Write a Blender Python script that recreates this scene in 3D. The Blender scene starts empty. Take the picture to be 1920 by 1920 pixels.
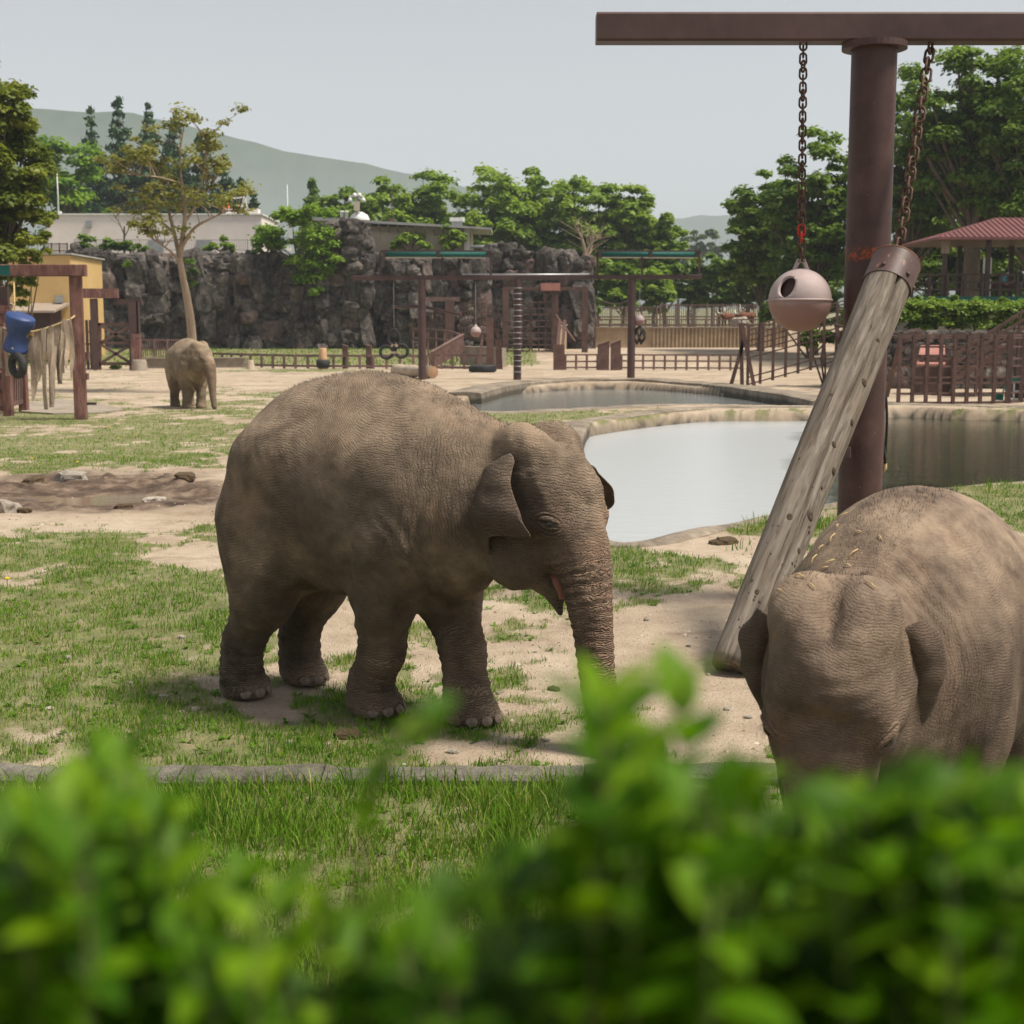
import bpy, bmesh, math, random
import numpy as np
from mathutils import Vector, Matrix

# ---------------------------------------------------------------- camera, sky, sun, exposure
R = math.radians
scene = bpy.context.scene
COL = scene.collection
FPX, YH, CAMH = 2600.0, 618.0, 2.67
PITCH = math.atan((960.0 - YH) / FPX)
cam_d = bpy.data.cameras.new('camera')
cam = bpy.data.objects.new('camera', cam_d)
COL.objects.link(cam)
cam.location = (0, 0, CAMH)
cam.rotation_euler = (math.pi / 2 - PITCH, 0, 0)
cam_d.sensor_width = 36.0
cam_d.lens = 36.0 * FPX / 1920.0
cam_d.clip_start = 0.05
cam_d.clip_end = 12000
cam_d.dof.use_dof = True
cam_d.dof.focus_distance = 9.2
cam_d.dof.aperture_fstop = 5.0
scene.camera = cam

SUN_EL, SUN_AZ = 62.0, 106.0          # azimuth clockwise from +Y (the way the camera looks)
world = bpy.data.worlds.new('World')
scene.world = world
world.use_nodes = True
wn, wl = world.node_tree.nodes, world.node_tree.links
wn.clear()
w_out = wn.new('ShaderNodeOutputWorld')
w_bg = wn.new('ShaderNodeBackground')
w_sky = wn.new('ShaderNodeTexSky')
w_sky.sky_type = 'NISHITA'
w_sky.sun_disc = False
w_sky.sun_elevation = R(SUN_EL)
w_sky.sun_rotation = R(SUN_AZ)
w_sky.air_density = 1.0
w_sky.dust_density = 1.2
w_sky.ozone_density = 1.0
w_hsv = wn.new('ShaderNodeHueSaturation')
w_hsv.inputs['Saturation'].default_value = 0.20
wl.new(w_sky.outputs[0], w_hsv.inputs['Color'])
wl.new(w_hsv.outputs[0], w_bg.inputs[0])
wl.new(w_bg.outputs[0], w_out.inputs[0])
w_bg.inputs[1].default_value = 0.075

sun_d = bpy.data.lights.new('sun', 'SUN')
sun = bpy.data.objects.new('sun', sun_d)
COL.objects.link(sun)
sun_d.energy = 3.2
sun_d.angle = R(12)
sun_d.color = (1.0, 0.91, 0.78)
_sd = Vector((math.sin(R(SUN_AZ)) * math.cos(R(SUN_EL)), math.cos(R(SUN_AZ)) * math.cos(R(SUN_EL)), math.sin(R(SUN_EL))))
sun.rotation_euler = _sd.to_track_quat('Z', 'Y').to_euler()
sun.location = (0, 20, 60)

scene.view_settings.view_transform = 'Standard'
scene.view_settings.look = 'None'
scene.view_settings.gamma = 1.0
scene.view_settings.exposure = 0.86
scene.cycles.max_bounces = 6
scene.cycles.diffuse_bounces = 3
scene.cycles.glossy_bounces = 3
scene.cycles.transmission_bounces = 3
scene.cycles.transparent_max_bounces = 6
scene.cycles.caustics_reflective = False
scene.cycles.caustics_refractive = False
scene.cycles.use_denoising = True

rng = np.random.default_rng(7)
random.seed(7)

# ---------------------------------------------------------------- helpers
CP, SP = math.cos(PITCH), math.sin(PITCH)

def P(px, py, Y):
    """world point at depth Y seen at photograph pixel (px, py)"""
    xc, yc = (px - 960) / FPX, (960 - py) / FPX
    t = Y / (CP + yc * SP)
    return Vector((xc * t, Y, CAMH + t * (-SP + yc * CP)))

def G(px, py, z=0.0):
    """world point at height z seen at photograph pixel (px, py)"""
    xc, yc = (px - 960) / FPX, (960 - py) / FPX
    t = (z - CAMH) / (-SP + yc * CP)
    return Vector((xc * t, (CP + yc * SP) * t, z))

def vnoise(p, seed=0):
    p = np.asarray(p, dtype=np.float64)
    i = np.floor(p).astype(np.int64)
    f = p - i
    f = f * f * (3 - 2 * f)
    def h(ix, iy, iz):
        n = (ix * 374761393 + iy * 668265263 + iz * 2147483647 + seed * 1274126177) & 0xffffffff
        n = ((n ^ (n >> 13)) * 1274126177) & 0xffffffff
        n = ((n ^ (n >> 16)) * 2246822519) & 0xffffffff
        return ((n ^ (n >> 15)) & 0xffff) / 65535.0
    r = 0
    for dx in (0, 1):
        for dy in (0, 1):
            for dz in (0, 1):
                w = (f[..., 0] if dx else 1 - f[..., 0]) * (f[..., 1] if dy else 1 - f[..., 1]) * (f[..., 2] if dz else 1 - f[..., 2])
                r = r + w * h(i[..., 0] + dx, i[..., 1] + dy, i[..., 2] + dz)
    return r * 2 - 1

def fbm(p, octs=4, seed=0):
    r, a, s = 0, 0.5, 1.0
    for o in range(octs):
        r = r + a * vnoise(np.asarray(p) * s, seed + o * 17)
        a *= 0.5
        s *= 2.03
    return r

def fbm2(x, y, octs=4, seed=0):
    return fbm(np.stack([x, y, np.zeros_like(x) + 0.5], -1), octs, seed)

def sstep(a, b, x):
    t = np.clip((x - a) / (b - a), 0, 1)
    return t * t * (3 - 2 * t)

def woff(o):
    v = Vector((0, 0, 0))
    while o is not None:
        v += o.location
        o = o.parent
    return v

def tag(o, label=None, cat=None, group=None, kind=None):
    if label: o['label'] = label
    if cat: o['category'] = cat
    if group: o['group'] = group
    if kind: o['kind'] = kind
    return o

def thing(name, label, cat, loc=(0, 0, 0), rotz=0.0, group=None):
    o = bpy.data.objects.new(name, None)
    COL.objects.link(o)
    o.location = loc
    o.rotation_euler = (0, 0, rotz)
    o.empty_display_size = 0.2
    return tag(o, label, cat, group)

def link_mesh(name, me, mat, parent=None, loc=None, rot=None):
    o = bpy.data.objects.new(name, me)
    COL.objects.link(o)
    if mat is not None and len(me.materials) == 0:
        me.materials.append(mat)
    if parent is not None: o.parent = parent
    if loc is not None: o.location = loc
    if rot is not None: o.rotation_euler = rot
    return o

def np_mesh(name, V, F, smooth=False):
    """V (n,3) array, F (m,k) int array -> mesh"""
    me = bpy.data.meshes.new(name)
    V = np.asarray(V, dtype=np.float32)
    F = np.asarray(F, dtype=np.int32)
    k = F.shape[1]
    me.vertices.add(len(V))
    me.vertices.foreach_set('co', V.ravel())
    me.loops.add(F.size)
    me.loops.foreach_set('vertex_index', F.ravel())
    me.polygons.add(len(F))
    me.polygons.foreach_set('loop_start', np.arange(0, F.size, k, dtype=np.int32))
    if smooth:
        me.polygons.foreach_set('use_smooth', np.ones(len(F), dtype=bool))
    me.update(calc_edges=True)
    return me

def fattr(me, name, vals):
    a = me.attributes.new(name, 'FLOAT', 'POINT')
    a.data.foreach_set('value', np.asarray(vals, dtype=np.float32))

class MB:
    """collects shapes given in world coordinates; build() links them as ONE mesh object"""
    def __init__(s): s.v, s.f, s.sm = [], [], []
    def add(s, vs, fs, smooth=False):
        n = len(s.v)
        s.v += [tuple(v) for v in vs]
        s.f += [tuple(i + n for i in f) for f in fs]
        s.sm += [smooth] * len(fs)
        return s
    def box(s, c, size, rotz=0.0, bev=0.0):
        return s.beam(Vector(c) - Vector((0, 0, size[2] / 2)), Vector(c) + Vector((0, 0, size[2] / 2)), size[0], size[1], up=Vector((math.cos(rotz), math.sin(rotz), 0)), bev=bev)
    def beam(s, a, b, w, h, up=None, bev=0.0):
        """box bar from a to b; w along 'up' projected, h across"""
        a, b = Vector(a), Vector(b)
        d = (b - a)
        L = d.length
        if L < 1e-6: return s
        d /= L
        if up is None: up = Vector((0, 0, 1)) if abs(d.z) < 0.9 else Vector((1, 0, 0))
        u = (up - d * up.dot(d)).normalized()
        v = d.cross(u)
        hw, hh = w / 2, h / 2
        if bev <= 0:
            prof = [(-hw, -hh), (hw, -hh), (hw, hh), (-hw, hh)]
        else:
            e = bev
            prof = [(-hw + e, -hh), (hw - e, -hh), (hw, -hh + e), (hw, hh - e), (hw - e, hh), (-hw + e, hh), (-hw, hh - e), (-hw, -hh + e)]
        n = len(prof)
        vs = [a + u * x + v * y for x, y in prof] + [b + u * x + v * y for x, y in prof]
        fs = [tuple(range(n))[::-1], tuple(range(n, 2 * n))] + [(i, (i + 1) % n, n + (i + 1) % n, n + i) for i in range(n)]
        return s.add(vs, fs)
    def tube(s, pts, rad, n=8, cap=True, smooth=True, closed=False, sq=None):
        pts = [Vector(p) for p in pts]
        if not hasattr(rad, '__len__'): rad = [rad] * len(pts)
        m = len(pts)
        vs, prev = [], None
        for i, p in enumerate(pts):
            if closed: t = pts[(i + 1) % m] - pts[i - 1]
            else: t = pts[min(i + 1, m - 1)] - pts[max(i - 1, 0)]
            t.normalize()
            if prev is None:
                prev = Vector((0, 0, 1)) if abs(t.z) < 0.9 else Vector((1, 0, 0))
            u = (prev - t * prev.dot(t)).normalized()
            prev = u
            v = t.cross(u)
            for k in range(n):
                a = 2 * math.pi * k / n
                vs.append(p + (u * math.cos(a) + v * math.sin(a)) * rad[i])
        fs = []
        for i in range(m if closed else m - 1):
            j = (i + 1) % m
            for k in range(n):
                k2 = (k + 1) % n
                fs.append((i * n + k, i * n + k2, j * n + k2, j * n + k))
        s.add(vs, fs, smooth)
        if cap and not closed:
            b = len(s.v) - len(vs)
            s.f.append(tuple(b + k for k in range(n))[::-1]); s.sm.append(False)
            e = b + (m - 1) * n
            s.f.append(tuple(e + k for k in range(n))); s.sm.append(False)
        return s
    def torus(s, c, axis, R1, r, n=24, m=10):
        c, ax = Vector(c), Vector(axis).normalized()
        u = ax.orthogonal().normalized(); v = ax.cross(u)
        return s.tube([c + (u * math.cos(2 * math.pi * i / n) + v * math.sin(2 * math.pi * i / n)) * R1 for i in range(n)], r, n=m, closed=True)
    def lathe(s, c, prof, n=24, smooth=True, axis=(0, 0, 1)):
        """prof: list of (r, h) along axis"""
        c, ax = Vector(c), Vector(axis).normalized()
        u = ax.orthogonal().normalized() if abs(ax.z) < 0.99 else Vector((1, 0, 0))
        v = ax.cross(u)
        vs, fs = [], []
        for r, h in prof:
            for k in range(n):
                a = 2 * math.pi * k / n
                vs.append(c + ax * h + (u * math.cos(a) + v * math.sin(a)) * max(r, 1e-4))
        for i in range(len(prof) - 1):
            for k in range(n):
                k2 = (k + 1) % n
                fs.append((i * n + k, i * n + k2, (i + 1) * n + k2, (i + 1) * n + k))
        return s.add(vs, fs, smooth)
    def prism(s, poly, z0, z1):
        """vertical prism over a ground polygon (list of xy)"""
        n = len(poly)
        vs = [(p[0], p[1], z0) for p in poly] + [(p[0], p[1], z1) for p in poly]
        fs = [tuple(range(n))[::-1], tuple(range(n, 2 * n))] + [(i, (i + 1) % n, n + (i + 1) % n, n + i) for i in range(n)]
        return s.add(vs, fs)
    def quad(s, a, b, c, d): return s.add([a, b, c, d], [(0, 1, 2, 3)])
    def mesh(s, name, off=Vector((0, 0, 0))):
        me = bpy.data.meshes.new(name)
        me.from_pydata([(v[0] - off.x, v[1] - off.y, v[2] - off.z) for v in s.v], [], s.f)
        me.polygons.foreach_set('use_smooth', np.array(s.sm, dtype=bool))
        bm = bmesh.new(); bm.from_mesh(me)
        bmesh.ops.recalc_face_normals(bm, faces=bm.faces)
        bm.to_mesh(me); bm.free()
        me.update()
        return me
    def build(s, name, mat, parent=None, loc=None):
        off = woff(parent)
        l = Vector((0, 0, 0))
        if loc is not None:
            l = Vector(loc) - off
            off = Vector(loc)
        return link_mesh(name, s.mesh(name, off), mat, parent, l)

def copy_tree(o, parent=None):
    c = o.copy()
    COL.objects.link(c)
    c.parent = parent
    for ch in [x for x in o.children]:
        copy_tree(ch, c)
    return c

def crom(pts, n):
    """Catmull-Rom through pts, n samples per span"""
    pts = [Vector(p) for p in pts]
    out = []
    for i in range(len(pts) - 1):
        p0, p1, p2, p3 = pts[max(i - 1, 0)], pts[i], pts[i + 1], pts[min(i + 2, len(pts) - 1)]
        for k in range(n):
            t = k / n
            out.append(0.5 * ((2 * p1) + (p2 - p0) * t + (2 * p0 - 5 * p1 + 4 * p2 - p3) * t * t + (3 * p1 - p0 - 3 * p2 + p3) * t ** 3))
    out.append(pts[-1])
    return out

def crom1(vals, n):
    return [v.x for v in crom([(a, 0, 0) for a in vals], n)]

# ---------------------------------------------------------------- materials
class NT:
    """small node-tree helper"""
    def __init__(s, name):
        s.m = bpy.data.materials.new(name)
        s.m.use_nodes = True
        s.n, s.l = s.m.node_tree.nodes, s.m.node_tree.links
        s.b = s.n['Principled BSDF']
        s.out = s.n['Material Output']
    def node(s, t, **kw):
        o = s.n.new(t)
        for k, v in kw.items():
            if k in o.inputs.keys(): s.set(o.inputs[k], v)
            else: setattr(o, k, v)
        return o
    def set(s, inp, v):
        if isinstance(v, bpy.types.NodeSocket): s.l.new(v, inp)
        else: inp.default_value = v
    def coord(s, which='Object', scale=None):
        t = s.n.new('ShaderNodeTexCoord').outputs[which]
        if scale is None: return t
        mp = s.n.new('ShaderNodeMapping')
        s.l.new(t, mp.inputs[0])
        mp.inputs['Scale'].default_value = scale
        return mp.outputs[0]
    def pos(s): return s.n.new('ShaderNodeNewGeometry').outputs['Position']
    def noise(s, vec, scale, detail=4, rough=0.55, dist=0.0):
        o = s.node('ShaderNodeTexNoise', Scale=scale, Detail=detail, Roughness=rough, Distortion=dist)
        s.l.new(vec, o.inputs['Vector'])
        return o.outputs['Fac']
    def vor(s, vec, scale, feature='F1', rnd=1.0):
        o = s.node('ShaderNodeTexVoronoi', feature=feature, Scale=scale, Randomness=rnd)
        s.l.new(vec, o.inputs['Vector'])
        return o.outputs['Distance']
    def ramp(s, fac, stops, interp='LINEAR'):
        o = s.n.new('ShaderNodeValToRGB')
        o.color_ramp.interpolation = interp
        e = o.color_ramp.elements
        while len(e) < len(stops): e.new(0.5)
        for el, (p, c) in zip(e, stops):
            el.position = p
            el.color = (*c, 1) if len(c) == 3 else c
        s.l.new(fac, o.inputs[0])
        return o.outputs[0]
    def math(s, op, a, b=0.0, c=0.0):
        o = s.n.new('ShaderNodeMath'); o.operation = op
        s.set(o.inputs[0], a); s.set(o.inputs[1], b); s.set(o.inputs[2], c)
        return o.outputs[0]
    def mrange(s, v, a, b, c=0.0, d=1.0):
        o = s.node('ShaderNodeMapRange'); s.set(o.inputs[0], v)
        for i, x in enumerate((a, b, c, d)): s.set(o.inputs[i + 1], x)
        return o.outputs[0]
    def mix(s, fac, a, b, mode='MIX'):
        o = s.n.new('ShaderNodeMix'); o.data_type = 'RGBA'; o.blend_type = mode
        s.set(o.inputs[0], fac)
        s.set(o.inputs[6], a if isinstance(a, bpy.types.NodeSocket) else (*a, 1))
        s.set(o.inputs[7], b if isinstance(b, bpy.types.NodeSocket) else (*b, 1))
        return o.outputs[2]
    def attr(s, name): return s.node('ShaderNodeAttribute', attribute_name=name).outputs['Fac']
    def bump(s, h, strength=0.3, dist=0.02, normal=None):
        o = s.node('ShaderNodeBump', Strength=strength, Distance=dist)
        s.l.new(h, o.inputs['Height'])
        if normal is not None: s.l.new(normal, o.inputs['Normal'])
        return o.outputs[0]
    def base(s, color, rough=0.8, normal=None, spec=0.3, metal=0.0):
        s.set(s.b.inputs['Base Color'], color if isinstance(color, bpy.types.NodeSocket) else (*color, 1))
        s.set(s.b.inputs['Roughness'], rough)
        s.set(s.b.inputs['Metallic'], metal)
        s.b.inputs['Specular IOR Level'].default_value = spec
        if normal is not None: s.l.new(normal, s.b.inputs['Normal'])
        return s.m
    def rnd(s): return s.n.new('ShaderNodeObjectInfo').outputs['Random']

def mat_mottled(name, c1, c2, scale=3.0, rough=0.8, bump=0.3, bdist=0.01, metal=0.0, spec=0.3, stretch=(1, 1, 1), c3=None, vary=0.0):
    t = NT(name)
    v = t.coord('Object', stretch)
    n1 = t.noise(v, scale, 6, 0.6)
    n2 = t.noise(v, scale * 6, 4, 0.6)
    f = t.math('ADD', t.math('MULTIPLY', n1, 0.7), t.math('MULTIPLY', n2, 0.3))
    stops = [(0.36, c1), (0.64, c2)]
    if c3 is not None: stops += [(0.72, c3)]
    col = t.ramp(f, stops)
    if vary:
        hs = t.node('ShaderNodeHueSaturation', Value=t.mrange(t.rnd(), 0, 1, 1 - vary, 1 + vary), Color=col)
        col = hs.outputs[0]
    return t.base(col, rough, t.bump(n2, bump, bdist), spec, metal)

def mat_leaf(name, c1, c2, trans=0.35, rough=0.5, spec=0.25):
    """leaf: hue from a per-clump 'tint' attribute, light also comes through"""
    t = NT(name)
    a = t.attr('tint')
    col = t.ramp(a, [(0.0, c1), (1.0, c2)])
    t.base(col, rough, None, spec)
    tr = t.node('ShaderNodeBsdfTranslucent')
    t.l.new(t.mix(0.5, col, t.mix(1.0, col, (1.0, 1.0, 0.25), 'MULTIPLY')), tr.inputs[0])
    mx = t.n.new('ShaderNodeMixShader')
    mx.inputs[0].default_value = trans
    t.l.new(t.b.outputs[0], mx.inputs[1]); t.l.new(tr.outputs[0], mx.inputs[2])
    t.l.new(mx.outputs[0], t.out.inputs[0])
    return t.m

M = {}
M['brown_steel'] = mat_mottled('brown_painted_steel', (0.050, 0.026, 0.024), (0.088, 0.048, 0.043), 1.4, 0.55, 0.25, 0.004, spec=0.4, vary=0.12)
M['brown_wood'] = mat_mottled('brown_stained_wood', (0.070, 0.038, 0.032), (0.145, 0.085, 0.070), 2.2, 0.75, 0.4, 0.006, c3=(0.19, 0.125, 0.105), vary=0.15)
M['pink_wood'] = mat_mottled('faded_brown_rail', (0.125, 0.073, 0.063), (0.215, 0.14, 0.122), 2.0, 0.8, 0.3, 0.006, vary=0.15)
M['dark_brown'] = mat_mottled('dark_brown_steel', (0.035, 0.02, 0.018), (0.075, 0.045, 0.04), 2.0, 0.6, 0.2, 0.004)
M['concrete'] = mat_mottled('weathered_concrete', (0.20, 0.165, 0.13), (0.36, 0.31, 0.25), 1.3, 0.9, 0.6, 0.03)
M['tan_wall'] = mat_mottled('tan_retaining_wall', (0.30, 0.22, 0.14), (0.46, 0.35, 0.24), 0.8, 0.9, 0.4, 0.02)
M['white_wall'] = mat_mottled('pale_pink_plaster', (0.72, 0.63, 0.58), (0.80, 0.73, 0.69), 0.35, 0.85, 0.15, 0.01)
M['cream_wall'] = mat_mottled('cream_plaster', (0.50, 0.42, 0.31), (0.60, 0.52, 0.41), 0.4, 0.85, 0.15, 0.01)
M['yellow_wall'] = mat_mottled('yellow_plaster', (0.50, 0.33, 0.13), (0.58, 0.40, 0.18), 0.5, 0.85, 0.15, 0.01)
M['rock'] = None
M['rubber'] = mat_mottled('black_rubber', (0.018, 0.018, 0.019), (0.045, 0.045, 0.045), 6, 0.7, 0.4, 0.01)
M['blue_plastic'] = mat_mottled('scuffed_blue_plastic', (0.018, 0.04, 0.14), (0.035, 0.07, 0.21), 3, 0.5, 0.2, 0.004, spec=0.5)
M['steel'] = mat_mottled('galvanised_steel', (0.28, 0.29, 0.29), (0.42, 0.43, 0.43), 4, 0.45, 0.15, 0.003, metal=0.6, spec=0.5)
M['white_metal'] = mat_mottled('white_painted_metal', (0.60, 0.60, 0.58), (0.72, 0.72, 0.70), 3, 0.5, 0.1, 0.003)
M['green_canvas'] = mat_mottled('dark_green_canvas', (0.004, 0.06, 0.05), (0.008, 0.10, 0.085), 5, 0.7, 0.2, 0.005)
M['rust_chain'] = mat_mottled('rusty_chain_steel', (0.055, 0.028, 0.018), (0.14, 0.085, 0.06), 30, 0.6, 0.4, 0.002, metal=0.4, c3=(0.26, 0.2, 0.17))
M['red_paint'] = mat_mottled('red_painted_link', (0.40, 0.015, 0.01), (0.55, 0.03, 0.02), 20, 0.5, 0.2, 0.002)
M['straw'] = mat_mottled('dry_straw', (0.45, 0.32, 0.15), (0.6, 0.46, 0.25), 8, 0.8, 0.1, 0.002)
M['bark'] = mat_mottled('grey_brown_bark', (0.07, 0.05, 0.036), (0.17, 0.125, 0.09), 3, 0.9, 0.8, 0.03, stretch=(2, 2, 0.4))
M['pale_bark'] = mat_mottled('pale_tan_bark', (0.22, 0.16, 0.11), (0.38, 0.29, 0.21), 2, 0.9, 0.5, 0.02, stretch=(2, 2, 0.5))
M['hose'] = mat_mottled('frayed_canvas_strap', (0.24, 0.18, 0.135), (0.42, 0.33, 0.25), 2.5, 0.95, 0.5, 0.01, stretch=(6, 6, 1), vary=0.3)
M['white_bark_log'] = mat_mottled('bleached_log', (0.35, 0.28, 0.21), (0.55, 0.46, 0.37), 2, 0.9, 0.4, 0.01)
M['cut_wood'] = mat_mottled('fresh_cut_wood', (0.45, 0.26, 0.15), (0.56, 0.36, 0.22), 4, 0.9, 0.3, 0.005)
M['grey_roof'] = mat_mottled('grey_sheet_roof', (0.26, 0.26, 0.25), (0.38, 0.38, 0.36), 0.8, 0.6, 0.2, 0.01)
M['red_roof'] = mat_mottled('maroon_sheet_roof', (0.13, 0.045, 0.045), (0.19, 0.07, 0.068), 0.8, 0.5, 0.15, 0.01, spec=0.4)
M['pink_roof'] = mat_mottled('faded_red_board_roof', (0.30, 0.13, 0.11), (0.40, 0.19, 0.16), 1.5, 0.8, 0.3, 0.01)
M['dandelion'] = mat_mottled('dandelion_yellow', (0.6, 0.38, 0.01), (0.7, 0.5, 0.02), 9, 0.7)
M['stone'] = mat_mottled('pale_stone', (0.30, 0.26, 0.21), (0.48, 0.43, 0.37), 5, 0.9, 0.6, 0.02, vary=0.2)
# ---------------------------------------------------------------- elephants
class Field:
    """signed distance field of one body, smooth unions of ellipsoids and tapering limbs"""
    def __init__(s, lo, hi, h):
        s.lo, s.h = np.array(lo, float), h
        s.n = np.ceil((np.array(hi, float) - s.lo) / h).astype(int) + 1
        s.ax = [s.lo[i] + h * np.arange(s.n[i]) for i in range(3)]
        s.d = np.full(s.n, 5.0, dtype=np.float32)
    def win(s, lo, hi):
        sl, xs = [], []
        for i in range(3):
            a = max(0, int((lo[i] - s.lo[i]) / s.h)); b = min(s.n[i], int((hi[i] - s.lo[i]) / s.h) + 2)
            sl.append(slice(a, max(a, b))); xs.append(s.ax[i][a:max(a, b)])
        g = np.meshgrid(*xs, indexing='ij')
        return tuple(sl), g
    def join(s, sl, d, k, sub=False):
        a = s.d[sl]
        if sub:
            d = -d
            hh = np.maximum(k - np.abs(a - d), 0) / k
            s.d[sl] = np.maximum(a, d) + hh * hh * k * 0.25
        else:
            hh = np.maximum(k - np.abs(a - d), 0) / k
            s.d[sl] = np.minimum(a, d) - hh * hh * k * 0.25
    def ell(s, c, r, k=0.12, rot=None, sub=False):
        c = np.array(c, float); r = np.array(r, float)
        m = max(r) + k + 0.05
        sl, g = s.win(c - m, c + m)
        q = np.stack([g[i] - c[i] for i in range(3)], -1)
        if rot is not None: q = q @ np.array(rot)
        k0 = np.linalg.norm(q / r, axis=-1)
        k1 = np.linalg.norm(q / (r * r), axis=-1) + 1e-9
        s.join(sl, (k0 * (k0 - 1) / k1).astype(np.float32), k, sub)
    def cone(s, a, b, ra, rb, k=0.08, sub=False):
        a = np.array(a, float); b = np.array(b, float)
        m = max(ra, rb) + k + 0.05
        sl, g = s.win(np.minimum(a, b) - m, np.maximum(a, b) + m)
        ab = b - a; L2 = ab @ ab
        q = [g[i] - a[i] for i in range(3)]
        t = np.clip((q[0] * ab[0] + q[1] * ab[1] + q[2] * ab[2]) / L2, 0, 1)
        d = np.sqrt(sum((q[i] - ab[i] * t) ** 2 for i in range(3))) - (ra + (rb - ra) * t)
        s.join(sl, d.astype(np.float32), k, sub)
    def chain(s, pts, rs, k=0.08):
        for i in range(len(pts) - 1): s.cone(pts[i], pts[i + 1], rs[i], rs[i + 1], k)
    def polygonise(s):
        D = s.d
        ins = D < 0
        c = np.zeros(np.array(D.shape) - 1, dtype=np.int8)
        for dx in (0, 1):
            for dy in (0, 1):
                for dz in (0, 1):
                    c += ins[dx:dx + c.shape[0], dy:dy + c.shape[1], dz:dz + c.shape[2]]
        act = (c > 0) & (c < 8)
        idx = np.full(c.shape, -1, dtype=np.int64)
        cells = np.argwhere(act)
        idx[act] = np.arange(len(cells))
        acc = np.zeros((len(cells), 3)); cnt = np.zeros(len(cells))
        corners = [(0, 0, 0), (1, 0, 0), (0, 1, 0), (1, 1, 0), (0, 0, 1), (1, 0, 1), (0, 1, 1), (1, 1, 1)]
        val = {q: D[cells[:, 0] + q[0], cells[:, 1] + q[1], cells[:, 2] + q[2]] for q in corners}
        for q in corners:
            for ax in range(3):
                if q[ax] == 0:
                    q2 = list(q); q2[ax] = 1; q2 = tuple(q2)
                    a, b = val[q], val[q2]
                    m = (a < 0) != (b < 0)
                    t = np.where(m, a / (a - b + 1e-12), 0)
                    p = np.tile(np.array(q, float), (len(cells), 1)); p[:, ax] += t
                    acc[m] += p[m]; cnt[m] += 1
        V = s.lo + s.h * (cells + acc / cnt[:, None])
        F = []
        for ax in range(3):
            o1, o2 = [(1, 2), (2, 0), (0, 1)][ax]
            sh = [slice(None)] * 3; sh2 = [slice(None)] * 3
            sh[ax] = slice(0, -1); sh2[ax] = slice(1, None)
            A, B = ins[tuple(sh)], ins[tuple(sh2)]
            e = np.argwhere(A != B)
            e = e[(e[:, o1] > 0) & (e[:, o2] > 0) & (e[:, o1] < c.shape[o1]) & (e[:, o2] < c.shape[o2])]
            flip = ~A[e[:, 0], e[:, 1], e[:, 2]]
            def cell(d1, d2):
                q = e.copy(); q[:, o1] -= d1; q[:, o2] -= d2
                return idx[q[:, 0], q[:, 1], q[:, 2]]
            f = np.stack([cell(1, 1), cell(0, 1), cell(0, 0), cell(1, 0)], -1)
            f[flip] = f[flip][:, ::-1]
            F.append(f)
        F = np.concatenate(F)
        return V, F[(F >= 0).all(1)]

def vnormals(V, F):
    n = np.cross(V[F[:, 2]] - V[F[:, 0]], V[F[:, 3]] - V[F[:, 1]])
    N = np.zeros_like(V)
    for k in range(4): np.add.at(N, F[:, k], n)
    return N / (np.linalg.norm(N, axis=1, keepdims=True) + 1e-12)

def relax(V, F, it=2, lam=0.5):
    for _ in range(it):
        S = np.zeros_like(V); C = np.zeros(len(V))
        for k in range(4):
            a, b = F[:, k], F[:, (k + 1) % 4]
            np.add.at(S, a, V[b]); np.add.at(C, a, 1)
        V = V + lam * (S / C[:, None] - V)
    return V

def rot_yp(yaw, pitch, roll=0.0):
    return np.array((Matrix.Rotation(yaw, 3, 'Z') @ Matrix.Rotation(pitch, 3, 'Y') @ Matrix.Rotation(roll, 3, 'X')))

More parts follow.
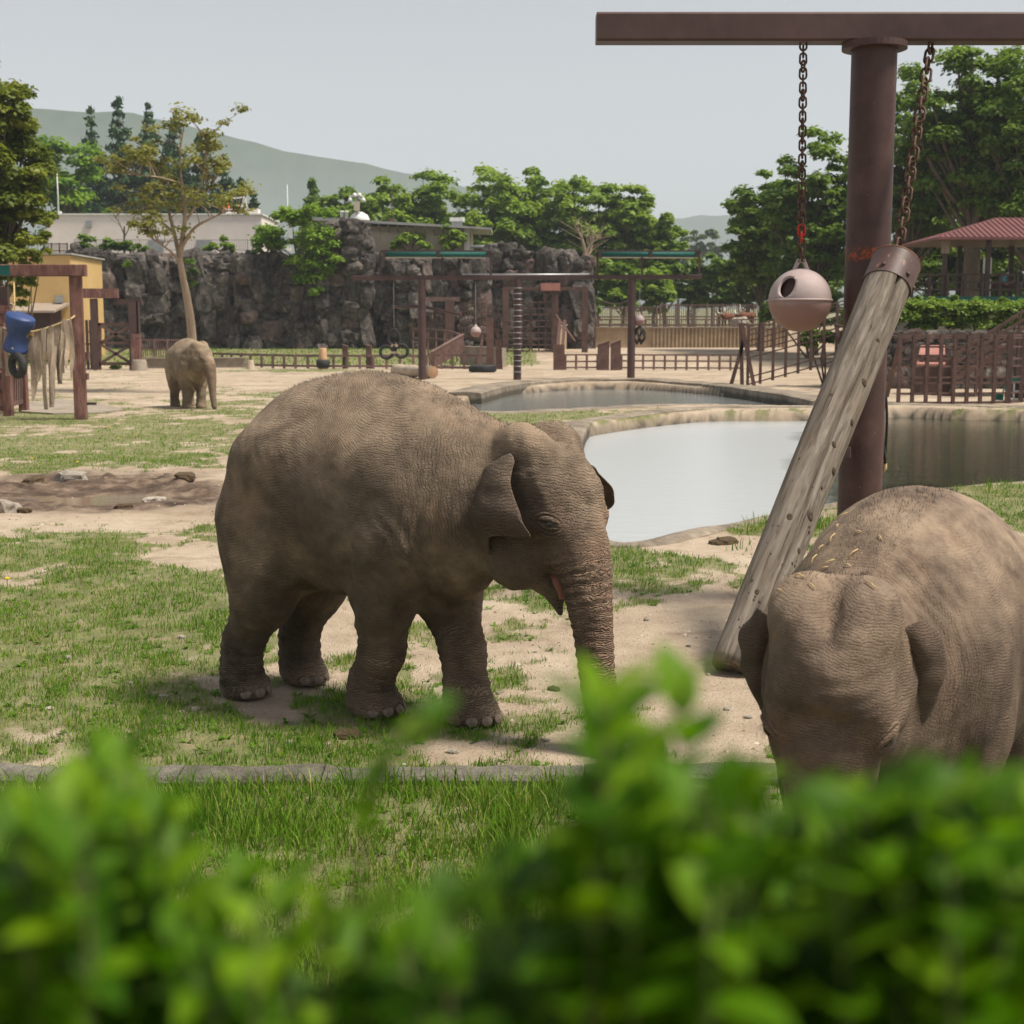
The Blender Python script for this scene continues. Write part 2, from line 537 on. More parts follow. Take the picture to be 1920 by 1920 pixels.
def skin_material(name, c_dark, c_mid, c_light, c_warm, wr=1.0, bd=0.02):
    t = NT(name)
    v = t.coord('Object')
    big = t.noise(v, 1.7, 5, 0.6, 0.4)
    mid = t.noise(v, 7.0, 5, 0.65)
    fine = t.noise(v, 55.0, 3, 0.6)
    f = t.math('ADD', t.math('MULTIPLY', big, 0.62), t.math('ADD', t.math('MULTIPLY', mid, 0.28), t.math('MULTIPLY', fine, 0.10)))
    col = t.ramp(f, [(0.36, c_dark), (0.50, c_mid), (0.64, c_light)])
    warm = t.mrange(t.noise(t.coord('Object', (1.3, 1.3, 1.0)), 1.25, 4, 0.6), 0.54, 0.70, 0.0, 0.55)
    col = t.mix(warm, col, c_warm)
    # flecked pink skin on trunk and ear edges (skin colour, from the 'pink' map)
    pk = t.attr('pink')
    fl = t.mrange(t.noise(v, 95.0, 2, 0.6), 0.42, 0.58)
    col = t.mix(t.math('MULTIPLY', pk, t.math('MULTIPLY', fl, 0.6)), col, (0.38, 0.225, 0.155))
    # dust thrown over the back
    ds = t.attr('dust')
    dn = t.mrange(t.noise(v, 4.0, 6, 0.7), 0.40, 0.62)
    col = t.mix(t.math('MULTIPLY', ds, t.math('MULTIPLY', dn, 0.75)), col, (0.37, 0.28, 0.195))
    # mud worn off the lower legs
    mu = t.attr('mud')
    col = t.mix(t.math('MULTIPLY', mu, t.mrange(mid, 0.40, 0.6, 0.1, 0.75)), col, (0.26, 0.19, 0.135))
    dk = t.attr('dark')
    col = t.mix(t.math('MULTIPLY', dk, 0.75), col, (0.055, 0.043, 0.036))
    # wrinkle relief: fine crossed creases plus rings round limbs and trunk
    sx = t.node('ShaderNodeSeparateXYZ'); t.l.new(v, sx.inputs[0])
    wob = t.math('MULTIPLY', t.math('SUBTRACT', t.noise(v, 3.2, 4, 0.6), 0.5), 30.0)
    wob2 = t.math('MULTIPLY', t.math('SUBTRACT', t.noise(t.coord('Object', (1, 1, 1.3)), 4.1, 4, 0.6), 0.5), 26.0)
    la = t.math('ABSOLUTE', t.math('SINE', t.math('ADD', t.math('MULTIPLY', t.math('ADD', sx.outputs[0], t.math('MULTIPLY', sx.outputs[2], 0.35)), 125.0 * wr), wob)))
    lb_ = t.math('ABSOLUTE', t.math('SINE', t.math('ADD', t.math('MULTIPLY', t.math('SUBTRACT', sx.outputs[2], t.math('MULTIPLY', sx.outputs[0], 0.25)), 105.0 * wr), wob2)))
    am = t.mrange(t.noise(v, 2.3, 3, 0.6), 0.36, 0.62, 0.35, 1.0)
    fl_ = t.attr('flow')
    wob3 = t.math('MULTIPLY', t.math('SUBTRACT', t.noise(v, 4.5, 5, 0.65), 0.5), 22.0)
    lf = t.math('ABSOLUTE', t.math('SINE', t.math('ADD', t.math('MULTIPLY', fl_, 150.0 * wr), wob3)))
    lf2 = t.math('ABSOLUTE', t.math('SINE', t.math('ADD', t.math('MULTIPLY', t.math('ADD', sx.outputs[0], t.math('MULTIPLY', sx.outputs[2], 0.15)), 140.0 * wr), wob3)))
    nw_ = t.attr('neckw')
    lf = t.math('ADD', t.math('MULTIPLY', lf, t.math('SUBTRACT', 1.0, nw_)), t.math('MULTIPLY', lf2, nw_))
    dsf = t.math('SUBTRACT', 1.0, t.math('MULTIPLY', t.attr('dust'), 0.75))
    am = t.math('MULTIPLY', am, dsf)
    w1 = t.vor(t.coord('Object', (1.0, 1.0, 1.5)), 66.0 * wr, 'DISTANCE_TO_EDGE')
    cr0 = t.math('ADD', t.mrange(lf, 0.0, 0.6, 0.0, 0.55), t.math('ADD', t.mrange(t.math('MULTIPLY', la, lb_), 0.0, 0.35, 0.0, 0.22), t.mrange(w1, 0.0, 0.2, 0.0, 0.10)))
    cr = t.math('ADD', t.math('MULTIPLY', cr0, am), t.math('MULTIPLY', t.math('SUBTRACT', 1.0, am), 0.75))
    rg, rw = t.attr('ring'), t.attr('ringw')
    ph = t.math('ADD', t.math('MULTIPLY', rg, 215.0), t.math('MULTIPLY', t.noise(v, 5.5, 4, 0.6), 26.0))
    rs = t.math('POWER', t.math('ABSOLUTE', t.math('SINE', ph)), 0.55)
    hgt = t.math('ADD', t.math('MULTIPLY', cr, 0.8), t.math('ADD', t.math('MULTIPLY', t.math('MULTIPLY', rs, rw), 1.3), t.math('MULTIPLY', t.noise(v, 120.0, 3, 0.6), 0.35)))
    nb = t.bump(hgt, 1.0, bd)
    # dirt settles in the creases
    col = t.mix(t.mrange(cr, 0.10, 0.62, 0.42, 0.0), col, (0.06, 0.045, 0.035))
    return t.base(col, 0.82, nb, 0.25)

def ear_sheet(rows, nu=9, nv=7, th=0.014):
    """rows: list (top to bottom) of lists of points from the root to the rim; returns a closed sheet"""
    g = [crom(r, nv) for r in rows]
    cols = list(zip(*g))
    g2 = [crom(c, nu) for c in cols]
    A = np.array([[tuple(p) for p in c] for c in g2])       # (across, down, 3)
    W, H = A.shape[:2]
    du = np.gradient(A, axis=0); dv = np.gradient(A, axis=1)
    n = np.cross(du, dv); n /= np.linalg.norm(n, axis=-1, keepdims=True) + 1e-9
    ii, jj = np.meshgrid(np.arange(W) / (W - 1), np.arange(H) / (H - 1), indexing='ij')
    thick = th * (1.5 - ii * 1.0)
    wob = 0.010 * vnoise(A * 14.0, 3) + 0.008 * np.sin(jj * 17 + ii * 3) * ii
    T = A + n * (thick / 2 + wob)[..., None]; B = A - n * (thick / 2 - wob)[..., None]
    V = np.concatenate([T.reshape(-1, 3), B.reshape(-1, 3)])
    F = []
    o = W * H
    for i in range(W - 1):
        for j in range(H - 1):
            a, b, c, d = i * H + j, (i + 1) * H + j, (i + 1) * H + j + 1, i * H + j + 1
            F.append((a, b, c, d)); F.append((o + d, o + c, o + b, o + a))
    rim = [i * H for i in range(W)] + [(W - 1) * H + j for j in range(1, H)] + [i * H + H - 1 for i in range(W - 2, -1, -1)] + [j for j in range(H - 2, 0, -1)]
    for q in range(len(rim)):
        a, b = rim[q], rim[(q + 1) % len(rim)]
        F.append((b, a, o + a, o + b))
    pink = np.concatenate([sstep(0.55, 1.0, ii).ravel()] * 2)
    return V, np.array(F), pink

def elephant(name, label, loc, heading, h, feet, head, head_yaw, head_pitch, trunk, trunk_r, ears, mat, scale=1.0,
             leg_k=1.0, girth=1.0, jaw_open=0.0, tail=None, dust=0.7, nails=True, hair=True, group=None, head_s=1.0, back=0.0, ear_pitch=None, dip=False, leg_w=0.92, dome=0.0):
    """x forward, y to its left, z up. feet: right hind, left hind, right front, left front"""
    root = thing(name, label, 'elephant', loc, heading, group)
    root.scale = (scale, scale, scale)
    Fd = Field((-1.65, -1.25, -0.06), (2.75, 1.25, 2.75), h)
    g = girth
    # trunk of the body: barrel, raised back, rump and shoulders
    Fd.ell((0.10, 0, 1.54), (0.84, 0.60 * g, 0.74), 0.1)
    Fd.ell((0.32, 0, 1.86 + back), (0.78, 0.42 * g, 0.50), 0.25)
    Fd.ell((-0.24, 0, 1.68 + back * 0.5), (0.54, 0.44 * g, 0.52), 0.25)
    Fd.ell((-0.45, 0, 1.36), (0.36, 0.46 * g, 0.62), 0.2)
    Fd.ell((0.72, 0, 1.50), (0.44, 0.47 * g, 0.62), 0.2)
    Fd.ell((0.98, 0, 1.28), (0.30, 0.34 * g, 0.42), 0.2)
    for sy in (-1, 1):
        Fd.ell((0.62, sy * 0.36 * g, 1.42), (0.27, 0.20, 0.52), 0.12)          # shoulder blade
        Fd.ell((-0.47, sy * 0.34 * g, 1.26), (0.33, 0.20, 0.56), 0.12)         # thigh
        Fd.ell((-0.34, sy * 0.40 * g, 1.80), (0.26, 0.14, 0.18), 0.2)         # hip bone
    HR = rot_yp(head_yaw, head_pitch)
    hc = np.array(head, float)
    hs = head_s
    def H(x, y, z): return hc + HR @ (np.array((x, y, z)) * hs)
    # neck
    NR = HR if ear_pitch is None else rot_yp(head_yaw, ear_pitch)
    nk0 = (-0.18, 0, 0.0) if ear_pitch is None else (-0.20, 0, -0.16)
    nk1 = (-0.14, 0, 0.25) if ear_pitch is None else (-0.20, 0, 0.02)
    Fd.cone((0.80, 0, 1.54), hc + NR @ (np.array(nk0) * hs), 0.50, 0.37 * hs, 0.2)
    Fd.cone((0.74, 0, 1.82), hc + NR @ (np.array(nk1) * hs), 0.34, 0.24 * hs, 0.2)
    # legs
    rings = []
    for i, (fx, fy) in enumerate(feet):
        sy = -1 if i % 2 == 0 else 1
        if i < 2:
            hip = np.array((-0.52, sy * 0.27 * g, 1.32)); F0 = np.array((fx, fy, 0.10))
            kn = hip + (F0 - hip) * 0.46 + np.array((0.10, 0, 0)); hk = hip + (F0 - hip) * 0.76 + np.array((-0.035, 0, 0))
            pts = [hip, kn, hk, F0 + np.array((-0.005, 0, 0.10)), F0]
            rs = np.array([0.30, 0.215, 0.150 * leg_w, 0.150 * leg_w, 0.158]) * leg_k
        else:
            sh = np.array((0.66, sy * 0.27 * g, 1.30)); F0 = np.array((fx, fy, 0.10))
            el = sh + (F0 - sh) * 0.36 + np.array((-0.03, 0, 0)); wr = sh + (F0 - sh) * 0.70 + np.array((0.03, 0, 0))
            pts = [sh, el, wr, F0 + np.array((0.0, 0, 0.12)), F0]
            rs = np.array([0.30, 0.22, 0.155 * leg_w, 0.155 * leg_w, 0.176]) * leg_k
        Fd.chain(pts, rs, 0.10)
        Fd.ell(F0 + np.array((0.05, 0, -0.03)), (rs[-1] * 1.10, rs[-1] * 1.04, 0.13), 0.05)
        rings.append((pts, rs, 'leg'))
    # head: domes, brow, face, cheeks, jaw
    rH = [list(r) for r in HR]
    Fd.ell(H(-0.02, 0, 0.14 + dome), np.array((0.34, 0.31, 0.37)) * hs, 0.12, rH)
    for sy in (-1, 1):
        Fd.ell(H(0.0, sy * 0.135, 0.40 + dome), np.array((0.21, 0.16, 0.16)) * hs, 0.07, rH)
        Fd.ell(H(0.29, sy * 0.18, 0.06), np.array((0.12, 0.10, 0.16)) * hs, 0.10, rH)
        Fd.ell(H(0.02, sy * 0.185, -0.26), np.array((0.27, 0.14, 0.27)) * hs, 0.10, rH)
        Fd.ell(H(0.14, sy * 0.24, -0.02), np.array((0.16, 0.07, 0.10)) * hs, 0.10, rH)
        Fd.ell(H(0.345, sy * 0.205, -0.02), np.array((0.085, 0.06, 0.075)) * hs, 0.05, rH)   # eyelids
        Fd.ell(H(0.20, sy * 0.335, 0.12), np.array((0.13, 0.075, 0.12)) * hs, 0.08, rH, sub=True)   # temple hollow
    Fd.ell(H(0.16, 0, 0.16), np.array((0.24, 0.235, 0.30)) * hs, 0.12, rH)
    Fd.cone(H(0.24, 0, 0.10), H(0.42, 0, -0.22), 0.215 * hs, 0.165 * hs, 0.12)
    Fd.ell(H(0.10, 0, 0.57 + dome), np.array((0.26, 0.035, 0.10)) * hs, 0.10, rH, sub=True)      # cleft between the domes
    if dip: Fd.ell(H(0.465, 0, 0.13), np.array((0.04, 0.11, 0.05)) * hs, 0.06, rH, sub=True)      # dip above the trunk root
    Fd.ell(H(0.40, 0, -0.06), np.array((0.10, 0.12, 0.11)) * hs, 0.06, rH)
    # trunk
    tp = [np.array(H(*p)) if len(p) == 3 else np.array(p[:3], float) for p in trunk]
    tpts = [np.array(tuple(p)) for p in crom([tuple(p) for p in tp], 5)]
    trs = crom1(trunk_r, 5)
    Fd.chain(tpts, trs, 0.05)
    rings.append((tpts, trs, 'trunk'))
    # mouth and lower lip
    jo = jaw_open
    if jo > 0:
        Fd.chain([H(0.02, 0, -0.34), H(0.16, 0, -0.43)], [0.20 * hs, 0.135 * hs], 0.07)
        Fd.chain([H(0.16, 0, -0.43), H(0.225, 0, -0.53), H(0.285, 0, -0.64 - jo * 0.2)], [0.120 * hs, 0.068 * hs, 0.017 * hs], 0.02)
    else:
        Fd.chain([H(0.02, 0, -0.34), H(0.24, 0, -0.44), H(0.40, 0, -0.56), H(0.46, 0, -0.70)], [0.20 * hs, 0.14 * hs, 0.075 * hs, 0.02 * hs], 0.05)
    if jo > 0:
        Fd.ell(H(0.325, 0, -0.48), np.array((0.15, 0.22, 0.035)) * hs, 0.02, [list(r) for r in (HR @ rot_yp(0, 0.75))], sub=True)
    # clip at the soles
    zz = Fd.ax[2][None, None, :]
    Fd.d = np.maximum(Fd.d, (0.0 - zz).astype(np.float32))
    V, F = Fd.polygonise()
    V = relax(V, F, 2, 0.4)
    V[:, 2] = np.maximum(V[:, 2], 0.0)
    N = vnormals(V, F)
    # position along limb / trunk for the wrinkle rings
    ring = np.zeros(len(V)); rw = np.zeros(len(V)); pink = np.zeros(len(V)); best = np.full(len(V), 9.0)
    for pts, rs, kind in rings:
        acc = 0.0
        tot = sum(np.linalg.norm(np.array(pts[i + 1]) - np.array(pts[i])) for i in range(len(pts) - 1))
        for i in range(len(pts) - 1):
            a, b = np.array(pts[i]), np.array(pts[i + 1]); ab = b - a; L = np.linalg.norm(ab)
            t = np.clip((V - a) @ ab / (L * L), 0, 1)
            d = np.linalg.norm(V - a - t[:, None] * ab, axis=1) - (rs[i] + (rs[i + 1] - rs[i]) * t)
            m = d < best
            best[m] = d[m]
            s_ = (acc + t * L)
            ring[m] = s_[m]
            fr = s_ / tot
            wgt = (sstep(0.35, 0.75, fr) if kind == 'leg' else sstep(0.03, 0.2, fr)) * (1 - sstep(0.02, 0.09, d))
            rw[m] = wgt[m]
            if kind == 'trunk': pink[m] = (sstep(0.0, 0.12, fr) * (1 - 0.5 * sstep(0.5, 1.0, fr)) * (1 - sstep(0.03, 0.12, d)))[m]
            else: pink[m] = 0
            acc += L
    # skin relief: lumps, leg folds, neck folds
    loc_h = (V - hc) @ HR / hs
    hd = np.exp(-((loc_h[:, 0] - 0.15) ** 2 + loc_h[:, 1] ** 2 + (loc_h[:, 2] - 0.1) ** 2) / 0.12)
    disp = 0.012 * fbm(V * 3.2, 3, 5) + hd * (0.030 * fbm(V * 5.0, 3, 15) + 0.004 * np.sin(loc_h[:, 2] * 130 + 8 * fbm(V * 5, 2, 16))) + 0.006 * fbm(V * 11.0, 3, 9)
    fold = np.sin(ring * 95.0 + 7.0 * fbm(V * 4.0, 3, 21))
    disp += np.where(best < 0.10, rw, 0) * 0.0045 * fold
    body = np.clip(1 - rw * 1.5, 0, 1)
    low = 1 - sstep(1.2, 1.9, V[:, 2])
    disp += body * (0.4 + 0.6 * low) * 0.0042 * np.sin((V[:, 0] * 0.9 + 0.35 * V[:, 2]) * 62 + 9 * fbm(V * 2.6, 3, 31)) * sstep(-0.25, 0.35, fbm(V * 1.6, 2, 40))
    # creases where leg meets belly, thigh meets flank, neck meets shoulder
    for pl, gd in (([(0.34, 0.74), (0.36, 0.96), (0.41, 1.16), (0.50, 1.38)], 0.030), ([(-0.06, 0.78), (-0.16, 0.96), (-0.19, 1.14), (-0.15, 1.36)], 0.020),
                   ([(0.88, 0.90), (0.92, 1.12), (0.98, 1.35), (1.00, 1.66)], 0.020), ([(1.02, 1.00), (1.08, 1.25), (1.10, 1.62)], 0.014)):
        dmin = np.full(len(V), 9.0); frac = np.zeros(len(V))
        for qi, ((ax, az), (bx, bz_)) in enumerate(zip(pl[:-1], pl[1:])):
            ex, ez_ = bx - ax, bz_ - az
            tt = np.clip(((V[:, 0] - ax) * ex + (V[:, 2] - az) * ez_) / (ex * ex + ez_ * ez_), 0, 1)
            dd = np.hypot(V[:, 0] - ax - tt * ex, V[:, 2] - az - tt * ez_)
            m = dd < dmin; dmin[m] = dd[m]; frac[m] = ((qi + tt) / (len(pl) - 1))[m]
        fade = 1 - sstep(0.45, 1.0, frac)
        dmin = dmin + 0.03 * fbm(V * 5.0, 2, 88)
        sidew = sstep(0.15, 0.32, np.abs(V[:, 1])) * (1 - hd) * fade
        disp += sidew * (-gd * np.exp(-(dmin / 0.04) ** 2) + 0.4 * gd * np.exp(-((dmin - 0.10) / 0.05) ** 2))
    # folds at the neck
    nk = np.exp(-((V[:, 0] - 1.05) / 0.22) ** 2)
    disp += nk * 0.0045 * np.sin(V[:, 0] * 74 + 11 * fbm(V * 2.4, 3, 77)) * body * sstep(-0.3, 0.3, fbm(V * 2.0, 2, 78))
    V = V + N * disp[:, None]
    V[:, 2] = np.maximum(V[:, 2], 0.0)
    loc_h = (V - hc) @ HR / hs
    on_head = np.exp(-((loc_h[:, 0] - 0.05) ** 2 + loc_h[:, 1] ** 2 + loc_h[:, 2] ** 2) / 0.25)
    eyed = np.minimum(np.linalg.norm(loc_h - np.array((0.39, -0.255, -0.02)), axis=1), np.linalg.norm(loc_h - np.array((0.39, 0.255, -0.02)), axis=1))
    pink = np.maximum(pink, 0.7 * np.exp(-(eyed / 0.14) ** 2))
    dst = dust * sstep(1.45, 2.25, V[:, 2] + 0.25 * fbm(V * 2.0, 3, 60)) * (1 - 0.5 * on_head)
    mud = 0.8 * (1 - sstep(0.10, 0.75, V[:, 2] + 0.25 * fbm(V * 3.0, 3, 61)))
    dark = np.exp(-(eyed / 0.062) ** 2) * 0.9
    if jo > 0: dark = np.maximum(dark, np.exp(-((loc_h[:, 0] - 0.36) ** 2 + (loc_h[:, 2] + 0.50) ** 2) / 0.012))
    # direction field for the fine wrinkles: level over the hip, slanting behind the shoulder, upright on the neck
    xs_ = np.linspace(-1.6, 2.8, 400)
    bx_ = 1.5 * np.exp(-((xs_ - 0.28) / 0.20) ** 2) - 0.35 * np.exp(-((xs_ + 0.35) / 0.25) ** 2)
    Bx = np.interp(V[:, 0], xs_, np.cumsum(bx_) * (xs_[1] - xs_[0]))
    neckw = sstep(0.70, 1.0, V[:, 0] + 0.15 * fbm(V * 3.0, 2, 93)) * (1 - sstep(1.2, 1.45, V[:, 0]))
    flow = V[:, 2] + Bx + 0.25 * V[:, 1]
    # ears and tail join the same skin
    parts_v, parts_f, A = [V], [F], {'flow': [flow], 'neckw': [neckw], 'ring': [ring], 'ringw': [rw], 'pink': [pink], 'dust': [dst], 'mud': [mud], 'dark': [dark]}
    base = len(V)
    def app(v, f, pk=0.0, dk=0.0):
        nonlocal base
        parts_v.append(v); parts_f.append(np.asarray(f) + base); base += len(v)
        n = len(v)
        for kk, vv in (('flow', v[:, 2]), ('neckw', 0), ('ring', 0), ('ringw', 0), ('pink', pk), ('dust', 0.15), ('mud', 0), ('dark', dk)):
            A[kk].append(np.zeros(n) + vv)
    for sy in (-1, 1):
        ec = np.array((0.385, sy * 0.252, -0.02)); fw = np.array((0.80, -sy * 0.58, 0.0)); ot = np.array((0.58, sy * 0.80, 0.0))
        for up_, rr_, hh in ((1, 0.020, 0.030), (-1, 0.014, 0.026), (1, 0.012, 0.062), (-1, 0.010, 0.058), (-1, 0.009, 0.082)):
            wd = 0.055 + abs(hh) * 0.55
            pl = [tuple(H(*(ec + fw * wd * math.cos(a) * (1.0) + np.array((0, 0, up_ * hh * math.sin(a) - 0.012 * math.cos(a))) + ot * (0.020 * math.sin(a) - 0.012 - 0.25 * max(0, hh - 0.03)) ))) for a in np.linspace(0.05, math.pi - 0.05, 11)]
            ml = MB().tube(pl, [hs * rr_ * (0.35 + 0.65 * math.sin(a)) for a in np.linspace(0.05, math.pi - 0.05, 11)], 7, cap=False)
            app(np.array(ml.v), [f for f in ml.f if len(f) == 4], 0.35, 0.12)
    ER = rot_yp(head_yaw, head_pitch if ear_pitch is None else ear_pitch)
    for rows in ears:
        ev, ef, epk = ear_sheet([[tuple(hc + ER @ (np.array(p) * hs)) for p in r] for r in rows])
        app(ev, ef, epk * 0.5, 0.55)
    tl = tail or [(-0.74, 0.05, 1.66), (-0.83, 0.10, 1.35), (-0.82, 0.14, 1.0), (-0.78, 0.14, 0.74)]
    mb = MB().tube(crom(tl, 6), crom1([0.07, 0.05, 0.032, 0.022], 6), 8, cap=False)
    app(np.array(mb.v), [f for f in mb.f if len(f) == 4])
    V = np.concatenate(parts_v); F = np.concatenate(parts_f)
    me = np_mesh('skin', V, F, True)
    for kk in A: fattr(me, kk, np.concatenate(A[kk]))
    link_mesh('body', me, mat, root)
    # eyes
    for sy in (-1, 1):
        p = H(0.385, sy * 0.250, -0.02)
        e = MB().lathe((0, 0, 0), [(0.0, -0.031)] + [(0.031 * math.cos(a), 0.031 * math.sin(a)) for a in np.linspace(-1.2, 1.2, 7)] + [(0.0, 0.031)], 12)
        link_mesh('eye', e.mesh('eye'), M['eye'], root, tuple(p))
        # lashes
        lm = MB()
        side = HR @ np.array((0.55, sy * 0.84, 0.0)); fw = HR @ np.array((0.84, -sy * 0.55, 0.0)); dn = HR @ np.array((0, 0, -1.0))
        for q in range(9):
            a = p + side * 0.024 + fw * (q - 4) * 0.007 - dn * 0.012
            b_ = a + side * 0.035 + dn * 0.030 + fw * (q - 4) * 0.002
            lm.add([a - fw * 0.0016, a + fw * 0.0016, b_], [(0, 1, 2)])
        link_mesh('eyelashes', lm.mesh('eyelashes'), M['hair'], root)
    if jo > 0:
        tg = MB().tube([H(0.14, 0, -0.38), H(0.25, 0, -0.47), H(0.295, 0, -0.555)], [0.07 * hs, 0.058 * hs, 0.028 * hs], 10)
        link_mesh('tongue', tg.mesh('tongue'), M['tongue'], root)
    # toenails
    if nails:
        nm = MB()
        pr = [(0.0, 0.014)] + [(math.sin(a) * 1.0, math.cos(a) * 0.010) for a in np.linspace(0.3, 1.57, 5)]
        nm.lathe((0, 0, 0), [(r * 0.036, hh) for r, hh in pr], 12)
        for vi in range(len(nm.v)):
            x, y, z = nm.v[vi]; nm.v[vi] = (x * 1.0, y * 1.15, z)
        nme = nm.mesh('toenail'); nme.materials.append(M['nail'])
        for i, (fx, fy) in enumerate(feet):
            rr = (0.160 if i < 2 else 0.180) * leg_k
            for a in ((-0.95, -0.32, 0.32, 0.95) if i < 2 else (-1.1, -0.55, 0.0, 0.55, 1.1)):
                o = link_mesh('toenail', nme, None, root)
                d = Vector((math.cos(a), math.sin(a), 0.28)).normalized()
                o.location = (fx + 0.05 + math.cos(a) * rr * 1.085, fy + math.sin(a) * rr * 1.03, 0.055)
                o.rotation_euler = d.to_track_quat('Z', 'X').to_euler()
    # bristles along the spine and crown, tail tuft
    if hair:
        up = (N[:, 2] > 0.80) & (np.abs(V[:len(N), 1] - 0.0) < 0.16) & (V[:len(N), 2] > 1.25) | (N[:, 2] > 0.55) & (on_head > 0.45) & (loc_h[:, 2] > 0.3)
        ids = np.nonzero(up)[0]
        r_ = np.random.default_rng(3)
        ids = r_.choice(ids, min(3400, len(ids) * 2))
        b0 = V[ids] + r_.normal(0, h * 0.4, (len(ids), 3)) * np.array((1, 1, 0))
        dr = N[ids] + r_.normal(0, 0.30, (len(ids), 3)) + np.array((-0.25, 0, 0.3))
        dr /= np.linalg.norm(dr, axis=1, keepdims=True)
        Lh = r_.uniform(0.010, 0.026, len(ids))[:, None]
        sd = np.cross(dr, r_.normal(0, 1, dr.shape)); sd /= np.linalg.norm(sd, axis=1, keepdims=True) + 1e-9
        hv = np.concatenate([b0 - sd * 0.0009, b0 + sd * 0.0009, b0 + dr * Lh])
        n_ = len(ids)
        hf = np.stack([np.arange(n_), np.arange(n_) + n_, np.arange(n_) + 2 * n_], -1)
        link_mesh('hair', np_mesh('hair', hv, hf), M['hair'], root)
        te = np.array(tl[-1]); tt = MB()
        for q in range(70):
            a = te + r_.normal(0, 0.012, 3) + np.array((0, 0, r_.uniform(-0.03, 0.10))); b_ = a + np.array((r_.normal(0, 0.03), r_.normal(0, 0.03), -r_.uniform(0.12, 0.26)))
            tt.add([a + np.array((0.0025, 0, 0)), a - np.array((0.0025, 0, 0)), b_], [(0, 1, 2)])
        link_mesh('tail_tuft', tt.mesh('tail_tuft'), M['hair'], root)
    return root

_t = NT('dark_eye'); M['eye'] = _t.base((0.012, 0.008, 0.006), 0.08, None, 0.5)
_t = NT('tongue_pink'); M['tongue'] = _t.base((0.34, 0.13, 0.10), 0.45, None, 0.4)
_t = NT('black_bristle'); M['hair'] = _t.base((0.018, 0.014, 0.012), 0.6, None, 0.3)
M['nail'] = mat_mottled('worn_toenail', (0.13, 0.10, 0.078), (0.235, 0.185, 0.145), 25, 0.6, 0.3, 0.003)
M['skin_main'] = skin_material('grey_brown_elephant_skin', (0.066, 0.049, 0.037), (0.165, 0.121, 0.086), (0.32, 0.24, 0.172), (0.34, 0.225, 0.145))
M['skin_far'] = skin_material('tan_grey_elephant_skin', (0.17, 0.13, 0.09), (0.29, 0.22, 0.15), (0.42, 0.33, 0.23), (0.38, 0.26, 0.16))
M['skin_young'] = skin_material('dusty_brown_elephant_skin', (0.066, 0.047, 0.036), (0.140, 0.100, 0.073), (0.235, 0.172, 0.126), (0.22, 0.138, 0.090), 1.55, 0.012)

HEAD_MAIN = dict(
    ears=[
        # its right ear: held out from the head with the upper rim flopped forward
        [[(0.05, -0.26, 0.36), (0.05, -0.29, 0.38), (0.09, -0.31, 0.37), (0.12, -0.32, 0.34)],
         [(-0.02, -0.28, 0.24), (-0.10, -0.34, 0.27), (0.04, -0.40, 0.26), (0.17, -0.39, 0.20)],
         [(-0.05, -0.28, 0.12), (-0.13, -0.37, 0.12), (-0.02, -0.46, 0.10), (0.33, -0.44, 0.03)],
         [(-0.06, -0.28, 0.02), (-0.14, -0.37, -0.01), (-0.08, -0.46, -0.04), (0.40, -0.43, -0.09)],
         [(-0.06, -0.28, -0.08), (-0.13, -0.35, -0.13), (-0.10, -0.42, -0.16), (0.06, -0.43, -0.14)],
         [(-0.06, -0.27, -0.14), (-0.11, -0.31, -0.23), (-0.10, -0.34, -0.28), (-0.04, -0.36, -0.29)]],
        # its left ear
        [[(0.08, 0.26, 0.26), (0.06, 0.36, 0.27), (0.08, 0.42, 0.26), (0.10, 0.45, 0.24)],
         [(0.05, 0.28, 0.16), (0.04, 0.42, 0.17), (0.08, 0.52, 0.15), (0.13, 0.58, 0.11)],
         [(0.03, 0.28, 0.06), (0.02, 0.44, 0.06), (0.06, 0.58, 0.04), (0.13, 0.62, 0.02)],
         [(0.01, 0.28, -0.02), (0.0, 0.43, -0.03), (0.03, 0.56, -0.05), (0.10, 0.60, -0.05)],
         [(0.0, 0.26, -0.08), (-0.02, 0.36, -0.10), (0.0, 0.45, -0.11), (0.04, 0.50, -0.11)]]])

E1 = elephant('elephant', 'large grey-brown elephant walking beside the pond with its mouth open', (-1.2, 9.75, 0), R(-30), 0.017,
    feet=[(-0.79, -0.21), (-0.66, 0.31), (0.31, -0.12), (1.02, 0.02)],
    head=(1.55, 0.02, 1.52), head_yaw=R(-17), head_pitch=R(4), jaw_open=0.09,
    trunk=[(0.38, 0, -0.10), (0.485, 0, -0.36), (0.575, 0, -0.70), (0.66, 0, -1.05), (0.74, 0, -1.34), (0.80, 0, -1.47)],
    trunk_r=[0.178, 0.150, 0.113, 0.097, 0.082, 0.066],
    ears=HEAD_MAIN['ears'], mat=M['skin_main'])

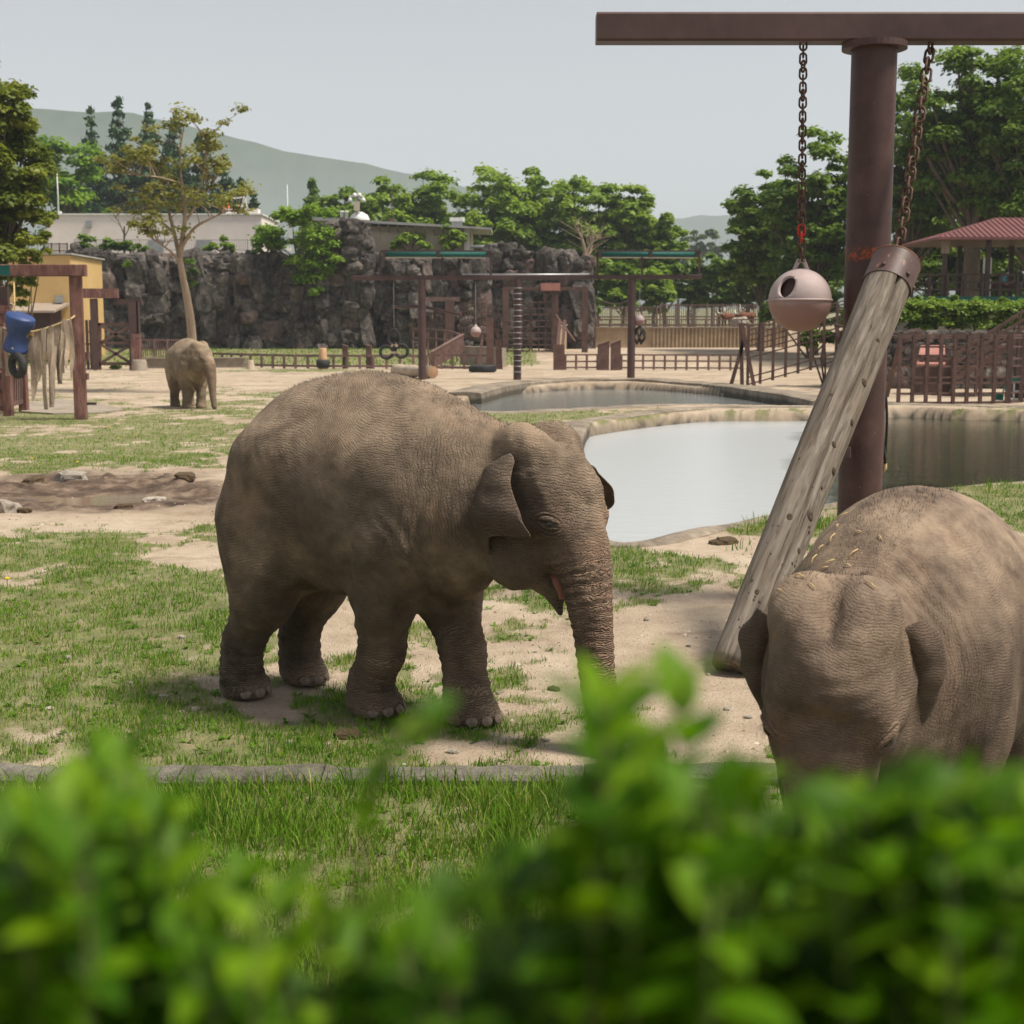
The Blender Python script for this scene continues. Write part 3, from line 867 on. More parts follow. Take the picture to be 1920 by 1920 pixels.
YOUNG_EAR = [[(-0.02, 0.27, 0.19), (-0.05, 0.33, 0.22), (-0.09, 0.37, 0.22), (-0.12, 0.38, 0.18)],
             [(-0.04, 0.29, 0.10), (-0.02, 0.37, 0.12), (-0.09, 0.44, 0.12), (-0.17, 0.41, 0.10)],
             [(-0.06, 0.29, 0.0), (-0.01, 0.37, 0.0), (-0.08, 0.46, 0.0), (-0.19, 0.43, -0.01)],
             [(-0.06, 0.28, -0.10), (-0.01, 0.35, -0.14), (-0.07, 0.43, -0.15), (-0.16, 0.40, -0.15)],
             [(-0.06, 0.26, -0.17), (-0.02, 0.31, -0.26), (-0.06, 0.36, -0.29), (-0.11, 0.35, -0.28)]]
E2 = elephant('elephant', 'young brown elephant facing the leaves with dusty back and straw on its head', (1.83, 6.06, 0), R(-122), 0.017,
    feet=[(-0.60, -0.26), (-0.62, 0.30), (0.62, -0.26), (0.70, 0.28)],
    head=(1.42, 0.02, 1.70), head_yaw=R(12), head_pitch=R(34), head_s=0.97, dome=-0.07, ear_pitch=R(14),
    trunk=[(0.36, 0, -0.10), (0.44, 0, -0.34), (1.66, 0.09, 0.98, 0), (1.70, 0.11, 0.68, 0), (1.70, 0.11, 0.38, 0), (1.74, 0.12, 0.10, 0)],
    trunk_r=[0.19, 0.17, 0.15, 0.12, 0.09, 0.07],
    ears=[
        [[(x, -y, z) for x, y, z in r_] for r_ in YOUNG_EAR], YOUNG_EAR],
    mat=M['skin_young'], scale=0.84, leg_k=1.0, girth=1.06, dust=0.9, dip=True)

E3 = elephant('elephant', 'tan elephant standing in front of the slim tree and the rock wall', tuple(G(352, 764)), R(-58), 0.034,
    feet=[(-0.62, -0.24), (-0.66, 0.30), (0.66, -0.24), (0.74, 0.22)],
    head=(1.36, 0.0, 1.74), head_yaw=R(24), head_pitch=R(2),
    trunk=[(0.40, 0, -0.10), (0.50, 0, -0.36), (0.56, 0, -0.70), (0.60, 0, -1.05), (0.64, 0, -1.38), (0.70, 0, -1.66)],
    trunk_r=[0.19, 0.17, 0.14, 0.11, 0.085, 0.07],
    ears=[
        [[(0.02, -0.30, 0.26), (-0.08, -0.40, 0.28), (-0.14, -0.50, 0.26), (-0.16, -0.56, 0.22)],
         [(-0.02, -0.31, 0.10), (-0.14, -0.44, 0.12), (-0.22, -0.56, 0.10), (-0.26, -0.64, 0.06)],
         [(-0.04, -0.31, -0.04), (-0.16, -0.44, -0.06), (-0.24, -0.54, -0.10), (-0.28, -0.60, -0.14)],
         [(-0.06, -0.30, -0.16), (-0.16, -0.40, -0.22), (-0.20, -0.46, -0.28), (-0.22, -0.50, -0.34)],
         [(-0.06, -0.28, -0.22), (-0.12, -0.34, -0.34), (-0.15, -0.37, -0.42), (-0.16, -0.39, -0.48)]],
        [[(0.02, 0.30, 0.26), (-0.08, 0.40, 0.28), (-0.14, 0.50, 0.26), (-0.16, 0.54, 0.22)],
         [(-0.02, 0.31, 0.10), (-0.14, 0.44, 0.12), (-0.22, 0.54, 0.10), (-0.26, 0.60, 0.06)],
         [(-0.04, 0.31, -0.04), (-0.16, 0.44, -0.06), (-0.24, 0.52, -0.10), (-0.28, 0.56, -0.14)],
         [(-0.06, 0.30, -0.16), (-0.16, 0.40, -0.22), (-0.20, 0.44, -0.28), (-0.22, 0.47, -0.32)],
         [(-0.06, 0.28, -0.22), (-0.12, 0.34, -0.34), (-0.15, 0.36, -0.40), (-0.16, 0.38, -0.44)]]],
    mat=M['skin_far'], scale=1.0, nails=False, dust=0.3)
# ---------------------------------------------------------------- ground, ponds
def project(x, y, z):
    d = y * CP - (z - CAMH) * SP
    return 960 + FPX * x / d, 960 - FPX * (y * SP + (z - CAMH) * CP) / d

def pts_px(lst, z=0.0): return [G(a, b, z) for a, b in lst]

NEAR_POND = pts_px([(1100, 800), (1062, 830), (1035, 880), (1040, 940), (1080, 995), (1150, 1020), (1220, 1018), (1290, 1003), (1360, 985), (1440, 967),
                    (1560, 945), (1690, 925), (1800, 912), (1920, 901), (2080, 888), (2200, 850), (2160, 800), (2030, 778), (1920, 770), (1800, 768), (1690, 764), (1540, 770), (1400, 771), (1320, 772), (1230, 780), (1150, 790)])
FAR_POND = pts_px([(880, 764), (880, 744), (920, 734), (990, 724), (1080, 718), (1190, 718), (1280, 723), (1360, 730), (1440, 741), (1500, 750), (1530, 759), (1440, 759), (1330, 757), (1250, 759), (1150, 763), (1040, 768), (940, 771)])

def smooth_poly(poly, n=5):
    p = [poly[-1]] + list(poly) + [poly[0], poly[1]]
    out = []
    for i in range(1, len(p) - 2):
        p0, p1, p2, p3 = p[i - 1], p[i], p[i + 1], p[i + 2]
        for k in range(n):
            t = k / n
            out.append(0.5 * ((2 * p1) + (p2 - p0) * t + (2 * p0 - 5 * p1 + 4 * p2 - p3) * t * t + (3 * p1 - p0 - 3 * p2 + p3) * t ** 3))
    return out
NEAR_S, FAR_S = smooth_poly(NEAR_POND), smooth_poly(FAR_POND)

def poly_sd(poly, x, y):
    """signed distance to polygon, negative inside"""
    P_ = np.array([(p.x, p.y) for p in poly]); Q = np.roll(P_, -1, axis=0)
    best = np.full(x.shape, 1e9); ins = np.zeros(x.shape, bool)
    for (ax, ay), (bx, by) in zip(P_, Q):
        ex, ey = bx - ax, by - ay
        t = np.clip(((x - ax) * ex + (y - ay) * ey) / (ex * ex + ey * ey + 1e-12), 0, 1)
        best = np.minimum(best, (x - ax - t * ex) ** 2 + (y - ay - t * ey) ** 2)
        c = ((ay > y) != (by > y)) & (x < (bx - ax) * (y - ay) / (by - ay + 1e-12) + ax)
        ins ^= c
    d = np.sqrt(best)
    return np.where(ins, -d, d)

_gx, _gy = np.arange(-12, 42.01, 0.2), np.arange(14, 100.01, 0.2)
_GX, _GY = np.meshgrid(_gx, _gy, indexing='ij')
_SD = np.minimum(poly_sd(NEAR_S, _GX, _GY), poly_sd(FAR_S, _GX, _GY))
def pond_sd(x, y):
    """signed distance to the nearer pond edge, looked up in a table"""
    fx = np.clip((x - _gx[0]) / 0.2, 0, len(_gx) - 1.001); fy = np.clip((y - _gy[0]) / 0.2, 0, len(_gy) - 1.001)
    i, j = fx.astype(int), fy.astype(int); u, v_ = fx - i, fy - j
    d = (_SD[i, j] * (1 - u) + _SD[i + 1, j] * u) * (1 - v_) + (_SD[i, j + 1] * (1 - u) + _SD[i + 1, j + 1] * u) * v_
    return np.where((y > 14) & (y < 100) & (x > -12) & (x < 42), d, 50.0)

PUDDLE = G(205, 928)
# layout of grass and bare sand: (pixel centre of a spot on the ground, radii, amount)
SPOTS = [(210, 840, 330, 42, 0.34), (200, 935, 300, 46, -1.1), (150, 1010, 260, 24, 0.22), (330, 1045, 140, 36, -0.42), (400, 1075, 60, 30, -0.3), (160, 1200, 360, 130, 0.42),
         (330, 1240, 90, 40, -0.2), (500, 1000, 120, 80, 0.1), (620, 1390, 260, 90, 0.36), (520, 1345, 70, 26, -0.75), (560, 1215, 60, 60, -0.35), (640, 1190, 80, 60, -0.2), (700, 1250, 60, 70, 0.2),
         (1010, 1120, 90, 60, 0.22), (1240, 1075, 190, 50, 0.40), (1180, 1230, 200, 80, -0.48), (1330, 1180, 120, 120, -0.5), (1380, 1360, 90, 90, -0.45), (1000, 1250, 90, 60, 0.1), (870, 1420, 120, 40, -0.35), (1000, 1340, 80, 70, 0.05),
         (1330, 1020, 120, 26, -0.5), (1360, 995, 130, 16, 0.5), (1250, 1048, 200, 14, 0.2), (1800, 945, 260, 32, 0.4), (1000, 778, 120, 9, 0.8), (1030, 704, 70, 5, 0.5), (430, 750, 300, 20, 0.28), (100, 778, 60, 6, 0.5), (420, 710, 120, 8, -0.3),
         (700, 735, 160, 25, -0.1), (960, 1560, 1500, 55, 0.8), (960, 1750, 1500, 120, 0.8), (760, 1480, 500, 30, 0.2), (560, 695, 200, 3, 0.5), (610, 1450, 300, 40, 0.25), (360, 1120, 160, 40, 0.2)]

def grass_mask(x, y):
    px, py = project(x, y, 0.0)
    b = np.full(x.shape, 0.06)
    b = np.where(py < 765, -0.24, b)
    b = np.where((py < 765) & (px > 780), -0.75, b)
    for cx, cy, rx, ry, a in SPOTS:
        b = b + a * np.exp(-((px - cx) / rx) ** 2 - ((py - cy) / ry) ** 2)
    n = fbm2(x * 0.55, y * 0.42, 4, 3) * 0.65 + fbm2(x * 2.3, y * 2.0, 3, 11) * 0.62 + fbm2(x * 7.0, y * 6.0, 2, 13) * 0.30
    far_l = sstep(97, 104, y) * (x < 2.0) * (y < 140)
    far_r = np.maximum(sstep(131.5, 133, y), bank(x, y))
    g = sstep(-0.16, 0.22, n + b)
    g = np.maximum(g, far_l * 0.95)
    return np.clip(np.maximum(g * (y < 97), far_l) + far_r * 1.0, 0, 1) * sstep(-0.05, 0.25, pond_sd(x, y))

def mud_mask(x, y):
    px, py = project(x, y, 0.0)
    n = fbm2(x * 0.6, y * 0.5, 4, 23)
    return sstep(0.25, 0.75, np.exp(-((px - 200) / 330) ** 2 - ((py - 922) / 34) ** 2) * 1.25 + n * 0.5)

def bank(x, y): return sstep(63.5, 64.5, y) * sstep(0.232, 0.250, x / np.maximum(y, 1.0))
def gz(x, y):
    x = np.asarray(x, float); y = np.asarray(y, float)
    z = 1.0 * sstep(92, 126, y) * (1 - bank(x, y))
    z = z + 1.95 * sstep(131.2, 131.8, y) * (1 - bank(x, y))
    z = z + bank(x, y) * 2.45
    z = z + 1.15 * (1 - sstep(1.3, 3.5, y))
    z = z + 20 * sstep(300, 1500, y)
    return z

def ground_z(x, y):
    x = np.asarray(x, float); y = np.asarray(y, float)
    md = mud_mask(x, y)
    near = 1 - sstep(90, 130, y)
    pr = ((x - PUDDLE.x) / 2.4) ** 2 + ((y - PUDDLE.y) / 1.15) ** 2
    pdl = np.exp(-pr)
    return gz(x, y) + near * (0.035 * fbm2(x * 0.5, y * 0.5, 3, 1) + 0.022 * fbm2(x * 2.6, y * 2.6, 4, 2)) + md * (0.30 * np.abs(fbm2(x * 1.6, y * 1.6, 4, 8)) - 0.04) * (1 - 0.8 * pdl) - 0.10 * pdl + 0.03 * 0

def zat(p): return float(ground_z(np.array([p[0]]), np.array([p[1]]))[0])

ys = np.concatenate([np.arange(-14, 4, 0.6), np.arange(4, 30, 0.11), np.arange(30, 80, 0.25), np.arange(80, 140, 0.5), np.geomspace(140, 6000, 40)])
sv = np.concatenate([[-9, -4, -2, -1.4], np.linspace(-1.05, 1.05, 421), [1.4, 2, 4, 9]])
SX, YY = np.meshgrid(sv, ys, indexing='ij')
XX = SX * (6 + 0.42 * np.maximum(YY, 0))
ZZ = ground_z(XX, YY)
pd = pond_sd(XX, YY)
ZZ = np.where(pd < 0.16, ZZ - 1.3 * (1 - sstep(-0.20, 0.16, pd)), ZZ)
Wn, Hn = XX.shape
ii = np.arange(Wn * Hn).reshape(Wn, Hn)
gF = np.stack([ii[:-1, :-1], ii[1:, :-1], ii[1:, 1:], ii[:-1, 1:]], -1).reshape(-1, 4)
gme = np_mesh('ground', np.stack([XX, YY, ZZ], -1).reshape(-1, 3), gF, True)
GM = grass_mask(XX, YY)
fattr(gme, 'grass', GM.ravel()); fattr(gme, 'mud', mud_mask(XX, YY).ravel()); fattr(gme, 'basin', (1 - sstep(0.04, 0.14, pd)).ravel())

t = NT('sandy_ground_with_grass')
v = t.pos()
n1 = t.noise(v, 0.35, 6, 0.6); n2 = t.noise(v, 3.0, 6, 0.65); n3 = t.noise(v, 45.0, 4, 0.7)
sand = t.ramp(t.math('ADD', t.math('MULTIPLY', n1, 0.55), t.math('ADD', t.math('MULTIPLY', n2, 0.25), t.math('MULTIPLY', n3, 0.2))),
              [(0.36, (0.27, 0.205, 0.145)), (0.5, (0.42, 0.335, 0.25)), (0.64, (0.54, 0.45, 0.35))])
peb = t.vor(v, 38.0)
sand = t.mix(t.mrange(peb, 0.10, 0.22, 0.35, 0.0), sand, (0.5, 0.45, 0.38))
stain = t.mrange(t.noise(v, 1.1, 6, 0.7, 0.5), 0.52, 0.66, 0.0, 0.55)
sand = t.mix(stain, sand, (0.21, 0.155, 0.105))
litter = t.mrange(t.vor(v, 11.0), 0.07, 0.12, 0.6, 0.0)
sand = t.mix(litter, sand, (0.12, 0.085, 0.055))
thatch = t.ramp(n2, [(0.35, (0.060, 0.090, 0.014)), (0.5, (0.105, 0.145, 0.024)), (0.65, (0.25, 0.21, 0.11))])
gfac = t.mrange(t.math('ADD', t.attr('grass'), t.math('MULTIPLY', t.math('SUBTRACT', n3, 0.5), 0.9)), 0.35, 0.80, 0.0, 0.72)
col = t.mix(gfac, sand, thatch)
mudc = t.ramp(t.noise(v, 2.2, 6, 0.7), [(0.36, (0.055, 0.036, 0.025)), (0.5, (0.125, 0.085, 0.06)), (0.66, (0.27, 0.20, 0.145))])
mudf = t.attr('mud')
col = t.mix(mudf, col, mudc)
col = t.mix(t.attr('basin'), col, t.ramp(n2, [(0.38, (0.05, 0.044, 0.034)), (0.62, (0.13, 0.11, 0.085))]))
rough = t.mrange(mudf, 0.3, 1.0, 0.95, 0.72)
hb = t.math('ADD', t.math('MULTIPLY', n3, 0.5), t.math('ADD', t.math('MULTIPLY', t.mrange(peb, 0.0, 0.25, 1.0, 0.0), 0.5), t.math('MULTIPLY', n2, 0.8)))
t.base(col, rough, t.bump(hb, 1.0, 0.04), 0.2)
M['ground'] = t.m
tag(link_mesh('ground', gme, M['ground']), kind='structure')

# puddle in the mud
pp = []
for k in range(40):
    a = 2 * math.pi * k / 40
    rr = 1 + 0.25 * math.sin(3 * a + 1) + 0.15 * math.sin(5 * a)
    pp.append((PUDDLE.x + 2.3 * rr * math.cos(a), PUDDLE.y + 1.1 * rr * math.sin(a), gz(PUDDLE.x, PUDDLE.y) - 0.075))
t = NT('puddle_water'); M['puddle'] = t.base((0.22, 0.165, 0.115), 0.08, t.bump(t.noise(t.pos(), 6, 2), 0.05, 0.01), 0.5)
mb = MB(); mb.add(pp, [tuple(range(40))])
tag(mb.build('puddle', M['puddle']), kind='structure')

# pond water: calm under the trees on the right, ruffled by the breeze and painted sky-pale on the open left
t = NT('pond_water')
v = t.pos()
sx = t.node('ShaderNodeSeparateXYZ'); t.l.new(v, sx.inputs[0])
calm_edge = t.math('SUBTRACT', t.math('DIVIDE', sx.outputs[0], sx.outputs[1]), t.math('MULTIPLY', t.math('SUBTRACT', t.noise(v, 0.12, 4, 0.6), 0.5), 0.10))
ruf_sky = t.math('MULTIPLY', t.mrange(calm_edge, 0.205, 0.245, 1.0, 0.0), t.mrange(sx.outputs[1], 44.0, 50.0, 1.0, 0.38))
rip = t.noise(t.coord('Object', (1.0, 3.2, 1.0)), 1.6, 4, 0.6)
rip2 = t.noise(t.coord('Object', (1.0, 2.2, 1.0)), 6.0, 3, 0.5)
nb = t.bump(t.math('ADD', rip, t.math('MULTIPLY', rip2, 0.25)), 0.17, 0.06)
t.base(t.mix(ruf_sky, (0.016, 0.024, 0.014), (0.40, 0.42, 0.435)), t.math('ADD', 0.03, t.math('MULTIPLY', ruf_sky, 0.22)), nb, 0.5)  # pale base colour paints the bright sky reflection into the ruffled water
t.b.inputs['IOR'].default_value = 1.33
M['water'] = t.m
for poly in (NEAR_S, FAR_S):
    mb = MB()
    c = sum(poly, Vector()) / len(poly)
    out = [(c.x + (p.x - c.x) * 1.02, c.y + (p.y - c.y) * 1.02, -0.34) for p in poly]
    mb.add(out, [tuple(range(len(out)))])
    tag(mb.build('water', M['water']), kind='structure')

# concrete rims, stained dark along the waterline
t = NT('stained_pond_concrete')
v = t.pos()
n1 = t.noise(v, 0.9, 6, 0.65); n2 = t.noise(v, 7.0, 6, 0.7)
col = t.ramp(t.math('ADD', t.math('MULTIPLY', n1, 0.6), t.math('MULTIPLY', n2, 0.4)), [(0.36, (0.12, 0.098, 0.075)), (0.52, (0.24, 0.20, 0.155)), (0.66, (0.38, 0.325, 0.255))])
sz = t.node('ShaderNodeSeparateXYZ'); t.l.new(v, sz.inputs[0])
wet = t.mrange(t.math('ADD', sz.outputs[2], t.math('MULTIPLY', t.math('SUBTRACT', n1, 0.5), 0.25)), -0.16, -0.04, 0.8, 0.0)
col = t.mix(wet, col, (0.055, 0.05, 0.036))
M['kerb_concrete'] = t.base(col, 0.9, t.bump(n2, 0.8, 0.04), 0.2)
def kerb(line, w, top, bot=-0.75, bulge=0.05, seed=0):
    mb = MB(); n = len(line)
    prof = [(-w / 2, bot), (-w / 2, top - bulge), (-w * 0.40, top - 0.012), (0, top + 0.01), (w * 0.40, top - 0.012), (w / 2, top - bulge), (w / 2, bot)]
    vs, fs = [], []
    for i, p in enumerate(line):
        t_ = (line[min(i + 1, n - 1)] - line[max(i - 1, 0)]); t_.z = 0; t_.normalize()
        s_ = Vector((-t_.y, t_.x, 0))
        j = vnoise(np.array([[p.x * 0.9, p.y * 0.9, seed]]))[0]
        for x, z in prof: vs.append(p + s_ * (x * (1 + 0.10 * j)) + Vector((0, 0, z + 0.035 * j - p.z)))
    m = len(prof)
    for i in range(n - 1):
        for k in range(m - 1): fs.append((i * m + k, i * m + k + 1, (i + 1) * m + k + 1, (i + 1) * m + k))
    fs += [tuple(range(m)), tuple(range((n - 1) * m, n * m))[::-1]]
    mb.add(vs, fs, False)
    return tag(mb.build('pond_kerb', M['kerb_concrete']), kind='structure')

kerb(crom(pts_px([(1052, 836), (1085, 792), (1150, 783), (1230, 773), (1320, 765), (1400, 764), (1540, 763), (1640, 759)]), 6), 0.85, 0.05, seed=1)
kerb(crom(pts_px([(1640, 758), (1690, 758), (1800, 761), (1920, 764), (2030, 771), (2170, 795)]), 6), 1.0, 0.06, seed=2)
kerb(crom(pts_px([(870, 742), (920, 729), (990, 720), (1080, 714.5), (1190, 714.5), (1280, 719), (1360, 726), (1440, 736), (1500, 745), (1560, 757)]), 6), 1.5, 0.16, seed=3)
kerb(crom(pts_px([(1330, 758.5), (1250, 760), (1150, 764.5), (1040, 770), (940, 774), (870, 770)]), 6), 0.9, 0.05, seed=4)
kerb(crom(pts_px([(1040, 945), (1080, 998), (1150, 1023), (1220, 1021), (1290, 1006), (1360, 988), (1440, 970), (1560, 948), (1690, 928), (1800, 915), (1920, 904), (2080, 891), (2200, 853)]), 6), 0.34, 0.035, seed=5)
# low stone kerb at the edge of the paddock
kb = [G(a, b) for a, b in [(-200, 1496), (0, 1500), (300, 1497), (600, 1500), (900, 1502), (1200, 1500), (1500, 1502), (1750, 1500), (2050, 1502)]]
mbk = [kb[0] + (kb[-1] - kb[0]) * (i / 90) for i in range(91)]
def stone_kerb():
    root = tag(bpy.data.objects.new('paddock_kerb', None), None, None, None, 'structure'); COL.objects.link(root); root.location = (0, kb[0].y, 0)
    x = kb[0].x
    r_ = random.Random(4)
    while x < kb[-1].x:
        L = r_.uniform(0.75, 1.0)
        mb = MB()
        nx, nz = 10, 3
        yc = 8.02 + 0.02 * math.sin(x)
        V_, F_ = [], []
        prof = [(-0.12, -0.2), (-0.12, 0.035), (-0.09, 0.062), (0.09, 0.062), (0.12, 0.035), (0.12, -0.2)]
        for i in range(nx + 1):
            xx = x + 0.006 + (L - 0.012) * i / nx
            for (yy, zz) in prof:
                j = float(fbm(np.array([xx * 5, yy * 9 + 4, zz * 9]), 3, 2))
                V_.append((xx, yc + yy + 0.022 * j, zz + (0.03 * j if zz > 0 else 0)))
        for i in range(nx):
            for k in range(5): F_.append((i * 6 + k, i * 6 + k + 1, (i + 1) * 6 + k + 1, (i + 1) * 6 + k))
        F_ += [tuple(range(6)), tuple(range(nx * 6, nx * 6 + 6))[::-1]]
        mb.add(V_, F_)
        mb.build('kerb_stone', M['kerb_stone'], root)
        x += L
M['kerb_stone'] = mat_mottled('grey_kerb_stone', (0.085, 0.076, 0.062), (0.20, 0.18, 0.15), 6, 0.9, 0.9, 0.03, vary=0.15)
stone_kerb()
# ---------------------------------------------------------------- post, swinging log and feeder ball
POLE_Y = 13.4
pole_x = P(1611, 960, POLE_Y).x
BEAM_Z = 5.32
t = NT('rusting_brown_post_paint')
v = t.coord('Object')
n = t.noise(v, 2.0, 6, 0.65)
col = t.ramp(n, [(0.35, (0.042, 0.019, 0.017)), (0.55, (0.070, 0.034, 0.030)), (0.72, (0.105, 0.058, 0.051))])
sz = t.node('ShaderNodeSeparateXYZ'); t.l.new(v, sz.inputs[0])
zb = P(1630, 478, POLE_Y).z
band = t.math('SUBTRACT', 1.0, t.mrange(t.math('ABSOLUTE', t.math('SUBTRACT', t.math('ADD', sz.outputs[2], t.math('MULTIPLY', t.math('SUBTRACT', t.noise(v, 9.0, 4), 0.5), 0.10)), zb)), 0.025, 0.07))
spots = t.mrange(t.noise(v, 22.0, 5, 0.75), 0.66, 0.72)
rust = t.ramp(t.noise(v, 30.0, 4), [(0.4, (0.10, 0.022, 0.010)), (0.62, (0.34, 0.075, 0.022))])
f = t.math('MAXIMUM', t.math('MULTIPLY', band, t.mrange(t.noise(v, 14.0, 4), 0.38, 0.5)), t.math('MULTIPLY', spots, 0.7))
chips = t.mrange(t.noise(v, 38.0, 3, 0.5), 0.71, 0.74)
col = t.mix(f, col, rust)
col = t.mix(t.math('MULTIPLY', chips, 0.6), col, (0.34, 0.25, 0.22))
M['post_paint'] = t.base(col, 0.52, t.bump(t.noise(v, 30, 5), 0.25, 0.006), 0.4)

root = thing('steel_post', 'thick round brown steel post standing behind the leaning log', 'post', (pole_x, POLE_Y, 0))
MB().lathe((pole_x, POLE_Y, -0.3), [(0.21, 0), (0.21, BEAM_Z + 0.3)], 40).build('shaft', M['post_paint'], root)
MB().lathe((pole_x, POLE_Y, 0), [(0.0, 0.03), (0.36, 0.03), (0.36, -0.1)], 32, smooth=False).build('base_plate', M['brown_steel'], root)
MB().lathe((pole_x, POLE_Y, BEAM_Z - 0.06), [(0.215, 0.0), (0.30, 0.0), (0.30, 0.058), (0.0, 0.058)], 32, smooth=False).build('cap_plate', M['brown_steel'], root)
MB().beam((pole_x - 2.6, POLE_Y, BEAM_Z + 0.13), (pole_x + 2.9, POLE_Y, BEAM_Z + 0.13), 0.26, 0.24, bev=0.02).build('cross_beam', M['brown_steel'], root)
MB().beam(P(1590, 838, 13.17), P(1590, 858, 13.17), 0.05, 0.05, bev=0.008).build('bracket', M['brown_steel'], root)

def chain(name, label, a, b, link_len, wire, mat, special=None, extra_parts=True):
    """row of interlocking links from a (top) to b (bottom)"""
    a, b = Vector(a), Vector(b)
    d = b - a; L = d.length; d.normalize()
    root = thing(name, label, 'chain', tuple(b))
    pitch = link_len - 2.0 * wire
    n = max(2, int(round(L / pitch)))
    pitch = L / n
    ll = pitch + 2.0 * wire
    u = d.orthogonal().normalized(); v = d.cross(u)
    mb = MB()
    hw = link_len * 0.30; st = ll / 2 - hw
    pts = []
    for k in range(16):
        an = 2 * math.pi * k / 16
        pts.append(Vector((hw * math.cos(an), 0, hw * math.sin(an) + (st if math.sin(an) >= 0 else -st))))
    mb.tube(pts, wire / 2, 7, closed=True)
    me = mb.mesh('link'); me.materials.append(mat)
    q0 = d.to_track_quat('Z', 'X')
    for i in range(n):
        o = link_mesh('link', me, None, root)
        c = a + d * pitch * (i + 0.5)
        o.location = c - b
        q = q0 @ Matrix.Rotation(math.pi / 2 * (i % 2) + 0.25 * math.sin(i * 1.7), 3, 'Z').to_quaternion()
        o.rotation_euler = q.to_euler()
        if special and i in special(n):
            m2 = me.copy(); m2.materials.clear(); m2.materials.append(M['red_paint']); o.data = m2
            o['label'] = 'red painted chain link'
    return root

# feeder ball
bc = P(1500, 563, POLE_Y); br = 0.298
t = NT('dusty_pink_plastic')
v = t.coord('Object')
sz = t.node('ShaderNodeSeparateXYZ'); t.l.new(v, sz.inputs[0])
pk = t.mix(t.mrange(t.math('ADD', sz.outputs[2], t.math('MULTIPLY', t.math('SUBTRACT', t.noise(v, 3.0, 4), 0.5), 0.18)), -0.06, 0.02), (0.30, 0.18, 0.165), (0.40, 0.32, 0.31))
pk = t.mix(t.mrange(t.noise(v, 16.0, 6, 0.75), 0.54, 0.68, 0.0, 0.6), pk, (0.33, 0.23, 0.19))
scr = t.mrange(t.noise(t.coord('Object', (9, 9, 2)), 7.0, 4, 0.7), 0.66, 0.70, 0.0, 0.6)
pk = t.mix(scr, pk, (0.20, 0.12, 0.10))
M['ball'] = t.base(pk, 0.6, t.bump(t.noise(v, 40, 5), 0.2, 0.004), 0.3)
ball = thing('feeder_ball', 'dusty pink feeder ball with an oval hole hanging beside the thick brown post', 'ball', tuple(bc))
bm = bmesh.new()
bmesh.ops.create_uvsphere(bm, u_segments=64, v_segments=40, radius=br)
hole_dir = Vector((-0.60, -0.68, 0.46)).normalized()
hu = hole_dir.orthogonal(); hu = Vector((0, 0, 1)).cross(hole_dir).normalized(); hv = hole_dir.cross(hu)
kill = []
HA, HB = 0.085, 0.115
for vv in bm.verts:
    q = vv.co
    if q.dot(hole_dir) > 0:
        a_, b_ = q.dot(hu) / HA, q.dot(hv) / HB
        rr = math.hypot(a_, b_)
        if rr < 0.80: kill.append(vv)
        elif rr < 1.22:
            s_ = 1.0 / rr
            p2 = hu * (q.dot(hu) * s_) + hv * (q.dot(hv) * s_)
            vv.co = p2 + hole_dir * math.sqrt(max(br * br - p2.length_squared, 0))
bmesh.ops.delete(bm, geom=kill, context='VERTS')
ring_e = [e for e in bm.edges if e.is_boundary]
ext = bmesh.ops.extrude_edge_only(bm, edges=ring_e)
for vv in [g_ for g_ in ext['geom'] if isinstance(g_, bmesh.types.BMVert)]: vv.co *= 0.90
for f_ in bm.faces: f_.smooth = True
me = bpy.data.meshes.new('shell'); bm.to_mesh(me); bm.free()
link_mesh('shell', me, M['ball'], ball)
MB().lathe(bc, [(0.0, -0.25), (0.17, -0.2), (0.26, 0), (0.17, 0.2), (0.0, 0.25)], 24).build('inner_wall', M['dark_brown'], ball)
MB().torus(bc, (0, 0, 1), br * 1.002, 0.012, 56, 8).build('seam', M['ball'], ball)
top = bc + Vector((0, 0, br))
mb = MB()
for sx_ in (-1, 1): mb.beam(top + Vector((sx_ * 0.075, 0, -0.045)), top + Vector((sx_ * 0.02, 0, 0.085)), 0.035, 0.05, up=Vector((1, 0, 0)), bev=0.008)
mb.beam(top + Vector((-0.035, 0, 0.07)), top + Vector((0.035, 0, 0.07)), 0.03, 0.05, bev=0.008)
mb.build('lug', M['ball'], ball)
mb = MB()
sh = top + Vector((0.0, 0, 0.075))
pts = [sh + Vector((0, 0.05 * math.cos(a), 0.05 + 0.075 * math.sin(a))) for a in np.linspace(-0.9, math.pi + 0.9, 12)]
mb.tube(pts, 0.011, 7).build('shackle', M['rust_chain'], ball)
ctop = Vector((P(1503, 200, POLE_Y).x, POLE_Y, BEAM_Z + 0.02))
chain('chain', 'rusty chain with a red link holding the pink feeder ball', ctop, sh + Vector((0, 0, 0.12)), 0.105, 0.020, M['rust_chain'], special=lambda n: [n - 2, n - 3])

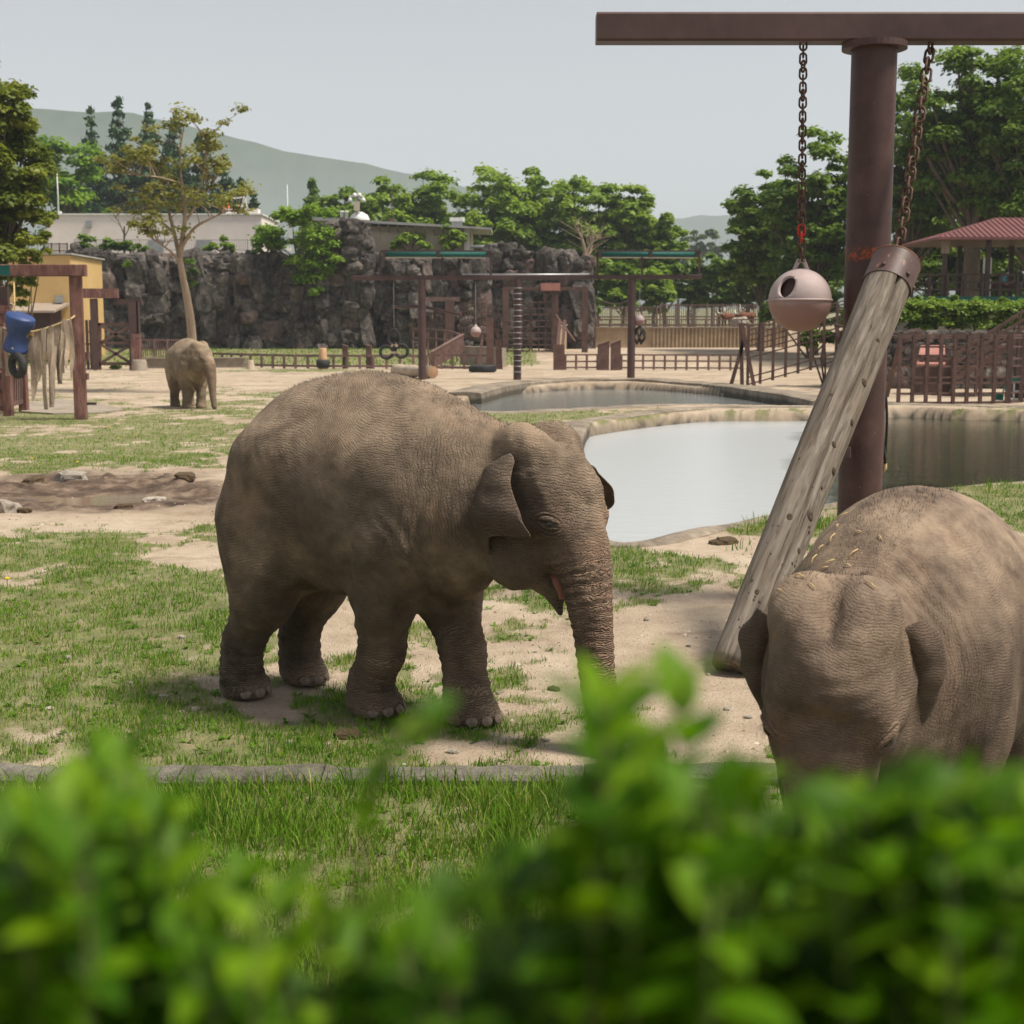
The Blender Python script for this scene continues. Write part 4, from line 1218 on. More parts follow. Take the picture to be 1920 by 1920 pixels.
# swinging log
lt, lb = P(1681, 492, 12.82), P(1374, 1256, 10.60)
ld = (lb - lt); LL = ld.length; ld.normalize()
t = NT('weathered_grey_log')
v = t.coord('Object', (5.0, 5.0, 0.55))
n = t.noise(v, 3.5, 8, 0.65, 0.6)
col = t.ramp(n, [(0.34, (0.075, 0.061, 0.048)), (0.5, (0.165, 0.138, 0.112)), (0.66, (0.27, 0.235, 0.195))])
brn = t.mrange(t.noise(t.coord('Object', (1, 1, 0.6)), 2.2, 4), 0.50, 0.68, 0.0, 0.6)
col = t.mix(brn, col, (0.19, 0.135, 0.095))
cr = t.noise(t.coord('Object', (26, 26, 0.9)), 2.0, 4, 0.6, 0.2)
crk = t.mrange(cr, 0.33, 0.37, 1.0, 0.0)
col = t.mix(t.math('MULTIPLY', crk, 0.8), col, (0.045, 0.035, 0.028))
bp = t.math('ADD', t.math('MULTIPLY', n, 0.4), t.math('MULTIPLY', crk, -0.7))
M['log'] = t.base(col, 0.88, t.bump(bp, 0.6, 0.02), 0.2)
log = thing('hanging_log', 'weathered grey log with a brown steel cap hung slantwise on a chain', 'log', tuple(lb))
lq = (-ld).to_track_quat('Z', 'X').to_matrix()
cap_at = 0.30
cam_a = math.atan2((lq.inverted() @ Vector((0, -1, 0))).y, (lq.inverted() @ Vector((0, -1, 0))).x)
R0, R1 = 0.185, 0.212
mb = MB()
nn, mm = 128, 60
V_, F_ = [], []
for i in range(mm + 1):
    z = (LL - cap_at + 0.02) * i / mm
    r0 = R0 + (R1 - R0) * (z / LL)
    for k in range(nn):
        a = 2 * math.pi * k / nn
        p_ = np.array([math.cos(a) * 1.4, math.sin(a) * 1.4, z * 0.9])
        r_ = r0 * (1 + 0.045 * float(fbm(p_, 3, 5)) + 0.02 * math.sin(2 * a + 1))
        # long drying split that faces the camera side
        da = (a - (cam_a + 0.10 * math.sin(z * 2.2)) + math.pi) % (2 * math.pi) - math.pi
        r_ -= 0.055 * math.exp(-(da / 0.06) ** 2) * (1 if z > 0.5 else z / 0.5)
        if i == 0: r_ *= 0.94
        V_.append(lb + lq @ Vector((math.cos(a) * r_, math.sin(a) * r_, z)))
for i in range(mm):
    for k in range(nn): F_.append((i * nn + k, i * nn + (k + 1) % nn, (i + 1) * nn + (k + 1) % nn, (i + 1) * nn + k))
F_.append(tuple(range(nn))[::-1])
mb.add(V_, F_, True); mb.sm[-1] = False
lo = mb.build('log_body', M['log'], log)
lo.location = (0, 0, 0)
# rotate texture space: give the log its own axis by baking the frame into the object
me = lo.data
Rm = lq.to_4x4()
me.transform(Rm.inverted()); lo.rotation_euler = lq.to_euler()
# knots and bore holes
r_ = random.Random(11)
knot_m = MB().lathe((0, 0, 0), [(0.050, -0.012), (0.040, 0.006), (0.026, 0.013), (0.012, 0.009), (0.0, 0.007)], 12).mesh('knot'); knot_m.materials.append(mat_mottled('dark_knot', (0.03, 0.022, 0.016), (0.10, 0.075, 0.055), 30, 0.9))
hole_m = MB().lathe((0, 0, 0), [(0.012, -0.004), (0.010, 0.006), (0.0, 0.006)], 8).mesh('bore_hole'); hole_m.materials.append(M['dark_brown'])
def on_log(z, a, me_, nm, s=1.0):
    r0 = R0 + (R1 - R0) * (z / LL)
    d_ = lq @ Vector((math.cos(a), math.sin(a), 0))
    o = link_mesh(nm, me_, None, log)
    o.location = lq @ Vector((math.cos(a) * r0 * 1.01, math.sin(a) * r0 * 1.01, z))
    o.rotation_euler = d_.to_track_quat('Z', 'Y').to_euler()
    o.scale = (s * 0.75, s * 1.05, s * 0.55)
for z, da, s in ((0.25, 0.1, 0.8), (0.62, -0.55, 0.6), (1.12, 0.5, 0.55), (1.35, -0.45, 0.8), (1.45, 0.35, 1.0), (1.95, 0.7, 0.7), (2.15, 0.15, 0.6), (2.6, -0.75, 0.5), (2.85, 0.4, 0.8), (3.3, 0.25, 0.5), (0.9, 0.75, 0.5), (2.45, 0.6, 0.6), (1.7, -0.9, 0.5)):
    on_log(z, cam_a + da, knot_m, 'knot', s)
for q in range(26): on_log(r_.uniform(0.15, 2.0), cam_a + r_.choice((-0.95, -0.75, -0.4, 0.1, 0.5)) + r_.uniform(-0.15, 0.15), hole_m, 'bore_hole', r_.uniform(0.6, 1.2))
# steel cap
cs = LL - cap_at
mb = MB(); mb.lathe(lb + lq @ Vector((0, 0, cs)), [(0.222, 0.0), (0.222, cap_at)], 40, axis=lq @ Vector((0, 0, 1)))
mb.lathe(lb + lq @ Vector((0, 0, cs)), [(0.222, cap_at), (0.215, cap_at + 0.012), (0.0, cap_at + 0.008)], 40, axis=lq @ Vector((0, 0, 1)))
mb.lathe(lb + lq @ Vector((0, 0, cs)), [(0.20, 0.004), (0.222, 0.0)], 40, axis=lq @ Vector((0, 0, 1)), smooth=False)
t = NT('brown_cap_paint'); v = t.coord('Object')
col = t.ramp(t.noise(v, 3.0, 5), [(0.4, (0.065, 0.036, 0.032)), (0.62, (0.095, 0.056, 0.050))])
drip = t.mrange(t.noise(t.coord('Object', (7, 7, 1.6)), 2.6, 5, 0.7), 0.62, 0.67)
col = t.mix(t.math('MULTIPLY', drip, 0.8), col, (0.36, 0.22, 0.16))
M['cap_paint'] = t.base(col, 0.5, t.bump(t.noise(v, 25, 4), 0.2, 0.005), 0.4)
cap = mb.build('steel_cap', M['cap_paint'], log)
MB().torus(lb + lq @ Vector((0, 0, LL)), lq @ Vector((0, 0, 1)), 0.217, 0.010, 40, 6).build('cap_rim', mat_mottled('rusty_rim', (0.12, 0.05, 0.03), (0.26, 0.14, 0.09), 20, 0.8), cap)
bolt_me = MB().lathe((0, 0, 0), [(0.022, 0), (0.022, 0.012), (0.014, 0.02), (0.0, 0.02)], 10).mesh('bolt'); bolt_me.materials.append(M['brown_steel'])
for da in (-0.75, 0.35, 1.2, 2.6, -2.2):
    a = cam_a + da
    o = link_mesh('bolt', bolt_me, None, cap)
    o.location = lq @ Vector((math.cos(a) * 0.221, math.sin(a) * 0.221, cs + 0.07))
    o.rotation_euler = (lq @ Vector((math.cos(a), math.sin(a), 0))).to_track_quat('Z', 'Y').to_euler()
eye_p = lb + lq @ Vector((0, 0, LL + 0.02))
MB().torus(eye_p + Vector((0.0, 0, 0.05)), (0.3, 1, 0), 0.05, 0.014, 18, 8).build('eye_bolt', M['rust_chain'], log)
chain('chain', 'heavy rusty chain holding up the slanting grey log', (P(1745, 110, POLE_Y).x, POLE_Y, BEAM_Z + 0.02), eye_p + Vector((0.005, 0, 0.085)), 0.15, 0.026, M['rust_chain'])

# rubber strap loop hooked behind the post
sp = thing('rubber_strap', 'black rubber strap loop hanging against the back of the thick brown post', 'strap', tuple(P(1657, 880, 13.45)))
a_, b_ = P(1655, 700, 13.45), P(1657, 868, 13.45)
loop = [a_ + (b_ - a_) * f + Vector((s_ * 0.030 * math.sin(math.pi * f) + 0.012, s_ * 0.02, 0)) for s_, fr in ((1, np.linspace(0, 1, 10)), (-1, np.linspace(1, 0, 10))) for f in fr]
MB().tube(loop, 0.014, 6, closed=True).build('loop', M['rubber'], sp)
MB().tube([b_ + Vector((0.01, 0, 0.02)), b_ + Vector((0.012, 0, -0.05)), b_ + Vector((0.002, 0, -0.09))], [0.02, 0.024, 0.012], 8).build('tail_end', M['straw'], sp)
MB().lathe(a_ + Vector((0.0, 0, 0.0)), [(0.02, -0.04), (0.025, 0.0), (0.02, 0.03), (0.0, 0.035)], 10).build('hook', M['steel'], sp)

# straw lying on the young elephant's head
for i, (px, py, dx, dz) in enumerate(((1470, 1108, 0.05, 0.025), (1505, 1070, 0.03, 0.05), (1540, 1052, -0.01, 0.06), (1590, 1060, 0.03, 0.03), (1630, 1095, 0.005, 0.06), (1560, 1010, 0.05, -0.02), (1575, 985, 0.03, 0.04), (1520, 1040, 0.05, -0.02))):
    pass
# ---------------------------------------------------------------- background: walls, buildings, fences
def lerp(a, b, f): return Vector(a) + (Vector(b) - Vector(a)) * f
def gnd(px, Y):
    """point on the terrain below pixel column px at depth Y"""
    p = P(px, 700, Y)
    return Vector((p.x, Y, zat(p)))
def W(px, Y): return P(px, 700, Y).x
def Zp(py, Y): return P(960, py, Y).z
def PP(px, py, Y):  # as P, straight above column px (no convergence)
    return P(px, py, Y)

def fence(name, label, base, height, n_posts, rails, mat, post_w=0.12, rail_w=0.09, group=None, slats=0, cat='fence', sink=0.1):
    """posts on the base polyline, one rail object per section and height; optional slats between"""
    base = [Vector(b) for b in base]
    root = thing(name, label, cat, tuple(base[0]), group=group)
    L = [0.0]
    for i in range(len(base) - 1): L.append(L[-1] + (base[i + 1] - base[i]).length)
    def at(s):
        for i in range(len(base) - 1):
            if s <= L[i + 1] + 1e-9: return lerp(base[i], base[i + 1], (s - L[i]) / max(L[i + 1] - L[i], 1e-9))
        return base[-1]
    ps = [at(L[-1] * i / (n_posts - 1)) for i in range(n_posts)]
    up = Vector((0, 0, 1))
    for p in ps: MB().beam(p - up * sink, p + up * height, post_w, post_w, bev=post_w * 0.12).build('post', mat, root)
    for i in range(n_posts - 1):
        a, b = ps[i], ps[i + 1]
        for h in rails: MB().beam(a + up * h, b + up * h, rail_w, rail_w * 0.7).build('rail', mat, root)
        if slats:
            for k in range(slats):
                q = lerp(a, b, (k + 1) / (slats + 1))
                MB().beam(q + up * rails[0], q + up * rails[-1], rail_w * 0.5, rail_w * 0.4).build('slat', mat, root)
    return root

def grid(name, label, a, b, h, nx, hs, mat, wv=0.1, wh=0.06, group=None, cat='gate', lean=None):
    """gate of upright bars and cross bars between base points a and b"""
    a, b = Vector(a), Vector(b)
    up = Vector((0, 0, 1))
    root = thing(name, label, cat, tuple(a), group=group)
    for i in range(nx + 1):
        p = lerp(a, b, i / nx)
        MB().beam(p, p + up * h, wv, wv).build('bar', mat, root)
    dn = (b - a).normalized(); side = Vector((-dn.y, dn.x, 0))
    for k, z in enumerate(hs):
        MB().beam(a + up * z + side * 0.02, b + up * z + side * 0.02, wh, wh).build('rail', mat, root)
    return root

UP = Vector((0, 0, 1))
# ---- rock wall made of stacked boulders
WY = 125.0
t = NT('dark_carved_rock')
v = t.pos()
n1 = t.noise(v, 0.5, 6, 0.65, 0.5); n2 = t.noise(v, 2.6, 8, 0.7, 0.4)
col = t.ramp(t.math('ADD', t.math('MULTIPLY', n1, 0.45), t.math('MULTIPLY', n2, 0.55)), [(0.34, (0.022, 0.019, 0.018)), (0.46, (0.062, 0.053, 0.049)), (0.56, (0.13, 0.113, 0.102)), (0.68, (0.31, 0.27, 0.23))])
hs_ = t.node('ShaderNodeHueSaturation', Value=t.mrange(t.rnd(), 0, 1, 0.62, 1.30), Color=col)
col = t.mix(t.mrange(t.rnd(), 0.86, 0.9, 0.0, 0.35), hs_.outputs[0], (0.16, 0.085, 0.075))
M['rock'] = t.base(col, 0.92, t.bump(n2, 0.9, 0.12), 0.2)
rock_meshes = []
for s_ in range(10):
    bm = bmesh.new(); bmesh.ops.create_icosphere(bm, subdivisions=3, radius=1.0)
    for vv in bm.verts:
        p_ = np.array(vv.co)
        pq = np.sign(p_) * np.abs(p_) ** 0.62
        n_ = float(fbm(p_ * 1.25 + s_ * 7.3, 4, s_)); n2_ = float(vnoise(p_ * 3.1 + s_ * 3.1, s_))
        n3_ = 1 - abs(float(vnoise(p_ * 2.3 + s_ * 5.7, s_ + 40)))
        vv.co = Vector(pq * (1 + 0.50 * n_ + 0.14 * n2_ + 0.16 * (n3_ - 0.6) + 0.06 * float(vnoise(p_ * 7.0 + s_, s_))))
    me = bpy.data.meshes.new('stone'); bm.to_mesh(me); bm.free(); me.materials.append(M['rock'])
    rock_meshes.append(me)
def wall_top(px):
    T = [(120, 472), (150, 468), (200, 478), (260, 482), (330, 478), (400, 476), (470, 480), (560, 484), (600, 470), (612, 420), (650, 412), (684, 416), (694, 468), (720, 482), (800, 486), (905, 484), (925, 464), (955, 458), (985, 470), (1010, 468), (1040, 474), (1075, 474), (1092, 484), (1106, 500)]
    return float(np.interp(px, [a for a, _ in T], [b for _, b in T]))
wall = thing('rock_wall', 'tall dark wall of stacked carved boulders behind the fences', 'rock wall', tuple(gnd(600, WY)))
r_ = random.Random(5)
mb = MB()
pxs = list(range(118, 1112, 14))
bk = []
for px in pxs:
    dy = 0.8 * math.sin(px * 0.021) + 0.5 * math.sin(px * 0.063)
    bk.append((W(px, WY) , WY + 1.2 + dy, Zp(wall_top(px) + 7, WY)))
vs = []
for (x, y, z) in bk:
    for k in range(9): vs.append((x, y - 0.02 * k, 0.4 + (z - 0.4) * k / 8))
fs = [(i * 9 + k, (i + 1) * 9 + k, (i + 1) * 9 + k + 1, i * 9 + k + 1) for i in range(len(bk) - 1) for k in range(8)]
nb_ = len(vs)
vs += [(x, y + 3.0, z) for (x, y, z) in bk]
fs += [(i * 9 + 8, (i + 1) * 9 + 8, nb_ + i + 1, nb_ + i) for i in range(len(bk) - 1)]
mb.add(vs, fs)
mb.build('backing', M['rock'], wall)
wo = woff(wall)
count = 0
px = 122
cols = []
while px < 1100:
    w = r_.uniform(19, 36)
    cols.append((px, w)); px += w * 0.92
for (px, w) in cols:
    cx = px + w / 2
    top, bot = wall_top(cx), 662
    y_ = top
    while y_ < bot and count < 299:
        h_ = r_.uniform(14, 36) if r_.random() < 0.7 else r_.uniform(36, 66)
        ox = r_.uniform(-5, 5)
        dy = 0.8 * math.sin((cx + ox) * 0.021) + 0.5 * math.sin((cx + ox) * 0.063)
        proud = 0.9 if 600 < cx < 692 else 0.0
        c = P(cx + ox, y_ + h_ / 2, WY + 0.5 + dy * 0.9 - proud - r_.uniform(0, 0.8))
        o = link_mesh('stone', rock_meshes[r_.randrange(10)], None, wall)
        sx_, sz_ = w * WY / FPX * 0.60, h_ * WY / FPX * 0.60
        o.scale = (sx_, r_.uniform(0.7, 1.2), sz_)
        o.location = c - wo
        o.rotation_euler = (r_.uniform(-0.3, 0.3), r_.uniform(-0.25, 0.25), r_.uniform(-0.5, 0.5))
        count += 1
        y_ += h_ * 0.96
# the smaller stones wedged between them
mbv, mbf = [], []
base_me = rock_meshes[3]
bco = np.array([v.co for v in base_me.vertices]); bfa = np.array([tuple(p.vertices) for p in base_me.polygons])
off = 0
for k in range(420):
    px = r_.uniform(122, 1100); py = r_.uniform(wall_top(px) - 2, 662)
    dy = 0.8 * math.sin(px * 0.021) + 0.5 * math.sin(px * 0.063)
    c = P(px, py, WY - 0.1 + dy - (0.9 if 600 < px < 692 else 0) + r_.uniform(-0.3, 0.3))
    Rm = np.array(Matrix.Rotation(r_.uniform(0, 6.28), 3, Vector((r_.random(), r_.random(), r_.random() + 0.01)).normalized()))
    s3 = np.array([r_.uniform(0.2, 0.6), r_.uniform(0.25, 0.6), r_.uniform(0.2, 0.8)])
    mbv.append(((bco * s3) @ Rm.T) + np.array(c - wo)); mbf.append(bfa + off); off += len(bco)
tag(link_mesh('small_stones', np_mesh('small_stones', np.concatenate(mbv), np.concatenate(mbf)), M['rock'], wall), kind='stuff')

# ---- pale flat-roofed building above the wall
bY = 141.0
b = thing('flat_roofed_building', 'long pale pink flat-roofed building rising behind the rock wall', 'building', tuple(gnd(295, bY)))
x0, x1, zt = W(99, bY), W(497, bY), Zp(403, bY)
MB().box(((x0 + x1) / 2, bY + 5, zt / 2 + 0.5), (x1 - x0, 10, zt - 1.0)).build('wall', M['white_wall'], b)
MB().box(((x0 + x1) / 2, bY + 5, zt + 0.06), (x1 - x0 + 0.3, 10.3, 0.16)).build('roof_edge', M['white_metal'], b)
MB().box((W(178, bY), bY - 0.12, Zp(420, bY)), (0.55, 0.3, 0.6)).build('vent', M['steel'], b)
for px in (300, 390): MB().box((W(px, bY), bY - 0.05, Zp(462, bY)), (1.5, 0.14, 1.2)).build('window', M['steel'], b)
MB().box((W(460, bY), bY + 1.0, zt + 0.35), (3.2, 1.5, 0.6)).build('roof_hatch', M['white_wall'], b)
# roof gear: orange lamp, white derrick
lamp = thing('beacon', 'orange warning beacon on the pale building roof', 'beacon', tuple(P(425, 402, bY + 2)))
p = P(425, 402, bY + 2)
MB().beam(p - UP * 0.05, p + UP * 0.5, 0.25, 0.25).build('base', M['dark_brown'], lamp)
MB().lathe(p + UP * 0.5, [(0.34, 0), (0.36, 0.5), (0.2, 0.75), (0.0, 0.8)], 12).build('lens', mat_mottled('orange_plastic', (0.5, 0.10, 0.02), (0.6, 0.16, 0.04), 3, 0.4), lamp)
dr = thing('roof_derrick', 'white slanted derrick arm standing on the pale building roof', 'derrick', tuple(P(452, 402, bY + 3)))
p = P(450, 402, bY + 3)
MB().beam(p, P(459, 370, bY + 3), 0.22, 0.22).build('arm', M['white_metal'], dr)
MB().beam(P(466, 402, bY + 3), P(460, 372, bY + 3), 0.14, 0.14).build('strut', M['white_metal'], dr)
MB().beam(P(437, 372, bY + 3), P(461, 369, bY + 3), 0.14, 0.14).build('boom', M['white_metal'], dr)
# antenna poles
def mast(label, px, py0, py1, Y, r=0.05, mat='steel'):
    o = thing('antenna_mast', label, 'antenna', tuple(P(px, py0, Y)))
    a_, b_ = P(px, py0, Y), P(px, py0, Y); b_.z = Zp(py1, Y)
    MB().tube([a_, lerp(a_, b_, 0.5), b_], [r, r * 0.8, r * 0.5], 6).build('pole', M[mat], o)
    MB().box(a_ + UP * 0.15, (0.5, 0.5, 0.4)).build('foot', M[mat], o)
    return o
mast('thin tall white antenna mast at the left end of the pale building', 110, 403, 318, bY + 0.5, 0.09, 'white_metal')
mast('thin white antenna mast standing against the hills', 541, 470, 346, 150, 0.07, 'white_metal')
mast('thin rusty antenna mast beside the lamp tower', 735, 416, 350, 136.5, 0.05, 'brown_wood')
# railing in front of it on the wall top
rb = [Vector((W(px, 127.6), 127.6, Zp(474, 127.6))) for px in (150, 470)]
fence('roof_railing', 'thin steel railing along the rock wall top before the pale building', rb, Zp(448, 127.6) - Zp(474, 127.6), 9, [0.25, 1.15], M['steel'], 0.07, 0.05, slats=9, cat='railing', sink=1.2)
rb = [Vector((W(px, 112), 112, Zp(487, 112))) for px in (92, 136)]
fence('roof_railing', 'dark railing on the yellow building roof', rb, Zp(455, 112) - Zp(487, 112), 4, [0.2, 0.7, 1.25], M['dark_brown'], 0.09, 0.06, slats=5, cat='railing')
# satellite dish
sd_ = thing('satellite_dish', 'white satellite dish on the yellow building roof', 'satellite dish', tuple(P(90, 487, 111)))
c = P(86, 444, 111)
MB().lathe(c, [(0.0, 0.0), (0.25, 0.03), (0.45, 0.12), (0.58, 0.24)], 20, axis=(-0.75, -0.5, 0.4)).build('dish', M['white_metal'], sd_)
MB().tube([P(90, 487, 111), P(90, 450, 111.2), c], 0.05, 6).build('stand', M['steel'], sd_)
MB().tube([c, c + Vector((-0.5, -0.33, 0.25))], 0.03, 5).build('feed_arm', M['steel'], sd_)
# yellow building
yb = thing('yellow_building', 'low yellow plastered building with a shed roof at its foot', 'building', tuple(gnd(100, 104)))
Yb = 104.0
x0, x1 = W(20, Yb), W(140, Yb)
MB().box(((x0 + x1) / 2, Yb + 4, Zp(489, Yb) / 2 + 0.4), (x1 - x0, 8, Zp(489, Yb) - 0.8 + 0.8)).build('wall', M['yellow_wall'], yb)
MB().box(((x0 + x1) / 2, Yb + 4, Zp(487, Yb) + 0.42), (x1 - x0 + 0.4, 8.4, 0.12)).build('roof_slab', M['grey_roof'], yb)
a_ = Zp(568, Yb); c_ = Zp(583, Yb)
mb = MB(); mb.add([(W(22, Yb), Yb - 0.05, a_), (W(136, Yb), Yb - 0.05, a_), (W(128, Yb), Yb - 2.6, c_), (W(18, Yb), Yb - 2.6, c_), (W(22, Yb), Yb - 0.05, a_ - 0.16), (W(136, Yb), Yb - 0.05, a_ - 0.16), (W(128, Yb), Yb - 2.6, c_ - 0.16), (W(18, Yb), Yb - 2.6, c_ - 0.16)],
    [(0, 1, 2, 3), (7, 6, 5, 4), (3, 2, 6, 7), (2, 1, 5, 6), (0, 3, 7, 4), (1, 0, 4, 5)])
mb.build('shed_roof', mat_mottled('tan_sheet', (0.26, 0.21, 0.16), (0.38, 0.31, 0.25), 1, 0.8, vary=0.05), yb)
MB().box((W(78, Yb), Yb - 0.08, Zp(620, Yb)), (2.6, 0.2, 3.0)).build('doorway', M['dark_brown'], yb)
MB().box((W(110, Yb), Yb - 0.10, Zp(620, Yb)), (0.75, 0.25, 3.0)).build('door_post', M['brown_wood'], yb)
MB().box((W(119, Yb), Yb - 0.25, Zp(561, Yb)), (0.5, 0.45, 0.55)).build('air_conditioner', M['steel'], yb)

# ---- lodge with the oversailing roof on the rock tower
lY = 133.0
lo_ = thing('lodge', 'cream walled lodge with a thin oversailing grey roof above the rock wall', 'building', tuple(gnd(780, lY)))
MB().box(((W(686, lY) + W(884, lY)) / 2, lY + 4, Zp(425, lY) / 2 + 0.2), (W(884, lY) - W(686, lY), 8, Zp(425, lY) - 0.4)).build('wall', M['cream_wall'], lo_)
mb = MB()
za, zb_ = Zp(409, lY), Zp(429, lY)
xa, xb = W(596, lY), W(922, lY)
mb.add([(xa, lY - 1.6, za), (xb, lY - 1.6, zb_), (xb, lY + 9, zb_ + 0.35), (xa, lY + 9, za + 0.35), (xa, lY - 1.6, za - 0.3), (xb, lY - 1.6, zb_ - 0.18), (xb, lY + 9, zb_), (xa, lY + 9, za)],
       [(0, 1, 2, 3), (7, 6, 5, 4), (0, 4, 5, 1), (1, 5, 6, 2), (2, 6, 7, 3), (3, 7, 4, 0)])
mb.build('roof', M['grey_roof'], lo_)
for k in range(13):
    x = W(700, lY) + (W(900, lY) - W(700, lY)) * k / 12
    zz = za + (zb_ - za) * (x - xa) / (xb - xa) - 0.34
    MB().beam((x, lY - 1.5, zz - 0.05), (x, lY + 0.02, zz - 0.55), 0.12, 0.10).build('rafter', M['grey_roof'], lo_)
MB().box((W(877, lY), lY - 0.6, Zp(448, lY) - 0.6), (0.5, 0.5, 3.2)).build('pillar', M['white_wall'], lo_)
for px in (712, 830): MB().box((W(px, lY), lY - 0.05, Zp(450, lY)), (0.12, 0.14, 2.6)).build('wall_pilaster', M['cream_wall'], lo_)
MB().tube([P(882, 463, 129), P(914, 463, 129), P(921, 466, 129), P(923, 476, 129), P(923, 488, 128)], 0.16, 8).build('drain_pipe', M['steel'], lo_)
rv = thing('roof_vent', 'boxy white vent unit on the lodge roof', 'vent', tuple(P(857, 424, lY + 1)))
MB().box(P(857, 412, lY + 1), (1.4, 1.2, 0.36), bev=0.06).build('hood', M['white_metal'], rv)
MB().box(P(857, 420, lY + 1), (1.0, 0.9, 0.62)).build('neck', M['steel'], rv)
dm = thing('roof_dome', 'low white dome vent at the foot of the lamp tower', 'vent', tuple(P(674, 411, lY)))
MB().lathe(P(674, 411, lY), [(0.95, -0.12), (0.95, 0.05), (0.75, 0.4), (0.3, 0.66), (0.0, 0.7)], 18).build('dome', M['white_metal'], dm)
for px, lb2 in ((641, 'short white vent pipe nearer the lodge roof edge'), (650, 'short white vent pipe nearer the lamp tower dome')): 
    o = thing('roof_pipe', lb2, 'pipe', tuple(P(px, 411, lY)), group='short vent pipes on the lodge roof')
    MB().lathe(P(px, 411, lY), [(0.14, -0.25), (0.14, 0.6), (0.2, 0.62), (0.2, 0.75), (0.0, 0.8)], 8).build('stack', M['white_metal'], o)
lt_ = thing('lamp_tower', 'floodlight mast with four white lamps on the lodge roof', 'lamp', tuple(P(669, 412, lY - 0.6)))
p0, p1 = P(669, 414, lY - 0.6), P(669, 366, lY - 0.6)
MB().tube([p0, p1], 0.13, 8).build('mast', M['steel'], lt_)
MB().beam(P(655, 368, lY - 0.6), P(683, 368, lY - 0.6), 0.14, 0.14).build('crossarm', M['white_metal'], lt_)
MB().beam(P(669, 378, lY - 0.8), P(669, 395, lY - 0.8), 0.5, 0.3).build('control_box', M['cream_wall'], lt_)
for px, py in ((657, 375), (681, 375), (665, 366), (674, 366)):
    MB().lathe(P(px, py, lY - 0.7), [(0.0, 0.22), (0.13, 0.19), (0.23, 0.0), (0.21, -0.16), (0.0, -0.21)], 12).build('lamp_head', M['white_metal'], lt_)

# ---- shade structures in the middle
sY = 75.0
st = thing('shade_frame', 'brown steel post row with a long beam and rolled green awnings', 'shade frame', tuple(gnd(970, sY)))
bz = Zp(521, sY)
for px, pb in ((792, 716), (970, 712), (1183, 711)):
    g0 = gnd(px, sY)
    MB().lathe(g0 - UP * 0.1, [(0.21, 0), (0.21, bz - g0.z + 0.02)], 20).build('post', M['brown_steel'], st)
MB().beam(P(660, 521, sY), P(1316, 519, sY), 0.24, 0.24, bev=0.02).build('beam', M['brown_steel'], st)
MB().tube([P(866, 516, sY + 1), P(1105, 515, sY + 1)], 0.07, 6).build('pipe', M['steel'], st)
for xs_, ra, rb_ in (((713, 829, 920), 716, 919), ((1120, 1204, 1311), 1121, 1310)):
    for px in xs_: MB().beam(P(px, 520, sY), P(px, 473, sY), 0.11, 0.11).build('upright', M['brown_steel'], st)
    MB().beam(P(ra - 2, 472, sY), P(rb_ + 3, 472, sY), 0.14, 0.5).build('top_rail', M['brown_steel'], st)
    a_, b_ = P(ra + 4, 477, sY - 0.28), P(rb_ - 3, 477, sY - 0.28)
    aw = MB().tube([a_, b_], 0.135, 12).build('awning_roll', M['green_canvas'], st)
    for q in (a_, lerp(a_, b_, 0.52), b_): MB().beam(q - Vector((0.09, 0, 0)), q + Vector((0.09, 0, 0)), 0.31, 0.31).build('roll_bracket', M['dark_brown'], aw)
    MB().beam(P(ra + 8, 482, sY + 0.25), P(rb_ - 8, 483, sY + 0.25), 0.05, 1.0).build('canopy_sheet', M['steel'], st)
MB().tube([P(735, 575, sY + 1.2), P(792, 575, sY + 0.2), P(865, 590, sY + 1.5)], 0.09, 6).build('cross_pipe', M['brown_steel'], st)
for k in range(16): 
    py = 540 + k * 10.5
    MB().tube([P(962, py, sY - 0.22), P(979, py, sY - 0.22)], 0.022, 5).build('rung', M['steel'], st)
# feeder balls on cables
def small_ball(label, px, py, Y, r, top_py):
    c = P(px, py, Y)
    o = thing('feeder_ball', label, 'ball', tuple(c))
    MB().lathe(c, [(r * math.cos(a), r * math.sin(a)) for a in np.linspace(-1.57, 1.57, 12)], 20).build('shell', M['ball'], o)
    MB().torus(c, (0, 0, 1), r * 1.01, 0.012, 24, 6).build('seam', M['ball'], o)
    MB().lathe(c + UP * r * 0.93, [(0.09, 0), (0.05, 0.12), (0.0, 0.13)], 8).build('lug', M['ball'], o)
    tp = Vector((c.x, c.y, Zp(top_py, Y)))
    MB().tube([c + UP * (r + 0.05), tp], 0.018, 5).build('cable', M['steel'], o)
    return o
small_ball('small pink feeder ball hanging by the curved brown railing', 892, 622, sY + 0.05, 0.29, 522)
small_ball('small pink feeder ball hanging beside the last shade frame post', 1199, 600, sY + 0.05, 0.28, 522)
rs = thing('rubber_strips', 'black rubber strips hanging under the ball by the shade frame post', 'rubber strips', tuple(P(1199, 645, sY + 0.05)))
bc2 = P(1199, 612, sY + 0.05)
for k in range(6):
    a = k * 1.05
    MB().tube(crom([bc2, bc2 + Vector((0.25 * math.cos(a), 0.15 * math.sin(a), -0.25)), bc2 + Vector((0.32 * math.cos(a + 0.5), 0.2 * math.sin(a), -0.62)), bc2 + Vector((0.15 * math.cos(a + 1), 0.1, -0.95 + 0.1 * (k % 3)))], 4), 0.055, 6).build('strip', M['rubber'], rs)

